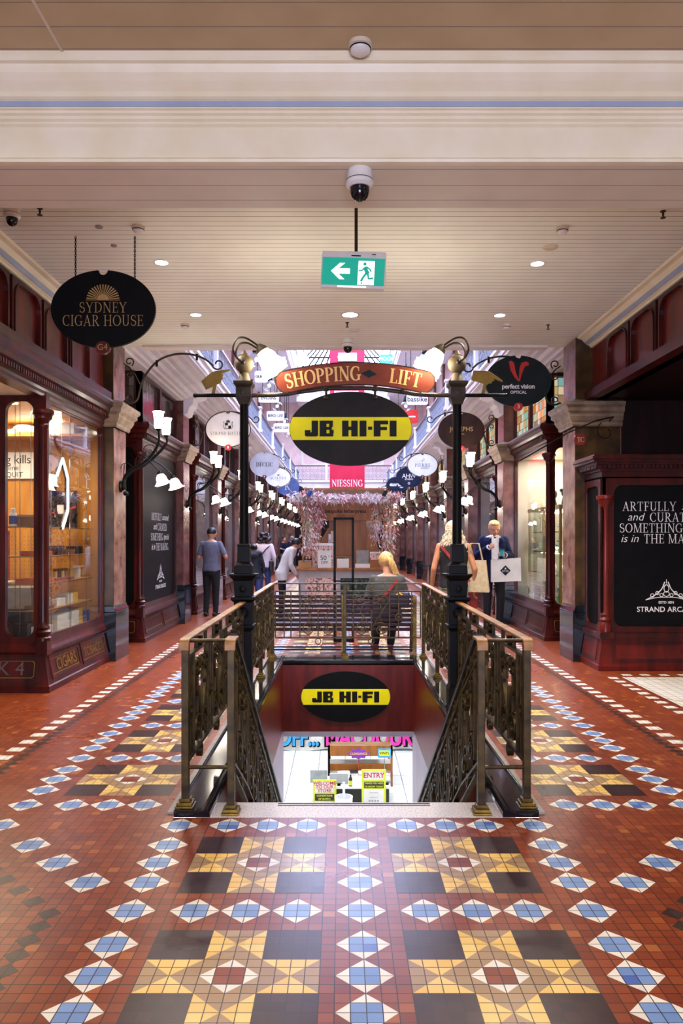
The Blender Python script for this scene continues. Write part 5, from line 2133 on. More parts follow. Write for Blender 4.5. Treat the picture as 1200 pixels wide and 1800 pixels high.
for o, z0, z1 in ((.0, 2.2, 2.28), (.03, 2.28, 2.31), (.05, 2.31, 2.35), (.09, 2.35, 2.38), (.13, 2.38, 2.41), (.15, 2.41, 2.44), (.13, 2.44, 2.46)):
    c.box(-o, HW, -o, .62, z0, z1)
c.build('cornice', 'mahogany', hd, sub=False)
c = MB()
x = -.06
while x < HW:
    c.box(x, x + .028, -.085, -.05, 2.31, 2.348)
    x += .05
y = -.05
while y < .6:
    c.box(-.085, -.05, y, y + .028, 2.31, 2.348)
    y += .05
c.build('dentil_course', 'mahogany', hd, sub=False)
def lrow(parts, y, x0):
    o = x0
    g = []
    for kind, s, sz in parts:
        q = serif(s, sz, .03, .68, align='LEFT') if kind == 'r' else sans(s, sz * 1.3, -.001, .28, align='LEFT')
        w = max(p[0] for vs, fs in q for p in vs)
        g += shift(q, o, y)
        o += w + .055
    return g
Q = HY / 1360
HZ = lambda py: 1.5 - (py - 948) * Q
HXP = lambda px: (px - 600) * Q - .08 - HX
g = lrow([('r', 'ARTFULLY', .105), ('i', 'selected', .1)], HZ(890), HXP(1094))
g += lrow([('i', 'and', .1), ('r', 'CURATED.', .105)], HZ(909), HXP(1103))
g += lrow([('r', 'SOMETHING', .105), ('i', 'special', .1)], HZ(928), HXP(1089))
g += lrow([('i', 'is in', .1), ('r', 'THE MAKING.', .105)], HZ(947), HXP(1091))
MB().glyphs(g, FRONT((0, .018, 0)), .002).build('lettering', 'letter_white', hd, sub=False)
MB().glyphs(shift(arcade_logo(), 0, 0, .95), FRONT((HXP(1172), .018, HZ(1055))), .002).build('arcade_logo', 'letter_white', hd, sub=False)
# recess wall above and behind the hoarding; lack of light painted as dark wood
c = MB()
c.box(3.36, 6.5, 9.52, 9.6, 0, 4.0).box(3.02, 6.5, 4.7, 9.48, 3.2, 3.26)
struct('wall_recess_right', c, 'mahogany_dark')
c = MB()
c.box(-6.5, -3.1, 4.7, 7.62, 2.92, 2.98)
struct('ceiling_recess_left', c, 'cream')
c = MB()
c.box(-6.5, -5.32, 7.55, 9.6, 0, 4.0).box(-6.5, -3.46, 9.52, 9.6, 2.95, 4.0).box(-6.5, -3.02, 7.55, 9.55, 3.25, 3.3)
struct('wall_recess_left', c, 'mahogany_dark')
# round shop number sign on its wire bracket beside the hoarding
t = thing('bracket_sign', 'small round dark red monogram sign beside the right marble pillar', 'sign', (cx(1020, 9.0), 9.0, 2.66))
MB().lathe([(.07, 0), (.075, .006), (.075, .016), (.07, .02)], (0, 0, 0), 28, Matrix.Rotation(-PI / 2, 3, 'X')).build('disc', 'red_disc', t, sub=False)
MB().glyphs(serif('TC', .06, -.05, .8), FRONT((0, -.002, 0)), .002).build('monogram', 'letter_gold', t, sub=False)
c = MB()
c.tube([(-.56, .6, -.18), (-.1, .1, .1), (.2, .05, .23), (.42, .1, .28), (.5, .5, .28)], .008, 6)
c.tube([(0, .01, .07), (0, .05, .14)], .005, 5)
c.tube([(.2 + u, .06, v) for u, v in spiral(.12, .1, .12, .03, 120, 420, 16)], .007, 5)
c.build('wire_bracket', 'iron_black', t, sub=False)

# ================================================================== CIGAR SHOP STOCK
def item(name, label, cat, loc, group=None):
    return thing(name, label, cat, loc, group)
def box_item(name, label, cat, c0, d, mat, lidmat=None, rz=0, group=None):
    t = thing(name, label, cat, c0, group, rz)
    MB().box(-d[0] / 2, d[0] / 2, -d[1] / 2, d[1] / 2, 0, d[2] * .8).build('carton', mat, t, sub=False, bev=.002)
    MB().box(-d[0] / 2 - .002, d[0] / 2 + .002, -d[1] / 2 - .002, d[1] / 2 + .002, d[2] * .8, d[2]).build('lid', lidmat or mat, t, sub=False, bev=.002)
    return t
SH = [1.63, 1.33, 1.05, .78]
sh_objs = []
for k, z in enumerate(SH):
    nm = ['top', 'second', 'third', 'lowest'][k]
    t = thing('display_shelf', 'glass shelf with timber edge in the cigar window, %s one' % nm, 'shelf', (-FX - .25, 8.5, z), 'glass shelves in the cigar window')
    MB().box(-3.42, -3.07, 7.74, 9.30, z - .012, z - .004).box(-4.3, -3.42, 7.74, 8.05, z - .012, z - .004).build('glass_plate', 'shelf_glass', t)
    MB().box(-3.42, -3.08, 7.74, 9.3, z - .004, z).box(-4.3, -3.42, 7.74, 8.05, z - .004, z).build('timber_top', 'light_wood', t)
t = thing('shelf_cables', 'thin steel cables carrying the cigar window shelves', 'shelf cables', (-FX - .25, 8.5, .5))
for x, y in ((-3.08, 8.0), (-3.08, 8.55), (-3.08, 9.1), (-3.41, 8.3), (-3.41, 8.85), (-3.3, 7.75), (-3.7, 7.75), (-3.41, 7.9)):
    MB().tube([(x, y, .5), (x, y, 2.9)], .004, 5).build('cable', 'chrome', t)
# back wall things
BX = -FX
t = thing('warning_notice', 'white quitline notice on the ochre wall of the cigar shop', 'notice', (-4.1, 9.44, 2.4))
MB().box(-.62, .28, -.012, 0, -.16, .16).build('board', 'carton_white', t, sub=False)
MB().glyphs(shift(sans('Smoking kills', .15, space=.95, align='RIGHT'), .24, .07) + shift(sans('Quitline', .092), -.06, -.03) + shift(sans('13 QUIT', .088), -.02, -.115), FRONT((0, -.0125, 0)), .001).build('lettering', 'letter_black', t, sub=False)
t = thing('poster', 'black poster with a red swoosh behind the corner column', 'poster', (-3.52, 9.43, 1.87))
MB().box(-.22, .22, -.01, 0, -.25, .22).build('sheet', 'sign_black', t, sub=False)
MB().glyphs(line2(smooth_path([(-.21, -.02), (-.05, -.05), (.08, -.02), (.21, .03)], 4), .02), FRONT((0, -.0105, 0)), .001).build('swoosh', 'red_bright', t, sub=False)
MB().glyphs(rects((-.05, -.03, -.1, .14), (-.02, .06, -.06, .05)) + shift(sans('SPIRIT', .05, .002, .3), .1, .18), FRONT((0, -.011, 0)), .001).build('artwork', 'letter_white', t, sub=False)
t = thing('pegboard', 'orange perforated board at the back of the cigar window', 'pegboard', (-3.7, 9.42, 1.2))
MB().box(-.42, .5, -.01, .0, -.65, .42).build('board', 'ochre_wood', t, sub=False)
c = MB()
for i in range(18):
    for j in range(20):
        c.box(-.39 + i * .05, -.382 + i * .05, -.0105, -.01, -.62 + j * .05, -.612 + j * .05)
c.build('peg_holes', 'letter_black', t, sub=False)
t = thing('display_rack', 'red wire rack with small packets at the left edge of the cigar window', 'rack', (-4.2, 9.0, .5))
for x in (-.34, .2):
    MB().box(x, x + .05, -.03, .03, 0, 1.1).build('upright', 'carton_red', t, sub=False)
for z in (.35, .6, .85, 1.05):
    MB().box(-.34, .25, -.15, .03, z, z + .03).build('shelf', 'carton_red', t, sub=False)
mats = ['carton_green', 'carton_yellow', 'carton_blue', 'carton_orange', 'carton_teal']
for i in range(5):
    box_item('packet', '%s packet on the upper tier of the red rack' % ['green', 'yellow', 'blue', 'orange', 'teal'][i], 'packet', (-4.44 + i * .11, 8.93, 1.38), (.09, .06, .13), mats[i], group='packets on the red rack')
t = thing('marble_block', 'grey marble display block low in the cigar window', 'display block', (-3.95, 8.75, .5))
MB().box(-.45, .1, -.3, .3, 0, .52).build('side', 'plaster_cool', t, sub=False, bev=.004)
MB().box(.1, .4, -.1, .35, 0, .46).build('step', 'stone_grey', t, sub=False, bev=.004)
c = MB()
for k in range(14):
    c.ball((-4.3 + .09 * k + random.uniform(-.02, .02), 9.2 + random.uniform(-.08, .1), 2.78 + random.uniform(-.02, .03)), random.uniform(.08, .13), (1.3, 1, .55), 10)
tag(c.build('dust_sheet', 'cloth_white', smooth=True), 'crumpled white dust sheet on top of the ochre partition', 'cloth')
c = MB()
c.box(-5.2, -3.1, 9.0, 9.44, 2.70, 2.73)
tag(c.build('storage_ledge', 'ochre_wood'), 'ochre timber ledge high in the cigar window', 'shelf')
box_item('storage_box', 'open white carton on the high ledge of the cigar shop', 'box', (-3.35, 9.15, 2.73), (.3, .25, .13), 'carton_white')

for i, x in enumerate((-3.53, -3.43)):
    t = thing('bottle', ('left' if i == 0 else 'right') + ' white bottle with blue label on the top cigar shelf', 'bottle', (x, 7.9, SH[0]), 'white bottles')
    MB().lathe([(.038, 0), (.04, .01), (.04, .12), (.03, .14), (.018, .145), (.018, .15)], (0, 0, 0), 16).build('body', 'carton_white', t, sub=False, smooth=True)
    MB().lathe([(.022, .15), (.022, .185), (.018, .188)], (0, 0, 0), 12).build('cap', 'carton_white', t, sub=False)
    MB().lathe([(.0405, .025), (.0405, .11)], (0, 0, 0), 16).build('label_band', 'carton_blue', t, sub=False)
box_item('cigar_box', 'striped brown cigar box behind the corner column, top shelf', 'box', (-3.27, 7.9, SH[0]), (.16, .2, .12), 'carton_brown', 'light_wood')
t = thing('ashtray', 'round grey ashtray at the left end of the top shelf', 'ashtray', (-3.68, 7.9, SH[0]))
MB().lathe([(.06, 0), (.06, .05), (.05, .055), (.045, .02)], (0, 0, 0), 20).build('bowl', 'stone_grey', t, sub=False, smooth=True)
MB().box(-.07, -.05, -.01, .01, .045, .06).build('rest', 'stone_grey', t, sub=False)
CN = ['white', 'black', 'yellow', 'orange', 'red', 'blue', 'brown', 'green']
def row(z, shelfname, specs):
    for i, (y, x, d, m) in enumerate(specs):
        box_item('cigar_box', '%s carton on the %s, %s along' % (m.split('_')[1], shelfname, ['first', 'second', 'third', 'fourth', 'fifth', 'sixth', 'seventh'][i]), 'box', (x, y, z), d, m, group='cartons in the cigar window')
row(SH[1], 'second cigar shelf', [(8.05, -3.25, (.2, .34, .05), 'carton_orange'), (8.45, -3.22, (.16, .2, .1), 'carton_black'), (8.75, -3.22, (.18, .22, .06), 'carton_brown'), (9.05, -3.2, (.14, .16, .09), 'carton_black')])
row(SH[2], 'third cigar shelf', [(7.98, -3.24, (.24, .42, .05), 'carton_orange'), (8.5, -3.2, (.2, .5, .03), 'carton_red'), (8.95, -3.25, (.1, .09, .12), 'carton_yellow'), (9.12, -3.2, (.07, .07, .14), 'carton_white')])
for i, (y, m) in enumerate([(8.38, 'carton_yellow'), (8.5, 'carton_black'), (8.6, 'carton_yellow'), (8.7, 'carton_brown')]):
    t = thing('cigar_tube', '%s standing tin on the red tray, %s from the column' % (m.split('_')[1], ORD[i]), 'tin', (-3.18, y, SH[2] + .03), 'tins on the red tray')
    MB().lathe([(.022, 0), (.022, .07)], (0, 0, 0), 12).build('body', m, t, sub=False)
    MB().lathe([(.023, .07), (.023, .095), (.015, .1)], (0, 0, 0), 12).build('cap', 'carton_black', t, sub=False)
row(SH[3], 'lowest cigar shelf', [(8.0, -3.2, (.2, .3, .04), 'carton_brown'), (8.4, -3.22, (.2, .26, .08), 'carton_white'), (8.72, -3.2, (.14, .16, .11), 'carton_white'), (8.9, -3.2, (.13, .14, .11), 'carton_yellow')])
row(.5, 'deck of the cigar window', [(7.98, -3.2, (.2, .24, .11), 'carton_white'), (8.4, -3.2, (.22, .4, .19), 'carton_white'), (8.78, -3.2, (.2, .24, .19), 'carton_white'), (9.05, -3.25, (.2, .26, .2), 'carton_yellow'), (9.22, -3.12, (.06, .06, .16), 'carton_blue')])
for i, (x, z, d) in enumerate([(-3.55, .5, (.24, .16, .15)), (-3.3, .5, (.14, .2, .15)), (-3.36, .655, (.2, .16, .14))]):
    box_item('gift_box', 'black topped carton in the front pane, %s' % ['at the left', 'behind the column', 'topmost of the pile'][i], 'box', (x, 7.86, z), d, 'carton_black', 'carton_black')
t = thing('sanitiser_bottle', 'clear pump bottle with green label on the third shelf', 'bottle', (-3.55, 7.9, SH[2]))
MB().lathe([(.035, 0), (.038, .01), (.038, .11), (.02, .14), (.014, .15)], (0, 0, 0), 16).build('body', 'carton_white', t, sub=False, smooth=True)
MB().lathe([(.0385, .03), (.0385, .09)], (0, 0, 0), 16).build('label_band', 'carton_green', t, sub=False)
MB().tube([(0, 0, .15), (0, 0, .2), (.04, 0, .2)], .008, 6).build('pump', 'carton_white', t, sub=False)
t = thing('lighter_basket', 'black wire basket of lighters at the left of the third shelf', 'basket', (-3.76, 7.9, SH[2]))
MB().ring(rrect(-.1, .1, -.08, .08, .02), rrect(-.09, .09, -.07, .07, .02), 0, .09).build('basket', 'carton_black', t, sub=False)
for i in range(6):
    MB().cbox((-.08 + .03 * i, .02 * (i % 3 - 1), .07), (.02, .012, .09), (0, .3 * (i % 3 - 1), 0)).build('lighter', 'chrome', t, sub=False)
box_item('card_reader', 'small dark terminal on the marble block', 'terminal', (-3.7, 7.95, SH[1]), (.12, .1, .1), 'carton_black')
# hexagon neon
t = thing('neon_sign', 'white hexagon neon tube hanging inside the cigar window', 'neon sign', (-3.12, 8.5, 1.9))
H = [(8.27, 2.18), (8.44, 2.38), (8.60, 2.18), (8.60, 1.82), (8.44, 1.62)]
MB().tube([(-3.12, a, b) for a, b in H], .014, 8).build('glass_tube', 'neon_white', t)
MB().tube([(-3.14, a, b) for a, b in H + [(8.27, 1.82), (8.27, 2.18)]], .018, 6).build('backing_frame', 'carton_black', t)
MB().tube([(-3.13, 8.44, 2.39), (-3.13, 8.44, 2.9)], .003, 4).build('hanging_wire', 'chrome', t)
tag(MB().box(-3.10, -3.09, 7.8, 7.9, 1.2, 1.95).build('sticker_strip', 'carton_blue'), 'strip of blue and white stickers beside the corner column', 'stickers')

# ================================================================== JEWELLERY WINDOW STOCK
JX = FX - .03
for k, z in enumerate((.62, .95, 1.3, 1.62)):
    t = thing('display_shelf', 'glass shelf in the jewellery window, %s from the bottom' % ORD[k].replace('nearest', 'first'), 'shelf', (JX + .5, 12.6, z), 'glass shelves in the jewellery window')
    MB().box(JX + .25, JX + .8, 11.6, 13.4, z - .01, z).build('glass_plate', 'shelf_glass', t)
    MB().box(JX + .245, JX + .25, 11.6, 13.4, z - .012, z + .002).build('edge', 'chrome', t)
t = thing('display_cabinet', 'gold framed glass cabinet in the jewellery window', 'cabinet', (JX + .5, 12.4, .5))
for x in (JX + .22, JX + .85):
    for y in (11.55, 12.5, 13.45):
        MB().box(x - .02, x + .02, y - .02, y + .02, .5, 1.98).build('upright', 'letter_gold', t)
MB().box(JX + .19, JX + .88, 11.52, 13.48, 1.96, 2.02).build('top', 'letter_gold', t)
MB().box(JX + .195, JX + .2, 11.55, 13.45, .5, 1.96).build('glass_front', 'pane_clear', t)
for i, y in enumerate((11.85, 12.4, 12.95)):
    for z in (1.93, 1.27):
        c = MB().box(JX + .3, JX + .6, y - .05, y + .05, z, z + .012)
        c.build('light_strip', 'shop_light_cool', t)
for i, y in enumerate((11.7, 12.15, 12.75)):
    t = thing('display_bust', 'dark bust under a glass dome on the cabinet, %s from the column' % ['nearest', 'second', 'third'][i], 'bust', (JX + .45, y, 2.02), 'busts under glass domes')
    MB().lathe([(.11, 0), (.11, .02)], (0, 0, 0), 18).build('base', 'carton_black', t, sub=False)
    b = MB().ball((0, 0, .22), .065, (.85, .8, 1.2), 12).limb((0, 0, .06), (0, 0, .14), .05, .03).ball((-.02, 0, .25), .06, (1, 1.05, .8), 10)
    b.build('head', 'carton_black' if i else 'stone_grey', t, sub=False, smooth=True)
    MB().lathe([(.1, .02), (.1, .25), (.08, .32), (.04, .36), (.002, .37)], (0, 0, 0), 20).build('glass_dome', 'globe_glass', t, sub=False, smooth=True)
jc = 0
proto = None
for z in (.5, .62, .95, 1.3, 1.62):
    for i in range(7):
        y = 11.7 + i * .25 + random.uniform(-.04, .04)
        lab = 'white jewellery stand on the %s, %s from the column' % ({.5: 'window deck', .62: 'lowest glass shelf', .95: 'second glass shelf', 1.3: 'third glass shelf', 1.62: 'top glass shelf'}[z], ORD[i])
        if proto is None:
            t = thing('jewellery_stand', lab, 'jewellery stand', (JX + .4, y, z), 'jewellery stands in the window')
            MB().lathe([(.045, 0), (.045, .012), (.012, .02), (.012, .07), (.05, .09), (.058, .13), (.035, .17), (.018, .2), (.014, .23)], (0, 0, 0), 14).build('neck_form', 'sign_white', t, sub=False, smooth=True)
            c = MB().tube([(.05 * math.cos(a), .05 * math.sin(a), .15 - .035 * math.cos(a)) for a in [2 * PI * k / 16 for k in range(16)]], .006, 5, closed=True)
            c.ball((-.058, 0, .11), .012, n=8)
            c.build('necklace', 'chrome', t, sub=False)
            proto = t
        else:
            q = dup(proto, (JX + (.16 if z == .5 else random.uniform(.32, .55)), y, z), lab)
            k = random.uniform(.6, 1.0) * (1 if z != .5 else .5)
            q.scale = (k, k, k)
for i, y in enumerate((11.75, 12.55)):
    t = thing('display_card', 'dark standing card low in the jewellery window, %s' % ['near the column', 'behind the man'][i], 'card', (JX + .12, y, .5), 'dark cards')
    MB().box(-.006, .006, -.16, .16, 0, .24).build('card', 'carton_black', t, sub=False)
    MB().box(.006, .06, -.02, .02, 0, .12).build('strut', 'carton_black', t, sub=False)
# ================================================================== GALLERIES, BANNER, GLOBES
pm('gallery_iron', '#6d7688', '#8f97a6', 20, .45, metal=.2)
pm('gallery_wood', '#5a3a40', '#75525a', 8, .3, coat=.3)


def rail_panel(c, u0, u1, z0, z1, F):
    n = max(2, int((u1 - u0) / .16))
    for i in range(n + 1):
        u = u0 + (u1 - u0) * i / n
        c.strap([(u, z0), (u, z1)], .016, .016, F)
    for i in range(n):
        u = u0 + (u1 - u0) * (i + .5) / n
        for zz in (.3, .68):
            z = z0 + (z1 - z0) * zz
            c.strap(ell(u, z, .052, .075, 8), .016, .016, F, closed=True)
    c.strap([(u0, z0 + .03), (u1, z0 + .03)], .025, .025, F)


GZ0, GZ1 = 4.42, 5.04
for s in (-1, 1):
    for lv, (z0, z1, ax) in enumerate(((GZ0, GZ1, 2.34), (9.4, 10.05, 2.15))):
        t = thing('gallery_railing', '%s gallery railing along the %s side of the tall arcade' % (('lower', 'upper')[lv], SIDE[s]), 'railing', (s * ax, 10.1, z0))
        F = lambda u, z, w, s=s, ax=ax: (s * ax + w, u, z)
        ys = [10.1] + PY[1:] + [40.9]
        for a, b in zip(ys[:-1], ys[1:]):
            if lv == 0 or a > 20:
                c = MB()
                rail_panel(c, a + .1, b - .1, z0, z1 - .04, F)
                c.build('iron_panel', 'gallery_iron', t)
            MB().box(s * ax - .07, s * ax + .07, b - .08, b + .08, z0, z1 + .02).box(s * ax - .09, s * ax + .09, b - .1, b + .1, z1 + .02, z1 + .07).box(s * ax - .1, s * ax + .1, b - .1, b + .1, z0, z0 + .08).build('newel', 'plaster_cool', t)
        MB().box(s * ax - .045, s * ax + .045, 10.1, 40.9, z1 - .04, z1).build('handrail', 'gallery_wood', t, bev=.01)
for y, z0, z1, nm in ((36.0, 4.25, 4.95, 'lower'), (39.0, 9.0, 9.7, 'upper')):
    t = thing('bridge_railing', 'iron railing of the %s footbridge across the far end' % nm, 'railing', (0, y, z0))
    F = lambda u, z, w, y=y: (u, y + w, z)
    for a, b in ((-2.3, -.78), (-.78, .78), (.78, 2.3)):
        c = MB()
        rail_panel(c, a + .06, b - .06, z0, z1 - .04, F)
        c.build('iron_panel', 'gallery_iron', t)
        MB().box(b - .055, b + .055, y - .056, y + .056, z0, z1 + .03).build('newel', 'plaster_cool', t)
    MB().box(-2.3, 2.3, y - .05, y + .05, z1 - .06, z1).build('handrail', 'gallery_wood', t)

# magenta banner
d = 24.0
bw = .54
bx = cx(610, d)
t = thing('hanging_banner', 'tall magenta cloth banner hanging down the middle of the arcade', 'banner', (bx, d, 2.9))
c = MB()
n = 24
for k in range(n):
    z0, z1 = 2.93 + (8.6 - 2.93) * k / n, 2.93 + (8.6 - 2.93) * (k + 1) / n
    w = lambda z: .02 * math.sin(z * 1.3)
    c.add([(bx - bw, d + w(z0), z0), (bx + bw, d + w(z0), z0), (bx + bw, d + w(z1), z1), (bx - bw, d + w(z1), z1), (bx - bw, d + w(z0) + .01, z0), (bx + bw, d + w(z0) + .01, z0), (bx + bw, d + w(z1) + .01, z1), (bx - bw, d + w(z1) + .01, z1)],
          [(0, 1, 2, 3), (5, 4, 7, 6), (4, 0, 3, 7), (1, 5, 6, 2)])
c.build('cloth', 'magenta_cloth', t, smooth=True)
MB().glyphs(serif('NIESSING', .205, .02, .95, xs=.9), FRONT((bx, d - .03, 3.24)), .002).build('lettering', 'letter_white', t)
MB().tube([(bx - bw - .05, d, 2.93), (bx + bw + .05, d, 2.93)], .015, 8).build('bottom_rod', 'magenta_cloth', t)
g = []
MB().glyphs(rects((-.28, .3, -.13, .13)), FRONT((bx, d - .03, 7.15)), .002).build('picture', 'sign_white', t)
MB().glyphs(disc(-.1, 0, .2, .11) + disc(.12, 0, .17, .09), FRONT((bx, d - .034, 7.15)), .002).build('picture', 'sign_grey', t)
MB().glyphs(rects((-.4, .35, -.12, .12)), FRONT((bx, d - .03, 5.98)), .002).build('picture', 'sign_white', t)
MB().tube([(bx - bw, d, 8.6), (bx + bw, d, 8.6)], .02, 8).build('top_rod', 'chrome', t)
MB().tube([(bx - .3, d, 8.6), (bx - .3, d, 12.2)], .006, 4).tube([(bx + .3, d, 8.6), (bx + .3, d, 12.2)], .006, 4).build('cord', 'chrome', t)

# globe pendants and plate signs under the upper gallery
def globe(px, py, dd, lab, r=.15):
    x, z = cx(px, dd), 1.5 - (py - 948) / 1360 * dd
    t = thing('globe_pendant', lab, 'pendant lamp', (x, dd, z), 'clear globe pendants under the upper gallery')
    MB().ball((0, 0, 0), r, n=18).build('globe', 'globe_glass', t, sub=False, smooth=True)
    MB().ball((0, 0, 0), r * .28, n=10).build('bulb', 'globe_glow', t, sub=False, smooth=True)
    MB().lathe([(r * .5, r * .85), (r * .55, r * 1.1), (r * .4, r * 1.9), (.02, r * 2.2)], (0, 0, 0), 14).build('cap', 'iron_black', t, sub=False)
    MB().tube([(0, 0, r * 2.1), (0, 0, 8.75 - z)], .012, 5).build('stem', 'iron_black', t, sub=False)
for i, (px, py, dd, r) in enumerate([(451, 632, 21.5, .22), (473, 678, 25.5, .2), (487, 714, 29, .19), (500, 741, 33, .18), (507, 762, 36.0, .18)]):
    globe(px, py, dd, 'clear glass globe pendant on the left, %s from the front' % ORD[i], r)
for i, (px, py, dd, r) in enumerate([(748, 634, 23, .22), (713, 714, 30, .2), (700, 742, 34, .18)]):
    globe(px, py, dd, 'clear glass globe pendant on the right, %s from the front' % ORD[i], r)
def plate(px, py, dd, w, h, txt, mat, tmat, lab, sz=.2):
    x, z = cx(px, dd), 1.5 - (py - 948) / 1360 * dd
    t = thing('plate_sign', lab, 'sign', (x, dd, z), 'rounded plate signs on the upper floor')
    MB().prism(rrect(-w, w, -h, h, h * .35), 0, .03, lambda a, b, q: (a, q, b)).build('board', mat, t, sub=False)
    MB().glyphs(sans(txt, sz, .004), FRONT((0, -.002, 0)), .002).build('lettering', tmat, t, sub=False)
    for a in (-.6, .6):
        MB().tube([(a * w, .015, h), (a * w, .015, 8.75 - z)], .012, 5).build('hanger', 'iron_black', t, sub=False)
plate(459, 662, 24, .20, .18, 'GILBERT', 'sign_white', 'letter_black', 'white plate sign behind the left lamp post top', .1)
plate(472, 700, 27.5, .36, .15, 'EVIDENS', 'sign_white', 'letter_black', 'white plate sign below the first left globe', .14)
plate(484, 731, 32, .36, .20, 'BIRD LEE', 'sign_white', 'letter_black', 'white plate sign, third along on the upper left', .16)
plate(495, 752, 35, .37, .20, 'BIRD LEE', 'sign_white', 'letter_black', 'white plate sign farthest along on the upper left', .16)
plate(733, 702, 29, .40, .2, 'bassike', 'sign_white', 'letter_black', 'white plate sign on the upper right with lower case lettering', .26)
plate(722, 732, 32, .3, .28, 'Peonies', 'red_bright', 'letter_white', 'small red plate sign on the upper right', .12)
plate(682, 631, 33, .36, .2, 'MOORO', 'paint_cyan', 'letter_white', 'blue plate sign high in the middle of the arcade', .2)
plate(530, 634, 33, .3, .2, 'ALICE', 'shirt_pink', 'letter_white', 'pale pink plate sign high in the arcade', .16)

# ================================================================== KIOSK
KY = 14.4
def K(px, py, dd=KY):
    return (px - 600) / 1360 * dd - .08, 1.5 - (py - 948) / 1360 * dd
kx0, kx1 = -.88, .80
kt = thing('kiosk', 'stationery kiosk with wooden top sign and floral papered counter', 'kiosk', (0, KY, 0))
MB().box(kx0, kx1, KY, KY + 1.5, 0, .92).build('counter_base', 'kiosk_grey', kt, bev=.01)
MB().box(kx0 + .13, -.17, KY - .012, KY, .12, .78).build('papered_panel', 'floral_pink', kt)
MB().box(-.10, kx1 - .1, KY - .012, KY, .42, .78).build('papered_panel', 'floral_green', kt)
MB().box(-.10, kx1 - .1, KY - .012, KY, .12, .42).build('papered_panel', 'floral_dark', kt)
MB().box(kx0 - .04, kx1 + .04, KY - .05, KY + 1.55, .92, .965).build('counter_top', 'kiosk_wood', kt, bev=.004)
c = MB()
c.box(-.32, .40, KY + .55, KY + .65, .965, 2.0)
c.build('back_board', 'kiosk_wood', kt)
MB().box(-.58, .54, KY + .48, KY + .55, 1.86, 2.2).build('sign_board', 'kiosk_wood', kt, bev=.004)
MB().glyphs(shift(serif('', .1), 0, 0) + shift(sans('bespoke letterpress', .098, .002), -.0, .03) + shift(sans('EST MMVIII  SYDNEY', .04), 0, -.06), FRONT((-.0, KY + .478, 2.01)), .002).build('lettering', 'letter_black', kt)
for s in (-1, 1):
    x = .04 + s * .36
    MB().prism([(x, .965), (x + s * .28, 1.25), (x + s * .02, 1.72), (x, 1.72)], KY + .5, KY + .53, lambda a, b, d: (a, d, b)).build('side_bracket', 'kiosk_wood', kt)
    for q in (0, 1):
        MB().box(s * .80 - .02, s * .80 + .02, KY + .1 + q * 1.3, KY + .14 + q * 1.3, .965, 2.45).build('post', 'kiosk_wood', kt)
MB().box(-.82, .82, KY + .1, KY + 1.44, 2.42, 2.46).build('canopy_frame', 'kiosk_wood', kt)
MB().box(-.18, .24, KY + .2, KY + .5, .965, 1.18).build('drawer_block', 'kiosk_wood', kt)


def stock(name, label, cat, px0, px1, py0, py1, dy, depth, mat, art=None, topmat=None, group='stationery on the kiosk'):
    x0, z1 = K(px0, py0, KY + dy)
    x1, z0 = K(px1, py1, KY + dy)
    t = thing(name, label, cat, ((x0 + x1) / 2, KY + dy, .966), group)
    h = z1 - z0
    w = (x1 - x0) / 2
    MB().box(-w, w, 0, depth, 0, h * .9).build('body', mat, t, sub=False, bev=.003)
    MB().box(-w, w, -.001, depth, h * .9, h).build('top', topmat or mat, t, sub=False)
    if art:
        MB().glyphs(art(w, h), FRONT((0, -.002, h / 2)), .001).build('print', 'letter_black', t, sub=False)
    return t


stock('price_sign', 'white fifty percent off card standing on the kiosk counter', 'sign', 558, 582, 967, 998, .02, .02, 'carton_white', lambda w, h: shift(sans('50', .125), -.02, .02) + shift(sans('%', .05), .085, .05) + shift(sans('OFF', .075), 0, -.065))
stock('gift_wrap_box', 'tall floral patterned box behind the fifty percent card', 'box', 548, 587, 955, 998, .15, .2, 'floral_pink', topmat='sign_white')
stock('notebook_stack', 'stack of brown notebooks at the left end of the counter', 'books', 524, 547, 986, 998, .06, .25, 'light_wood', topmat='kiosk_wood')
stock('card_stack', 'stack of white cards inside the metal frame opening', 'cards', 592, 613, 966, 984, .12, .12, 'carton_white', topmat='floral_green')
stock('grey_folder', 'plain grey upright folder right of the metal frame', 'folder', 626, 648, 961, 992, .1, .05, 'stone_grey')
stock('paper_stack', 'low stack of papers under the grey folder', 'papers', 624, 650, 990, 998, .02, .07, 'carton_white', topmat='light_wood')
stock('wooden_tray', 'wooden tray box at the right end of the counter', 'box', 649, 672, 984, 998, .1, .2, 'kiosk_wood')
t = stock('floral_box', 'white floral box on the wooden tray', 'box', 650, 669, 970, 984, .1, .15, 'floral_pink', topmat='sign_white')
t.location.z = .966 + 14 / 1360 * 14.5
for i in range(6):
    x = -.42 + i * .045
    z = 1.2 + i * .06
    t = thing('greeting_card', 'pale greeting card on the stepped left rack, %s from the left' % ORD[i].replace('nearest', 'first'), 'card', (x - .06, KY + .555 - .014 * i, z - .06), 'greeting cards')
    MB().box(-.03, .03, -.01, 0, 0, .22).build('card', ['carton_teal', 'sign_white', 'carton_white', 'sign_grey', 'sign_white', 'leaf_peach'][i], t, sub=False)
    MB().box(-.02, .02, -.012, -.01, .05, .12).build('print', 'sign_grey', t, sub=False)


def leaf(c, p, d, L, w):
    d = Vector(d).normalized()
    sd = d.cross(Vector((random.uniform(-1, 1), random.uniform(-1, 1), random.uniform(-1, 1)))).normalized()
    p = Vector(p)
    up = sd.cross(d) * (w * .35)
    c.add([p, p + d * L * .5 + sd * w + up, p + d * L, p + d * L * .5 - sd * w + up, p + d * L * .5 - up * .5], [(0, 1, 4), (1, 2, 4), (2, 3, 4), (3, 0, 4)])


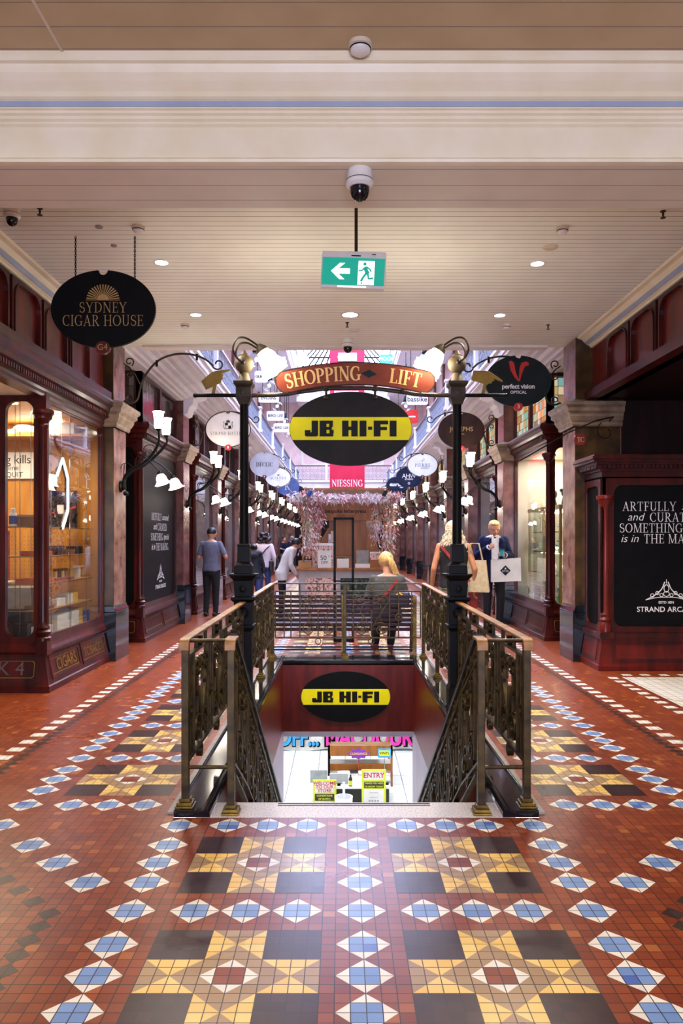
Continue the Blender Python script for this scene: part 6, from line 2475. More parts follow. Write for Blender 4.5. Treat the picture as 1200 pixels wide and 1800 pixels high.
def garland(label, pts, n, spread, mats, down=.3):
    t = thing('flower_garland', label, 'garland', pts[0], 'garlands around the kiosk')
    path = smooth_path(pts, 8)
    MB().tube(path, .02, 6).build('stem', 'leaf_green', t)
    cl = [MB() for _ in mats]
    for i in range(n):
        p = random.choice(path)
        c = random.choice(cl) if random.random() < .6 else cl[int(abs(math.sin(p.z * 3 + p.x * 2)) * len(cl)) % len(cl)]
        o = Vector((random.gauss(0, spread), random.gauss(0, spread), random.gauss(0, spread * .8)))
        dr = o + Vector((random.uniform(-.5, .5), random.uniform(-.5, .5), random.uniform(-.8, .4) - down))
        leaf(c, p + o * .5, dr, random.uniform(.05, .115), random.uniform(.007, .014))
    for c, (m, nm) in zip(cl, mats):
        c.build(nm, m, t)


GM = [('leaf_white', 'pale_leaves'), ('leaf_pink', 'pink_leaves'), ('leaf_white', 'white_leaves'), ('leaf_red', 'red_leaves'), ('leaf_peach', 'peach_leaves'), ('leaf_green', 'green_leaves'), ('leaf_rust', 'rust_leaves')]
garland('pink and rust dried leaf garland hanging at the left of the kiosk', [(-.78, KY + .05, 2.35), (-.74, KY + .02, 2.0), (-.68, KY, 1.6), (-.70, KY, 1.25)], 1200, .12, GM, .6)
garland('second pink leaf garland inside the left kiosk post', [(-.6, KY + .1, 2.2), (-.52, KY + .1, 1.95), (-.55, KY + .12, 1.75)], 500, .10, GM[:4], .6)
garland('green and rust dried leaf garland hanging at the right of the kiosk', [(.82, KY + .05, 2.35), (.86, KY, 2.0), (.80, KY, 1.6), (.78, KY, 1.2)], 1200, .11, GM, .6)
garland('pink leaf garland inside the right kiosk post', [(.62, KY + .1, 2.25), (.60, KY + .1, 1.9), (.56, KY + .1, 1.5)], 600, .09, GM, .6)
garland('pink white and red leaf garland along the top of the kiosk', [(-1.0, KY, 2.27), (-.6, KY - .02, 2.31), (-.2, KY, 2.25), (.2, KY, 2.28), (.6, KY - .02, 2.26), (1.0, KY, 2.29)], 1900, .085, GM[:4] + GM[2:3], .05)
for px, lab, m in ((542, 'small blue spotlight at the left top of the kiosk', 'carton_blue'), (673, 'small black spotlight at the right top of the kiosk', 'carton_black')):
    x, z = K(px, 868)
    t = thing('spotlight', lab, 'spotlight', (x, KY - .1, z - .05), 'kiosk spotlights')
    MB().lathe([(.035, 0), (.04, .02), (.04, .11), (.02, .13)], (0, 0, 0), 12, Matrix.Rotation(R(25), 3, 'Y')).build('barrel', m, t, sub=False)
    MB().tube([(0, 0, .05), (0, .1, .0)], .008, 5).build('bracket', 'iron_black', t, sub=False)

# black metal frame standing before the kiosk
fy_ = 11.3
x0 = (588 - 600) / 1360 * fy_ - .08
x1 = (620 - 600) / 1360 * fy_ - .08
t = thing('metal_stand', 'tall narrow black metal frame standing between bench and kiosk', 'frame', ((x0 + x1) / 2, fy_, 0))
for x in (x0, x1):
    MB().box(x - .018, x + .018, fy_ - .018, fy_ + .018, 0, 1.82).build('upright', 'iron_black', t)
MB().box(x0, x1, fy_ - .018, fy_ + .018, 1.785, 1.82).build('cross_bar', 'iron_black', t)
MB().box(x0, x1, fy_ - .018, fy_ + .018, .88, .90).build('cross_bar', 'iron_black', t)
MB().box(x0, x1, fy_ - .018, fy_ + .018, 0, .03).build('cross_bar', 'iron_black', t)
MB().box(x0, x1, fy_, fy_ + .3, 0.03, .045).build('base_plate', 'iron_black', t)

# bench
t = thing('bench', 'dark red slatted bench with brass supports behind the stairwell', 'bench', (0, 9.95, 0))
for i in range(8):
    z = .79 - i * .06
    y = 9.86 + (0.0 if i < 6 else 0) + i * .006
    MB().box(-1.0, .86, y, y + .02, z - .042, z).build('back_slat', 'bench_slat', t, bev=.004)
for i in range(6):
    y = 9.93 + i * .075
    MB().box(-1.0, .86, y, y + .055, .38, .40).build('seat_slat', 'bench_slat', t, bev=.004)
for x in (-1.0, -.055, .85):
    c = MB()
    c.strap([(9.83, .0), (9.85, .3), (9.85, .5), (9.84, .78)], .03, .05, lambda u, v, w, x=x: (x + w, u, v))
    c.strap([(9.85, .36), (10.35, .37)], .03, .04, lambda u, v, w, x=x: (x + w, u, v))
    c.strap([(10.3, .37), (10.34, .15), (10.38, 0)], .03, .04, lambda u, v, w, x=x: (x + w, u, v))
    c.build('support', 'brass_bright', t, bev=.003)
for z in (.085, .12):
    MB().box(-1.0, .86, 9.85, 9.87, z, z + .018).build('stretcher', 'bench_slat', t)

# ================================================================== BASEMENT STORE STOCK
Z0 = LOW
t = thing('graffiti_banner', 'white banner with blue and magenta graffiti lettering in the store', 'banner', (0, 17.2, Z0))
c = MB()
n = 40
vs = []
for i in range(n + 1):
    x = -2.2 + 4.6 * i / n
    o = .03 * math.sin(i * .9)
    vs += [(x, 17.2 + o, Z0 + .02 + .025 * math.sin(i * .45)), (x, 17.2 + o, -1.4)]
c.add(vs, [(2 * i, 2 * i + 2, 2 * i + 3, 2 * i + 1) for i in range(n)])
c.build('cloth', 'carton_white', t, smooth=True)
def lower(s, px, mat, nm, size, sh=.0):
    x = (px - 600) / 1360 * 17.1 - .08
    MB().glyphs(wide(shift(sans(s, size * 1.04, .034), .01, -.012), .76), FRONT((x, 17.13, -2.90)), .002).build('letter_outline', 'letter_black', t)
    MB().glyphs(wide(sans(s, size, .016), .76), FRONT((x, 17.11, -2.90)), .002).build(nm, mat, t)
lower('OFF...', 524, 'paint_cyan', 'blue_lettering', .5)
lower('MACDOUR', 648, 'paint_magenta', 'magenta_lettering', .5)
MB().box(-2.4, 2.6, 17.28, 18, Z0, -1.4).build('counter', 'sign_grey', t)

def S_(px, py, dd):
    return (px - 600) / 1360 * dd - .08, 1.5 - (py - 948) / 1360 * dd
t = thing('record_table', 'timber display table with price tags in the basement store', 'table', (.28, 15.0, Z0))
xa, _ = S_(576, 0, 14.7)
xb, _ = S_(690, 0, 14.7)
MB().box(xa, xb, 14.7, 14.75, -2.62, -2.42).build('front_board', 'kiosk_wood', t)
MB().box(xa, xb, 14.75, 15.6, -2.62, -2.58).build('top', 'carton_brown', t)
MB().box(xa, xb, 14.72, 14.76, -2.90, -2.78).build('front_board', 'kiosk_wood', t)
MB().box(xa, xb, 14.75, 15.5, -2.95, -2.9).build('shelf', 'carton_white', t)
for x in (xa, xb - .04):
    for y in (14.7, 15.55):
        MB().box(x, x + .04, y, y + .04, Z0, -2.42).build('leg', 'iron_black' if x == xa else 'kiosk_wood', t)
c = MB()
for i in range(26):
    x = xa + .1 + i * .035
    c.box(x, x + .028, 14.69, 14.70, -2.97, -2.91)
c.build('price_strip', 'carton_white', t)
for i, (px0, px1, py0, py1, m, lab, tx) in enumerate([(612, 648, 1316, 1334, 'paint_purple', 'purple clearance card on the timber table', 'CLEARANCE'), (664, 687, 1316, 1332, 'lime_yellow', 'blue and yellow vinyl card on the timber table', 'VINYL')]):
    xa_, za = S_(px0, py0, 14.5)
    xb_, zb = S_(px1, py1, 14.5)
    t = thing('price_card', lab, 'sign', ((xa_ + xb_) / 2, 14.5, zb), 'price cards on the table')
    w = (xb_ - xa_) / 2
    h = za - zb
    P_ = []
    for k in range(20):
        a = 2 * PI * k / 20
        q = 1.1 if k % 2 else .85
        P_.append((w * q * math.cos(a), h / 2 + h / 2 * q * math.sin(a)))
    MB().prism(P_ if i == 0 else rrect(-w, w, 0, h, .02), 0, .01, lambda a, b, d_: (a, d_, b)).build('card', m if i == 0 else 'paint_cyan', t, sub=False)
    if i:
        MB().prism(rrect(-w * .85, w * .85, h * .2, h * .8, .02), -.003, 0, lambda a, b, d_: (a, d_, b)).build('patch', 'lime_yellow', t, sub=False)
    MB().glyphs(shift(sans(tx, .07 if i else .058, .0015), 0, h / 2), FRONT((0, -.004, 0)), .001).build('lettering', 'carton_yellow' if i == 0 else 'letter_black', t, sub=False)
    MB().tube([(0, .012, h * .3), (0, .012, -.28)], .008, 6).build('stick', 'carton_red' if i == 0 else 'chrome', t, sub=False)
DS = 13.2
def stand(px0, px1, py0, label, bands):
    xa_, za = S_(px0, py0, DS)
    xb_, _ = S_(px1, py0, DS)
    t = thing('sign_stand', label, 'sign', ((xa_ + xb_) / 2, DS, Z0), 'lime yellow store notices')
    w = (xb_ - xa_) / 2
    H_ = za - Z0
    MB().box(-w, w, -.01, .02, 0, H_).build('board', 'lime_yellow', t, sub=False)
    MB().box(-w, w, .02, .25, 0, .03).build('foot', 'iron_black', t, sub=False)
    for (y0, y1, m, txts, tm) in bands:
        f = MB().box(-w * .82, w * .82, -.016, -.01, H_ - y1, H_ - y0).build('panel', m, t, sub=False)
        for k, (s_, sz) in enumerate(txts):
            yy = H_ - y0 - (y1 - y0) * (k + .5) / len(txts)
            MB().glyphs(wide(sans(s_, sz, sz * .022), .96), FRONT((0, -.018, yy)), .001).build('lettering', tm, f, sub=False)
    return t
stand(549.5, 591, 1371, 'yellow welcome notice in the basement store', [(.02, .21, 'carton_white', [('WELCOME', .082), ('TO OUR', .082), ('STORE', .082)], 'red_bright'), (.235, .35, 'carton_black', [('CONDITIONS', .045), ('OF ENTRY:', .045)], 'lime_yellow'), (.37, .7, 'carton_white', [('PLEASE', .04)], 'letter_black')])
stand(635.5, 678, 1353, 'yellow entry notice in the basement store', [(.02, .17, 'carton_white', [('ENTRY', .12)], 'red_bright'), (.20, .31, 'carton_black', [('THINGS YOU NEED', .038), ('TO KNOW TODAY', .038)], 'lime_yellow'), (.33, .56, 'carton_white', [('______', .05), ('______', .05), ('o o o o', .06)], 'letter_black'), (.6, .9, 'carton_black', [('THANKS', .04)], 'lime_yellow')])
t = thing('counter_desk', 'black and white store counter behind the yellow notices', 'counter', (.1, 13.6, Z0))
MB().box(-.55, .75, 13.5, 14.1, Z0, -2.85).build('body', 'carton_black', t)
MB().box(-.58, .78, 13.48, 14.12, -2.85, -2.82).build('top', 'sign_white', t)
for i, (px0, px1, py0, py1, dd) in enumerate([(545, 575, 1354, 1378, 13.62), (579, 612, 1360, 1390, 13.55), (673, 687, 1372, 1395, 13.6)]):
    xa_, za = S_(px0, py0, dd)
    xb_, zb = S_(px1, py1, dd)
    t = thing('monitor', 'grey screen back on the store counter, %s' % ['left one', 'middle one', 'right one'][i], 'monitor', ((xa_ + xb_) / 2, dd, -2.82), 'screens on the store counter')
    w = (xb_ - xa_) / 2
    MB().prism(rrect(-w, w, .03, za + 2.82, .015), 0, .03, lambda a, b, d_: (a, d_, b)).build('screen', 'screen_grey' if i != 1 else 'sign_grey', t, sub=False)
    MB().box(-.03, .03, 0, .05, 0, .05).build('stand', 'iron_black', t, sub=False)
xa_, za = S_(604, 1402, 13.0)
t = thing('waste_bin', 'round white bin on the floor between the yellow notices', 'bin', (xa_, 13.0, Z0))
MB().lathe([(.13, 0), (.15, .36), (.152, .38), (.14, .38), (.12, .1)], (0, 0, 0), 22).build('tub', 'sign_white', t, sub=False, smooth=True)
MB().box(-.02, .02, -.02, .02, .3, .62).build('handle', 'sign_white', t, sub=False)
t = thing('spray_bottle', 'black bottle with yellow label beside the white bin', 'bottle', (S_(616, 0, 13.5)[0], 13.55, -2.82))
MB().lathe([(.035, 0), (.035, .13), (.015, .17), (.015, .2)], (0, 0, 0), 12).build('body', 'carton_black', t, sub=False)
MB().lathe([(.036, .02), (.036, .1)], (0, 0, 0), 12).build('label_band', 'lime_yellow', t, sub=False)
for i in range(4):
    box_item('magazine_pile', 'white paper pile on the store table, %s from the left' % ORD[i].replace('nearest', 'first'), 'papers', (-.02 + i * .17, 14.25, -2.82 if False else -2.84), (.15, .2, .05 + .02 * (i % 2)), 'carton_white', ['carton_white', 'carton_black', 'carton_white', 'carton_red'][i], group='paper piles')
t = thing('paper_table', 'low white table carrying paper piles behind the store counter', 'table', (.25, 14.3, Z0))
MB().box(-.15, .7, 14.14, 14.5, -2.87, -2.84).build('top', 'sign_white', t)
for x in (-.13, .68):
    MB().box(x - .015, x + .015, 14.16, 14.48, Z0, -2.87).build('leg', 'iron_black', t)
# ================================================================== PEOPLE
def loft(c, secs, n=18):
    """closed loft of ellipses (x, y, z, rx, ry)"""
    vs = []
    fs = []
    for x, y, z, rx, ry in secs:
        for j in range(n):
            a = 2 * PI * j / n
            vs.append((x + rx * math.cos(a), y + ry * math.sin(a), z))
    k = len(secs)
    for i in range(k - 1):
        for j in range(n):
            fs.append((i * n + j, i * n + (j + 1) % n, (i + 1) * n + (j + 1) % n, (i + 1) * n + j))
    fs.append(tuple(range(n - 1, -1, -1)))
    fs.append(tuple((k - 1) * n + j for j in range(n)))
    c.add(vs, fs)
    return c


def blob(c, name, mat, parent, voxel=.012, smooth=4):
    """fuse overlapping solids into one continuous skin"""
    me = bpy.data.meshes.new(name)
    me.from_pydata([tuple(p) for p in c.v], [], c.f)
    o = bpy.data.objects.new('fuse', me)
    COL.objects.link(o)
    m = o.modifiers.new('r', 'REMESH')
    m.mode = 'VOXEL'
    m.voxel_size = voxel
    m2 = o.modifiers.new('s', 'SMOOTH')
    m2.iterations = smooth
    m2.factor = .5
    dg = bpy.context.evaluated_depsgraph_get()
    m3 = bpy.data.meshes.new_from_object(o.evaluated_get(dg))
    bpy.data.objects.remove(o)
    bpy.data.meshes.remove(me)
    m3.name = name
    m3.materials.clear()
    m3.materials.append(MATS[mat])
    m3.polygons.foreach_set('use_smooth', [True] * len(m3.polygons))
    q = bpy.data.objects.new(name, m3)
    COL.objects.link(q)
    q.parent = parent
    return q


def hand(c, wrist, tip, side, curl=.5, k=1.0):
    """palm plus four bent fingers and a thumb; tip is where the fingers point, side the thumb side"""
    w = Vector(wrist)
    f = (Vector(tip) - w).normalized()
    s = Vector(side)
    s = (s - f * s.dot(f)).normalized()
    nrm = f.cross(s).normalized()
    pc = w + f * .045 * k
    for q in (-.024, -.008, .008, .024):
        c.limb(w + s * q * .7, w + f * .085 * k + s * q, .016, .013, 8)
    for i, (q, L) in enumerate(((.027, .065), (.009, .075), (-.009, .07), (-.026, .055))):
        a = w + f * .085 * k + s * q
        b = a + (f * math.cos(curl) + nrm * math.sin(curl)) * L * .55 * k
        e = b + (f * math.cos(curl * 2.2) + nrm * math.sin(curl * 2.2)) * L * .5 * k
        c.limb(a, b, .0095, .0085, 8).limb(b, e, .0085, .007, 8)
    a = w + f * .03 * k + s * .028
    b = a + (f * .7 + s * .6 + nrm * .3).normalized() * .04 * k
    e = b + (f * .9 + s * .1 + nrm * .5).normalized() * .03 * k
    c.limb(a, b, .012, .01, 8).limb(b, e, .01, .008, 8)


def head(c, hc, r, fwd, up=(0, 0, 1)):
    """skull, jaw, nose, ears, brow; fwd is the way the face looks"""
    f = Vector(fwd).normalized()
    u = Vector(up)
    u = (u - f * u.dot(f)).normalized()
    s = f.cross(u).normalized()
    A = Matrix((s, f, u)).transposed()
    h = Vector(hc)
    P = lambda a, b, d: h + s * a * r + f * b * r + u * d * r
    c.ball(h, r, (.80, .95, 1.0), 18, A)
    c.ball(P(0, .22, -.42), r * .70, (.82, .9, .95), 14, A)
    c.ball(P(0, .45, -.88), r * .30, (1.0, .8, .7), 10, A)
    c.limb(P(0, .84, .10), P(0, 1.06, -.24), r * .07, r * .14, 8)
    c.ball(P(0, .86, -.52), r * .17, (1.4, .5, .45), 10, A)
    for q in (-1, 1):
        c.ball(P(q * .80, -.02, -.12), r * .22, (.35, .7, 1.15), 10, A)
        c.ball(P(q * .32, .78, .14), r * .18, (1.4, .5, .4), 8, A)
    return P, A


def face_marks(t, P, A, r):
    c = MB()
    for q in (-1, 1):
        c.ball(P(q * .31, .86, -.0), r * .10, (1.2, .5, .6), 8, A)
    c.build('eyes', 'letter_black', t, sub=False, smooth=True)
    MB().ball(P(0, .99, -.53), r * .12, (1.7, .35, .35), 10, A).build('mouth', 'red_disc', t, sub=False, smooth=True)


def person(label, loc, rotz, H, J, top, bot, hair, skin='skin', shoe='leather_black', voxel=.012, sleeve='short', group=None):
    """J: joints in metres for a 1.75 m figure looking along -y; lists are (his left, his right)"""
    k = H / 1.75
    t = thing('person', label, 'person', loc, group, rotz)
    V = lambda p: Vector(p) * k
    lean = J.get('lean', (0, 0))
    hipz = J.get('hipz', .92)
    hy = J.get('hipy', 0)
    S_l, S_r = V((.175 + lean[0], hy + lean[1], hipz + .5)), V((-.175 + lean[0], hy + lean[1], hipz + .5))
    def tor(g):
        out = []
        for f, rx, ry in ((-.06, .165, .115), (.0, .17, .12), (.12, .150, .105), (.25, .158, .105), (.38, .182, .112), (.48, .185, .10), (.54, .13, .08), (.57, .07, .06)):
            out.append((lean[0] * k * max(0, f) / .5, (hy + lean[1] * max(0, f) / .5) * k, (hipz + f) * k, (rx * J.get('wide', 1) + g) * k, (ry + g) * k))
        return out
    b = MB()
    loft(b, tor(0))
    nk = V((lean[0] * 1.1, hy + lean[1] * 1.1, hipz + .55))
    hc = V(J['head'])
    f = Vector(J.get('look', (0, -1, 0)))
    b.limb(nk, hc - f.normalized() * .02 * k - Vector((0, 0, .03 * k)), .052 * k, .05 * k)
    r = .112 * k
    P, A = head(b, hc, r, f, J.get('up', (0, 0, 1)))
    arms = [(S_l, V(J['elbow'][0]), V(J['wrist'][0])), (S_r, V(J['elbow'][1]), V(J['wrist'][1]))]
    for (s_, e_, w_), q, tip, sd in zip(arms, (1, -1), J.get('tip', (None, None)), J.get('thumb', ((0, -1, 0), (0, -1, 0)))):
        b.limb(s_, e_, .047 * k, .038 * k).limb(e_, w_, .039 * k, .027 * k)
        hand(b, w_, V(tip) if tip else w_ + (w_ - e_), sd, J.get('curl', .5), k)
    legs = []
    for i, q in ((0, 1), (1, -1)):
        hip = V((q * .09, hy, hipz - .02))
        kn = V(J['knee'][i])
        an = V(J['ankle'][i])
        legs.append((hip, kn, an))
        b.limb(hip, kn, .08 * k, .055 * k).limb(kn, an, .053 * k, .035 * k)
        ft = Vector(J['foot'][i]).normalized()
        b.limb(an + Vector((0, 0, -.02 * k)), an + ft * .13 * k + Vector((0, 0, -.045 * k)), .035 * k, .03 * k)
    blob(b, 'body', skin, t, voxel)
    # clothes
    c = MB()
    loft(c, tor(.016)[:7] if top[1] != 'jacket' else tor(.03)[:7])
    g = .012 if top[1] != 'jacket' else .016
    for s_, e_, w_ in arms:
        if top[1] == 'tank':
            break
        c.limb(s_, s_ + (e_ - s_) * (1 if top[1] != 'short' else .72), (.048 + g) * k, (.042 + g) * k)
        if top[1] != 'short':
            c.limb(e_, e_ + (w_ - e_) * .93, (.044 + g) * k, (.032 + g) * k)
    if top[1] == 'jacket':
        x = [(0, hy * k, (hipz - .16) * k, .2 * k, .15 * k), (0, hy * k, (hipz + .05) * k, .19 * k, .14 * k)]
        loft(c, x)
    blob(c, 'jacket' if top[1] == 'jacket' else 'top', top[0], t, voxel)
    c = MB()
    loft(c, [(0, hy * k, (hipz + .06) * k, .172 * k, .125 * k), (0, hy * k, (hipz - .03) * k, .185 * k, .135 * k), (0, hy * k, (hipz - .11) * k, .16 * k, .12 * k)])
    for hip, kn, an in legs:
        c.limb(hip, kn, .098 * k, .072 * k).limb(kn, kn + (an - kn) * bot[1], .07 * k, (.054 if bot[1] > .9 else .062) * k)
    blob(c, 'trousers', bot[0], t, voxel)
    for i, (hip, kn, an) in enumerate(legs):
        ft = Vector(J['foot'][i]).normalized()
        c = MB()
        z0 = an + Vector((0, 0, -.035 * k))
        c.limb(z0 - ft * .05 * k, z0 + ft * .16 * k + Vector((0, 0, -.012 * k)), .042 * k, .036 * k).ball(z0 + ft * .1 * k, .044 * k, (1, 1, .8))
        blob(c, 'shoe', shoe, t, .01)
    return t, P, A, r, arms, k


STAND = dict(elbow=[(.25, .02, 1.15), (-.25, .02, 1.15)], wrist=[(.27, -.03, .9), (-.27, -.03, .9)], head=(0, -.03, 1.63), knee=[(.10, -.02, .5), (-.10, .0, .5)], ankle=[(.10, .03, .08), (-.10, .02, .08)], foot=[(.1, -1, 0), (-.1, -1, 0)])
def pose(**k):
    d = dict(STAND)
    d.update(k)
    return d


# man in the navy suit
J = pose(elbow=[(.27, -.02, 1.14), (-.30, -.03, 1.15)], wrist=[(.13, -.26, 1.18), (-.12, -.24, 1.30)], tip=((.06, -.34, 1.20), (-.03, -.31, 1.33)), thumb=((-.3, 0, 1), (.3, 0, 1)), curl=.75,
         head=(-.0, -.07, 1.615), look=(.1, -1, -.5), knee=[(.11, -.03, .5), (-.10, -.01, .5)], foot=[(.35, -1, 0), (-.1, -1, 0)])
t, P, A, r, arms, k = person('man in a navy suit and open white shirt holding a turquoise cup', (2.47, 13.0, 0), 0, 1.84, J, ('suit_navy', 'jacket'), ('trouser_black', .97), 'hair_blond', voxel=.008)
face_marks(t, P, A, r)
c = MB()
for sgn in (1,):
    c.ball(P(0, -.12, .28), r * .9, (.92, .98, .86), 16, A).ball(P(.05, .42, .72), r * .5, (1.1, .7, .5), 12, A).ball(P(-.2, .3, .78), r * .4, (1.1, .9, .5), 12, A)
    for q in (-1, 1):
        c.ball(P(q * .62, .02, .12), r * .3, (.5, .9, 1), 10, A)
blob(c, 'hair', 'hair_blond', t, .008, 2)
c = MB()
F = lambda a, b, d: (a * k, (d) * k, b * k)
c.prism([(-.05, 1.44), (.05, 1.44), (.065, 1.2), (.05, .95), (-.05, .93), (-.065, 1.2)], -.155, -.13, F)
c.build('shirt_front', 'shirt_white', t, sub=False, bev=.006)
for q in (-1, 1):
    c = MB()
    c.prism([(q * .04, 1.50), (q * .085, 1.47), (q * .05, 1.36), (q * .008, 1.41)], -.16, -.10, F)
    c.build('collar', 'shirt_white', t, sub=False, bev=.004)
    c = MB()
    c.prism([(q * .06, 1.46), (q * .12, 1.40), (q * .1, 1.3), (q * .075, 1.1), (q * .06, 1.12)], -.165, -.145, F)
    c.build('lapel', 'suit_navy', t, sub=False, bev=.003)
for s_, e_, w_ in arms:
    d_ = (w_ - e_).normalized()
    MB().tube([w_ - d_ * .03, w_ + d_ * .012], [.047, .044], 14).build('cuff', 'shirt_white', t, sub=False)
def off(t, p):
    return Vector(t.location) + Vector(p)
cup = thing('coffee_cup', 'turquoise takeaway cup with dark lid in the hand of the man in the suit', 'cup', off(t, (.065 * k + .0, -.345 * k, 1.17 * k)))
MB().lathe([(.028, 0), (.04, .09), (.04, .095)], (0, 0, 0), 18).build('cup', 'carton_teal', cup, sub=False, smooth=True)
MB().lathe([(.043, .092), (.043, .103), (.037, .107), (.035, .115)], (0, 0, 0), 18).build('lid', 'carton_black', cup, sub=False, smooth=True)
bag = thing('paper_bag', 'large white paper bag with a dark diamond emblem hanging from the suited arm', 'bag', off(t, (.15, -.30, .80)), )
c = MB()
c.add([(-.24, -.07, 0), (.235, -.07, .02), (.235, .07, .02), (-.24, .07, 0), (-.245, -.05, .36), (.23, -.05, .40), (.23, .05, .40), (-.245, .05, .36), (-.24, -.075, .1), (.24, -.078, .12)], [(3, 2, 1, 0), (0, 1, 5, 4), (1, 2, 6, 5), (2, 3, 7, 6), (3, 0, 4, 7)])
c.build('bag_body', 'paper_bag', bag, sub=False)
Mb = FRONT((-.02, -.063, .19))
MB().glyphs(poly((-.085, 0), (0, -.085), (.085, 0), (0, .085)), FRONT((-.02, -.0675, .19)), .001).build('emblem', 'sign_navy', bag, sub=False)
MB().glyphs(shift(serif('RIVER', .03, .05, .8), 0, -.008) + rects((-.015, .015, .02, .03), (-.01, .01, .032, .045)), FRONT((-.02, -.069, .19)), .001).build('emblem_lettering', 'letter_white', bag, sub=False)
for x in (-.08, .06):
    MB().tube(smooth_path([(x - .06, -.05, .37), (x - .02, -.03, .48), (.0, .05, .50), (x + .05, -.03, .48), (x + .07, -.05, .385)], 4), .004, 5).build('handle', 'carton_black', bag, sub=False)
bag.rotation_euler = (0, 0, R(-4))

# man in the grey tee, seen from behind
J = pose(elbow=[(.25, .03, 1.15), (-.30, -.02, 1.16)], wrist=[(.12, -.22, 1.2), (-.14, -.2, 1.25)], head=(0, -.03, 1.63), foot=[(.2, -1, 0), (-.2, -1, 0)])
t, P, A, r, arms, k = person('bearded man in grey tee and black trousers facing the left shops', (-2.62, 15.1, 0), R(165), 1.74, J, ('tee_grey', 'short'), ('trouser_black', .97), 'hair_dark')
c = MB().ball(P(0, -.12, .22), r * .93, (.92, .98, .88), 16, A).ball(P(0, .3, .6), r * .5, (1.2, 1, .5), 12, A)
blob(c, 'hair', 'hair_dark', t, .01, 2)
blob(MB().ball(P(0, .42, -.75), r * .46, (1.2, .95, .8), 12, A), 'beard', 'hair_dark', t, .01, 2)

# woman with dark curls
J = pose(wrist=[(.22, -.1, .95), (-.24, -.05, .9)])
t, P, A, r, arms, k = person('woman with dark curly hair and pale top walking away on the left', (-1.90, 18.2, 0), R(178), 1.66, J, ('shirt_pink', 'long'), ('denim', .96), 'hair_dark')
c = MB()
random.seed(3)
for i in range(46):
    a = random.uniform(0, 2 * PI)
    h = random.uniform(-1.3, .9)
    q = 1.05 * math.sqrt(max(.1, 1 - (h * .75) ** 2)) + (.25 if h < 0 else 0)
    y = math.sin(a) * q
    if y > .45 and h < .5:
        continue
    c.ball(P(math.cos(a) * q, y - .1, h), r * random.uniform(.28, .42), n=8)
c.ball(P(0, -.15, .1), r * .98, n=14)
blob(c, 'curly_hair', 'hair_dark', t, .012, 1)
MB().tube(smooth_path([(-.17 * k, .02, 1.44 * k), (-.05, .155, 1.32 * k), (.1, .15, 1.1 * k), (.21, .08, .95 * k)], 5), .014, 6).build('bag_strap', 'leather_black', t, sub=False)
sb = thing('shoulder_bag', 'black shoulder bag at the hip of the curly haired woman', 'bag', (-1.72, 18.15, .78))
MB().cbox((0, 0, .1), (.1, .26, .24)).build('pouch', 'leather_black', sb, sub=False, bev=.02)
MB().cbox((.055, 0, .14), (.012, .24, .12)).build('flap', 'leather_black', sb, sub=False, bev=.004)

# child in the dark jacket
J = pose(head=(0, -.03, 1.6))
t, P, A, r, arms, k = person('child in a dark hooded jacket beside the curly haired woman', (-2.07, 17.6, 0), R(185), 1.42, J, ('jacket_dark', 'jacket'), ('denim', .96), 'hair_dark')
c = MB().ball(P(0, -.12, .2), r * .98, (.92, 1, .95), 16, A).ball(P(.2, -.95, .35), r * .38, n=10)
blob(c, 'hair', 'hair_dark', t, .01, 2)
blob(MB().limb((-.13, .06, 1.18), (.13, .06, 1.18), .06, .06).ball((0, .1, 1.13), .09, (1.3, .6, .8)), 'hood', 'jacket_dark', t, .012)

# pair far down on the left
J = pose(elbow=[(.26, .0, 1.16), (-.26, .0, 1.16)], wrist=[(.1, -.2, 1.1), (-.1, -.2, 1.1)])
t, P, A, r, arms, k = person('person in navy tee and patterned trousers far down on the left', (-2.75, 35.5, 0), R(60), 1.62, J, ('sign_navy', 'short'), ('khaki', .9), 'hair_dark', voxel=.016)
blob(MB().ball(P(0, -.12, .25), r * .95, (.92, 1, .88), 12, A), 'hair', 'hair_dark', t, .012, 2)
t, P, A, r, arms, k = person('grey haired man in navy jacket far down on the left', (-2.32, 35.2, 0), R(200), 1.66, pose(), ('suit_navy', 'jacket'), ('trouser_black', .97), 'hair_grey', voxel=.016)
blob(MB().ball(P(0, -.12, .22), r * .95, (.92, 1, .88), 12, A), 'hair', 'hair_grey', t, .012, 2)
# customer in white left of the kiosk
J = pose(lean=(0, -.2), head=(0, -.30, 1.54), look=(0, -1, -.5), elbow=[(.25, -.18, 1.1), (-.25, -.18, 1.1)], wrist=[(.2, -.3, .9), (-.2, -.3, .9)])
t, P, A, r, arms, k = person('person in a loose white jacket leaning over the left end of the kiosk', (-1.25, 15.2, 0), R(95), 1.6, J, ('shirt_white', 'jacket'), ('trouser_black', .97), 'hair_dark', voxel=.014)
blob(MB().ball(P(0, -.12, .22), r * .98, (.95, 1, .95), 12, A).ball(P(0, -.5, -.5), r * .6, n=10), 'hair', 'hair_dark', t, .012, 2)

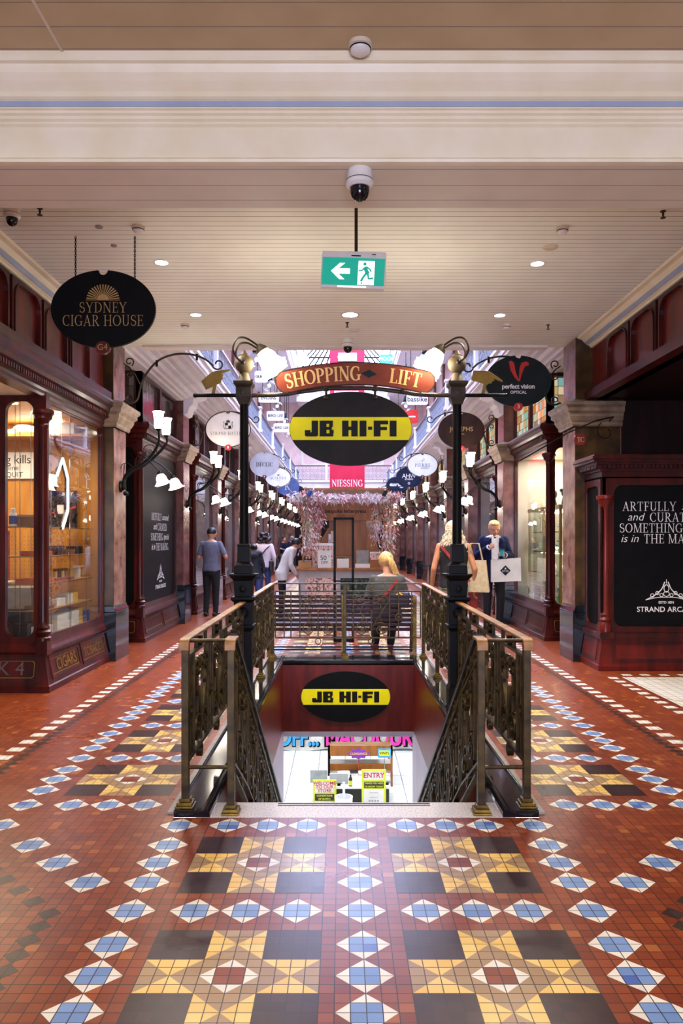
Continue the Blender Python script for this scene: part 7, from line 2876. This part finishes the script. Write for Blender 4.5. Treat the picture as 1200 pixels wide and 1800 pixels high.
# woman with blond curls behind the right lamp post
J = pose(elbow=[(.25, .05, 1.14), (-.26, .05, 1.14)], wrist=[(.27, -.03, .9), (-.26, -.04, .88)])
t, P, A, r, arms, k = person('woman with long curly blond hair in black sleeveless top walking away', (1.33, 9.75, 0), R(176), 1.74, J, ('trouser_black', 'tank'), ('khaki', .96), 'hair_pale', skin='skin_tan', voxel=.010)
c = MB()
random.seed(5)
c.ball(P(0, -.15, .16), r * 1.0, (.95, 1, .95), 16, A)
for i in range(70):
    a = random.uniform(-1, 1)
    p0 = P(a * .7, -.6 - .3 * (1 - a * a), .2)
    L = random.uniform(1.6, 2.9)
    pts = []
    for j in range(9):
        q = j / 8
        pts.append(p0 + (A @ Vector((a * .75 * q + .09 * math.sin(j * 2 + i), -.15 + .09 * math.cos(j * 2 + i), -L * q))) * r)
    c.tube(pts, [r * .10] * 8 + [r * .05], 6)
for q in (-1, 1):
    c.ball(P(q * .6, -.15, -.1), r * .45, (.6, 1, 1.2), 10, A)
c.build('curly_hair', 'hair_pale', t, sub=False, smooth=True)
MB().strap([(-.16 * k, 1.42 * k), (.02, 1.2 * k), (.19, .98 * k)], .035, .012, lambda u, v, w: (-u, .128 + w, v)).build('bag_strap', 'strap_red', t, sub=False)
tb = thing('tote_bag', 'beige canvas tote bag carried on the right by the blond woman', 'bag', (1.62, 9.74, .84))
c = MB()
c.add([(-.03, -.16, 0), (.05, -.16, 0), (.05, .16, 0), (-.03, .16, 0), (-.02, -.13, .40), (0, -.13, .40), (0, .13, .40), (-.02, .13, .40)], [(3, 2, 1, 0), (0, 1, 5, 4), (1, 2, 6, 5), (2, 3, 7, 6), (3, 0, 4, 7), (4, 5, 6, 7)])
c.build('bag_body', 'canvas_bag', tb, sub=False)
MB().tube([(-.01, -.09, .39), (-.04, -.05, .62), (-.04, .05, .62), (-.01, .09, .39)], .01, 6).build('handle', 'canvas_bag', tb, sub=False)
tb.rotation_euler = (0, R(-8), R(70))
rb = thing('red_bag', 'dark red bag low beside the beige tote bag', 'bag', (1.60, 9.95, .62))
MB().cbox((0, 0, .13), (.12, .2, .26)).build('bag_body', 'strap_red', rb, sub=False, bev=.02)
MB().tube([(0, -.06, .25), (-.03, 0, .42), (0, .06, .25)], .008, 6).build('handle', 'strap_red', rb, sub=False)

# seated woman with the ponytail: looks away along +y
J = dict(hipz=.48, head=(.02, -.06, 1.215), look=(.25, -1, -.15), elbow=[(.25, -.06, .76), (-.25, -.06, .76)], wrist=[(.12, -.26, .66), (-.12, -.26, .66)], knee=[(.12, -.42, .46), (-.10, -.40, .46)], ankle=[(.14, -.36, .085), (-.06, -.30, .085)],
         foot=[(.2, -1, 0), (-.1, -1, 0)], wide=1.1)
t, P, A, r, arms, k = person('seated woman with blond ponytail and dark grey jumper on the bench', (.52, 10.12, 0), R(180), 1.75, J, ('jumper_grey', 'long'), ('trouser_black', .93), 'hair_blond', shoe='strap_red', voxel=.009)
c = MB().ball(P(0, -.12, .18), r * 1.0, (.88, 1, .95), 16, A).ball(P(.0, -.95, .18), r * .25, n=10)
blob(c, 'hair', 'hair_blond', t, .008, 2)
c = MB()
for i in range(16):
    a = (i - 8) / 8
    c.tube(smooth_path([P(.0, -.98, .2), P(.15 + a * .2, -1.35, .0), P(.5 + a * .3, -1.25, -.8), P(.95 + a * .35, -1.05, -1.7)], 4), [r * .16] * 9 + [r * .1, r * .08, r * .05, r * .03], 6)
c.build('ponytail', 'hair_blond', t, sub=False, smooth=True)
MB().strap([(-.12, .98), (.0, .82), (.18, .66)], .028, .012, lambda u, v, w: (u, .145 + w, v)).build('bag_strap', 'strap_red', t, sub=False)
rk = thing('small_backpack', 'black bag with yellow ribbon behind the seated woman', 'bag', (.66, 9.93, .66))
MB().cbox((0, 0, .06), (.26, .05, .2)).build('pouch', 'leather_black', rk, sub=False, bev=.015)
MB().strap([(-.06, .1), (.0, .16), (.06, .1)], .025, .008, lambda u, v, w: (u, -.03 + w, v)).build('yellow_ribbon', 'carton_yellow', rk, sub=False)
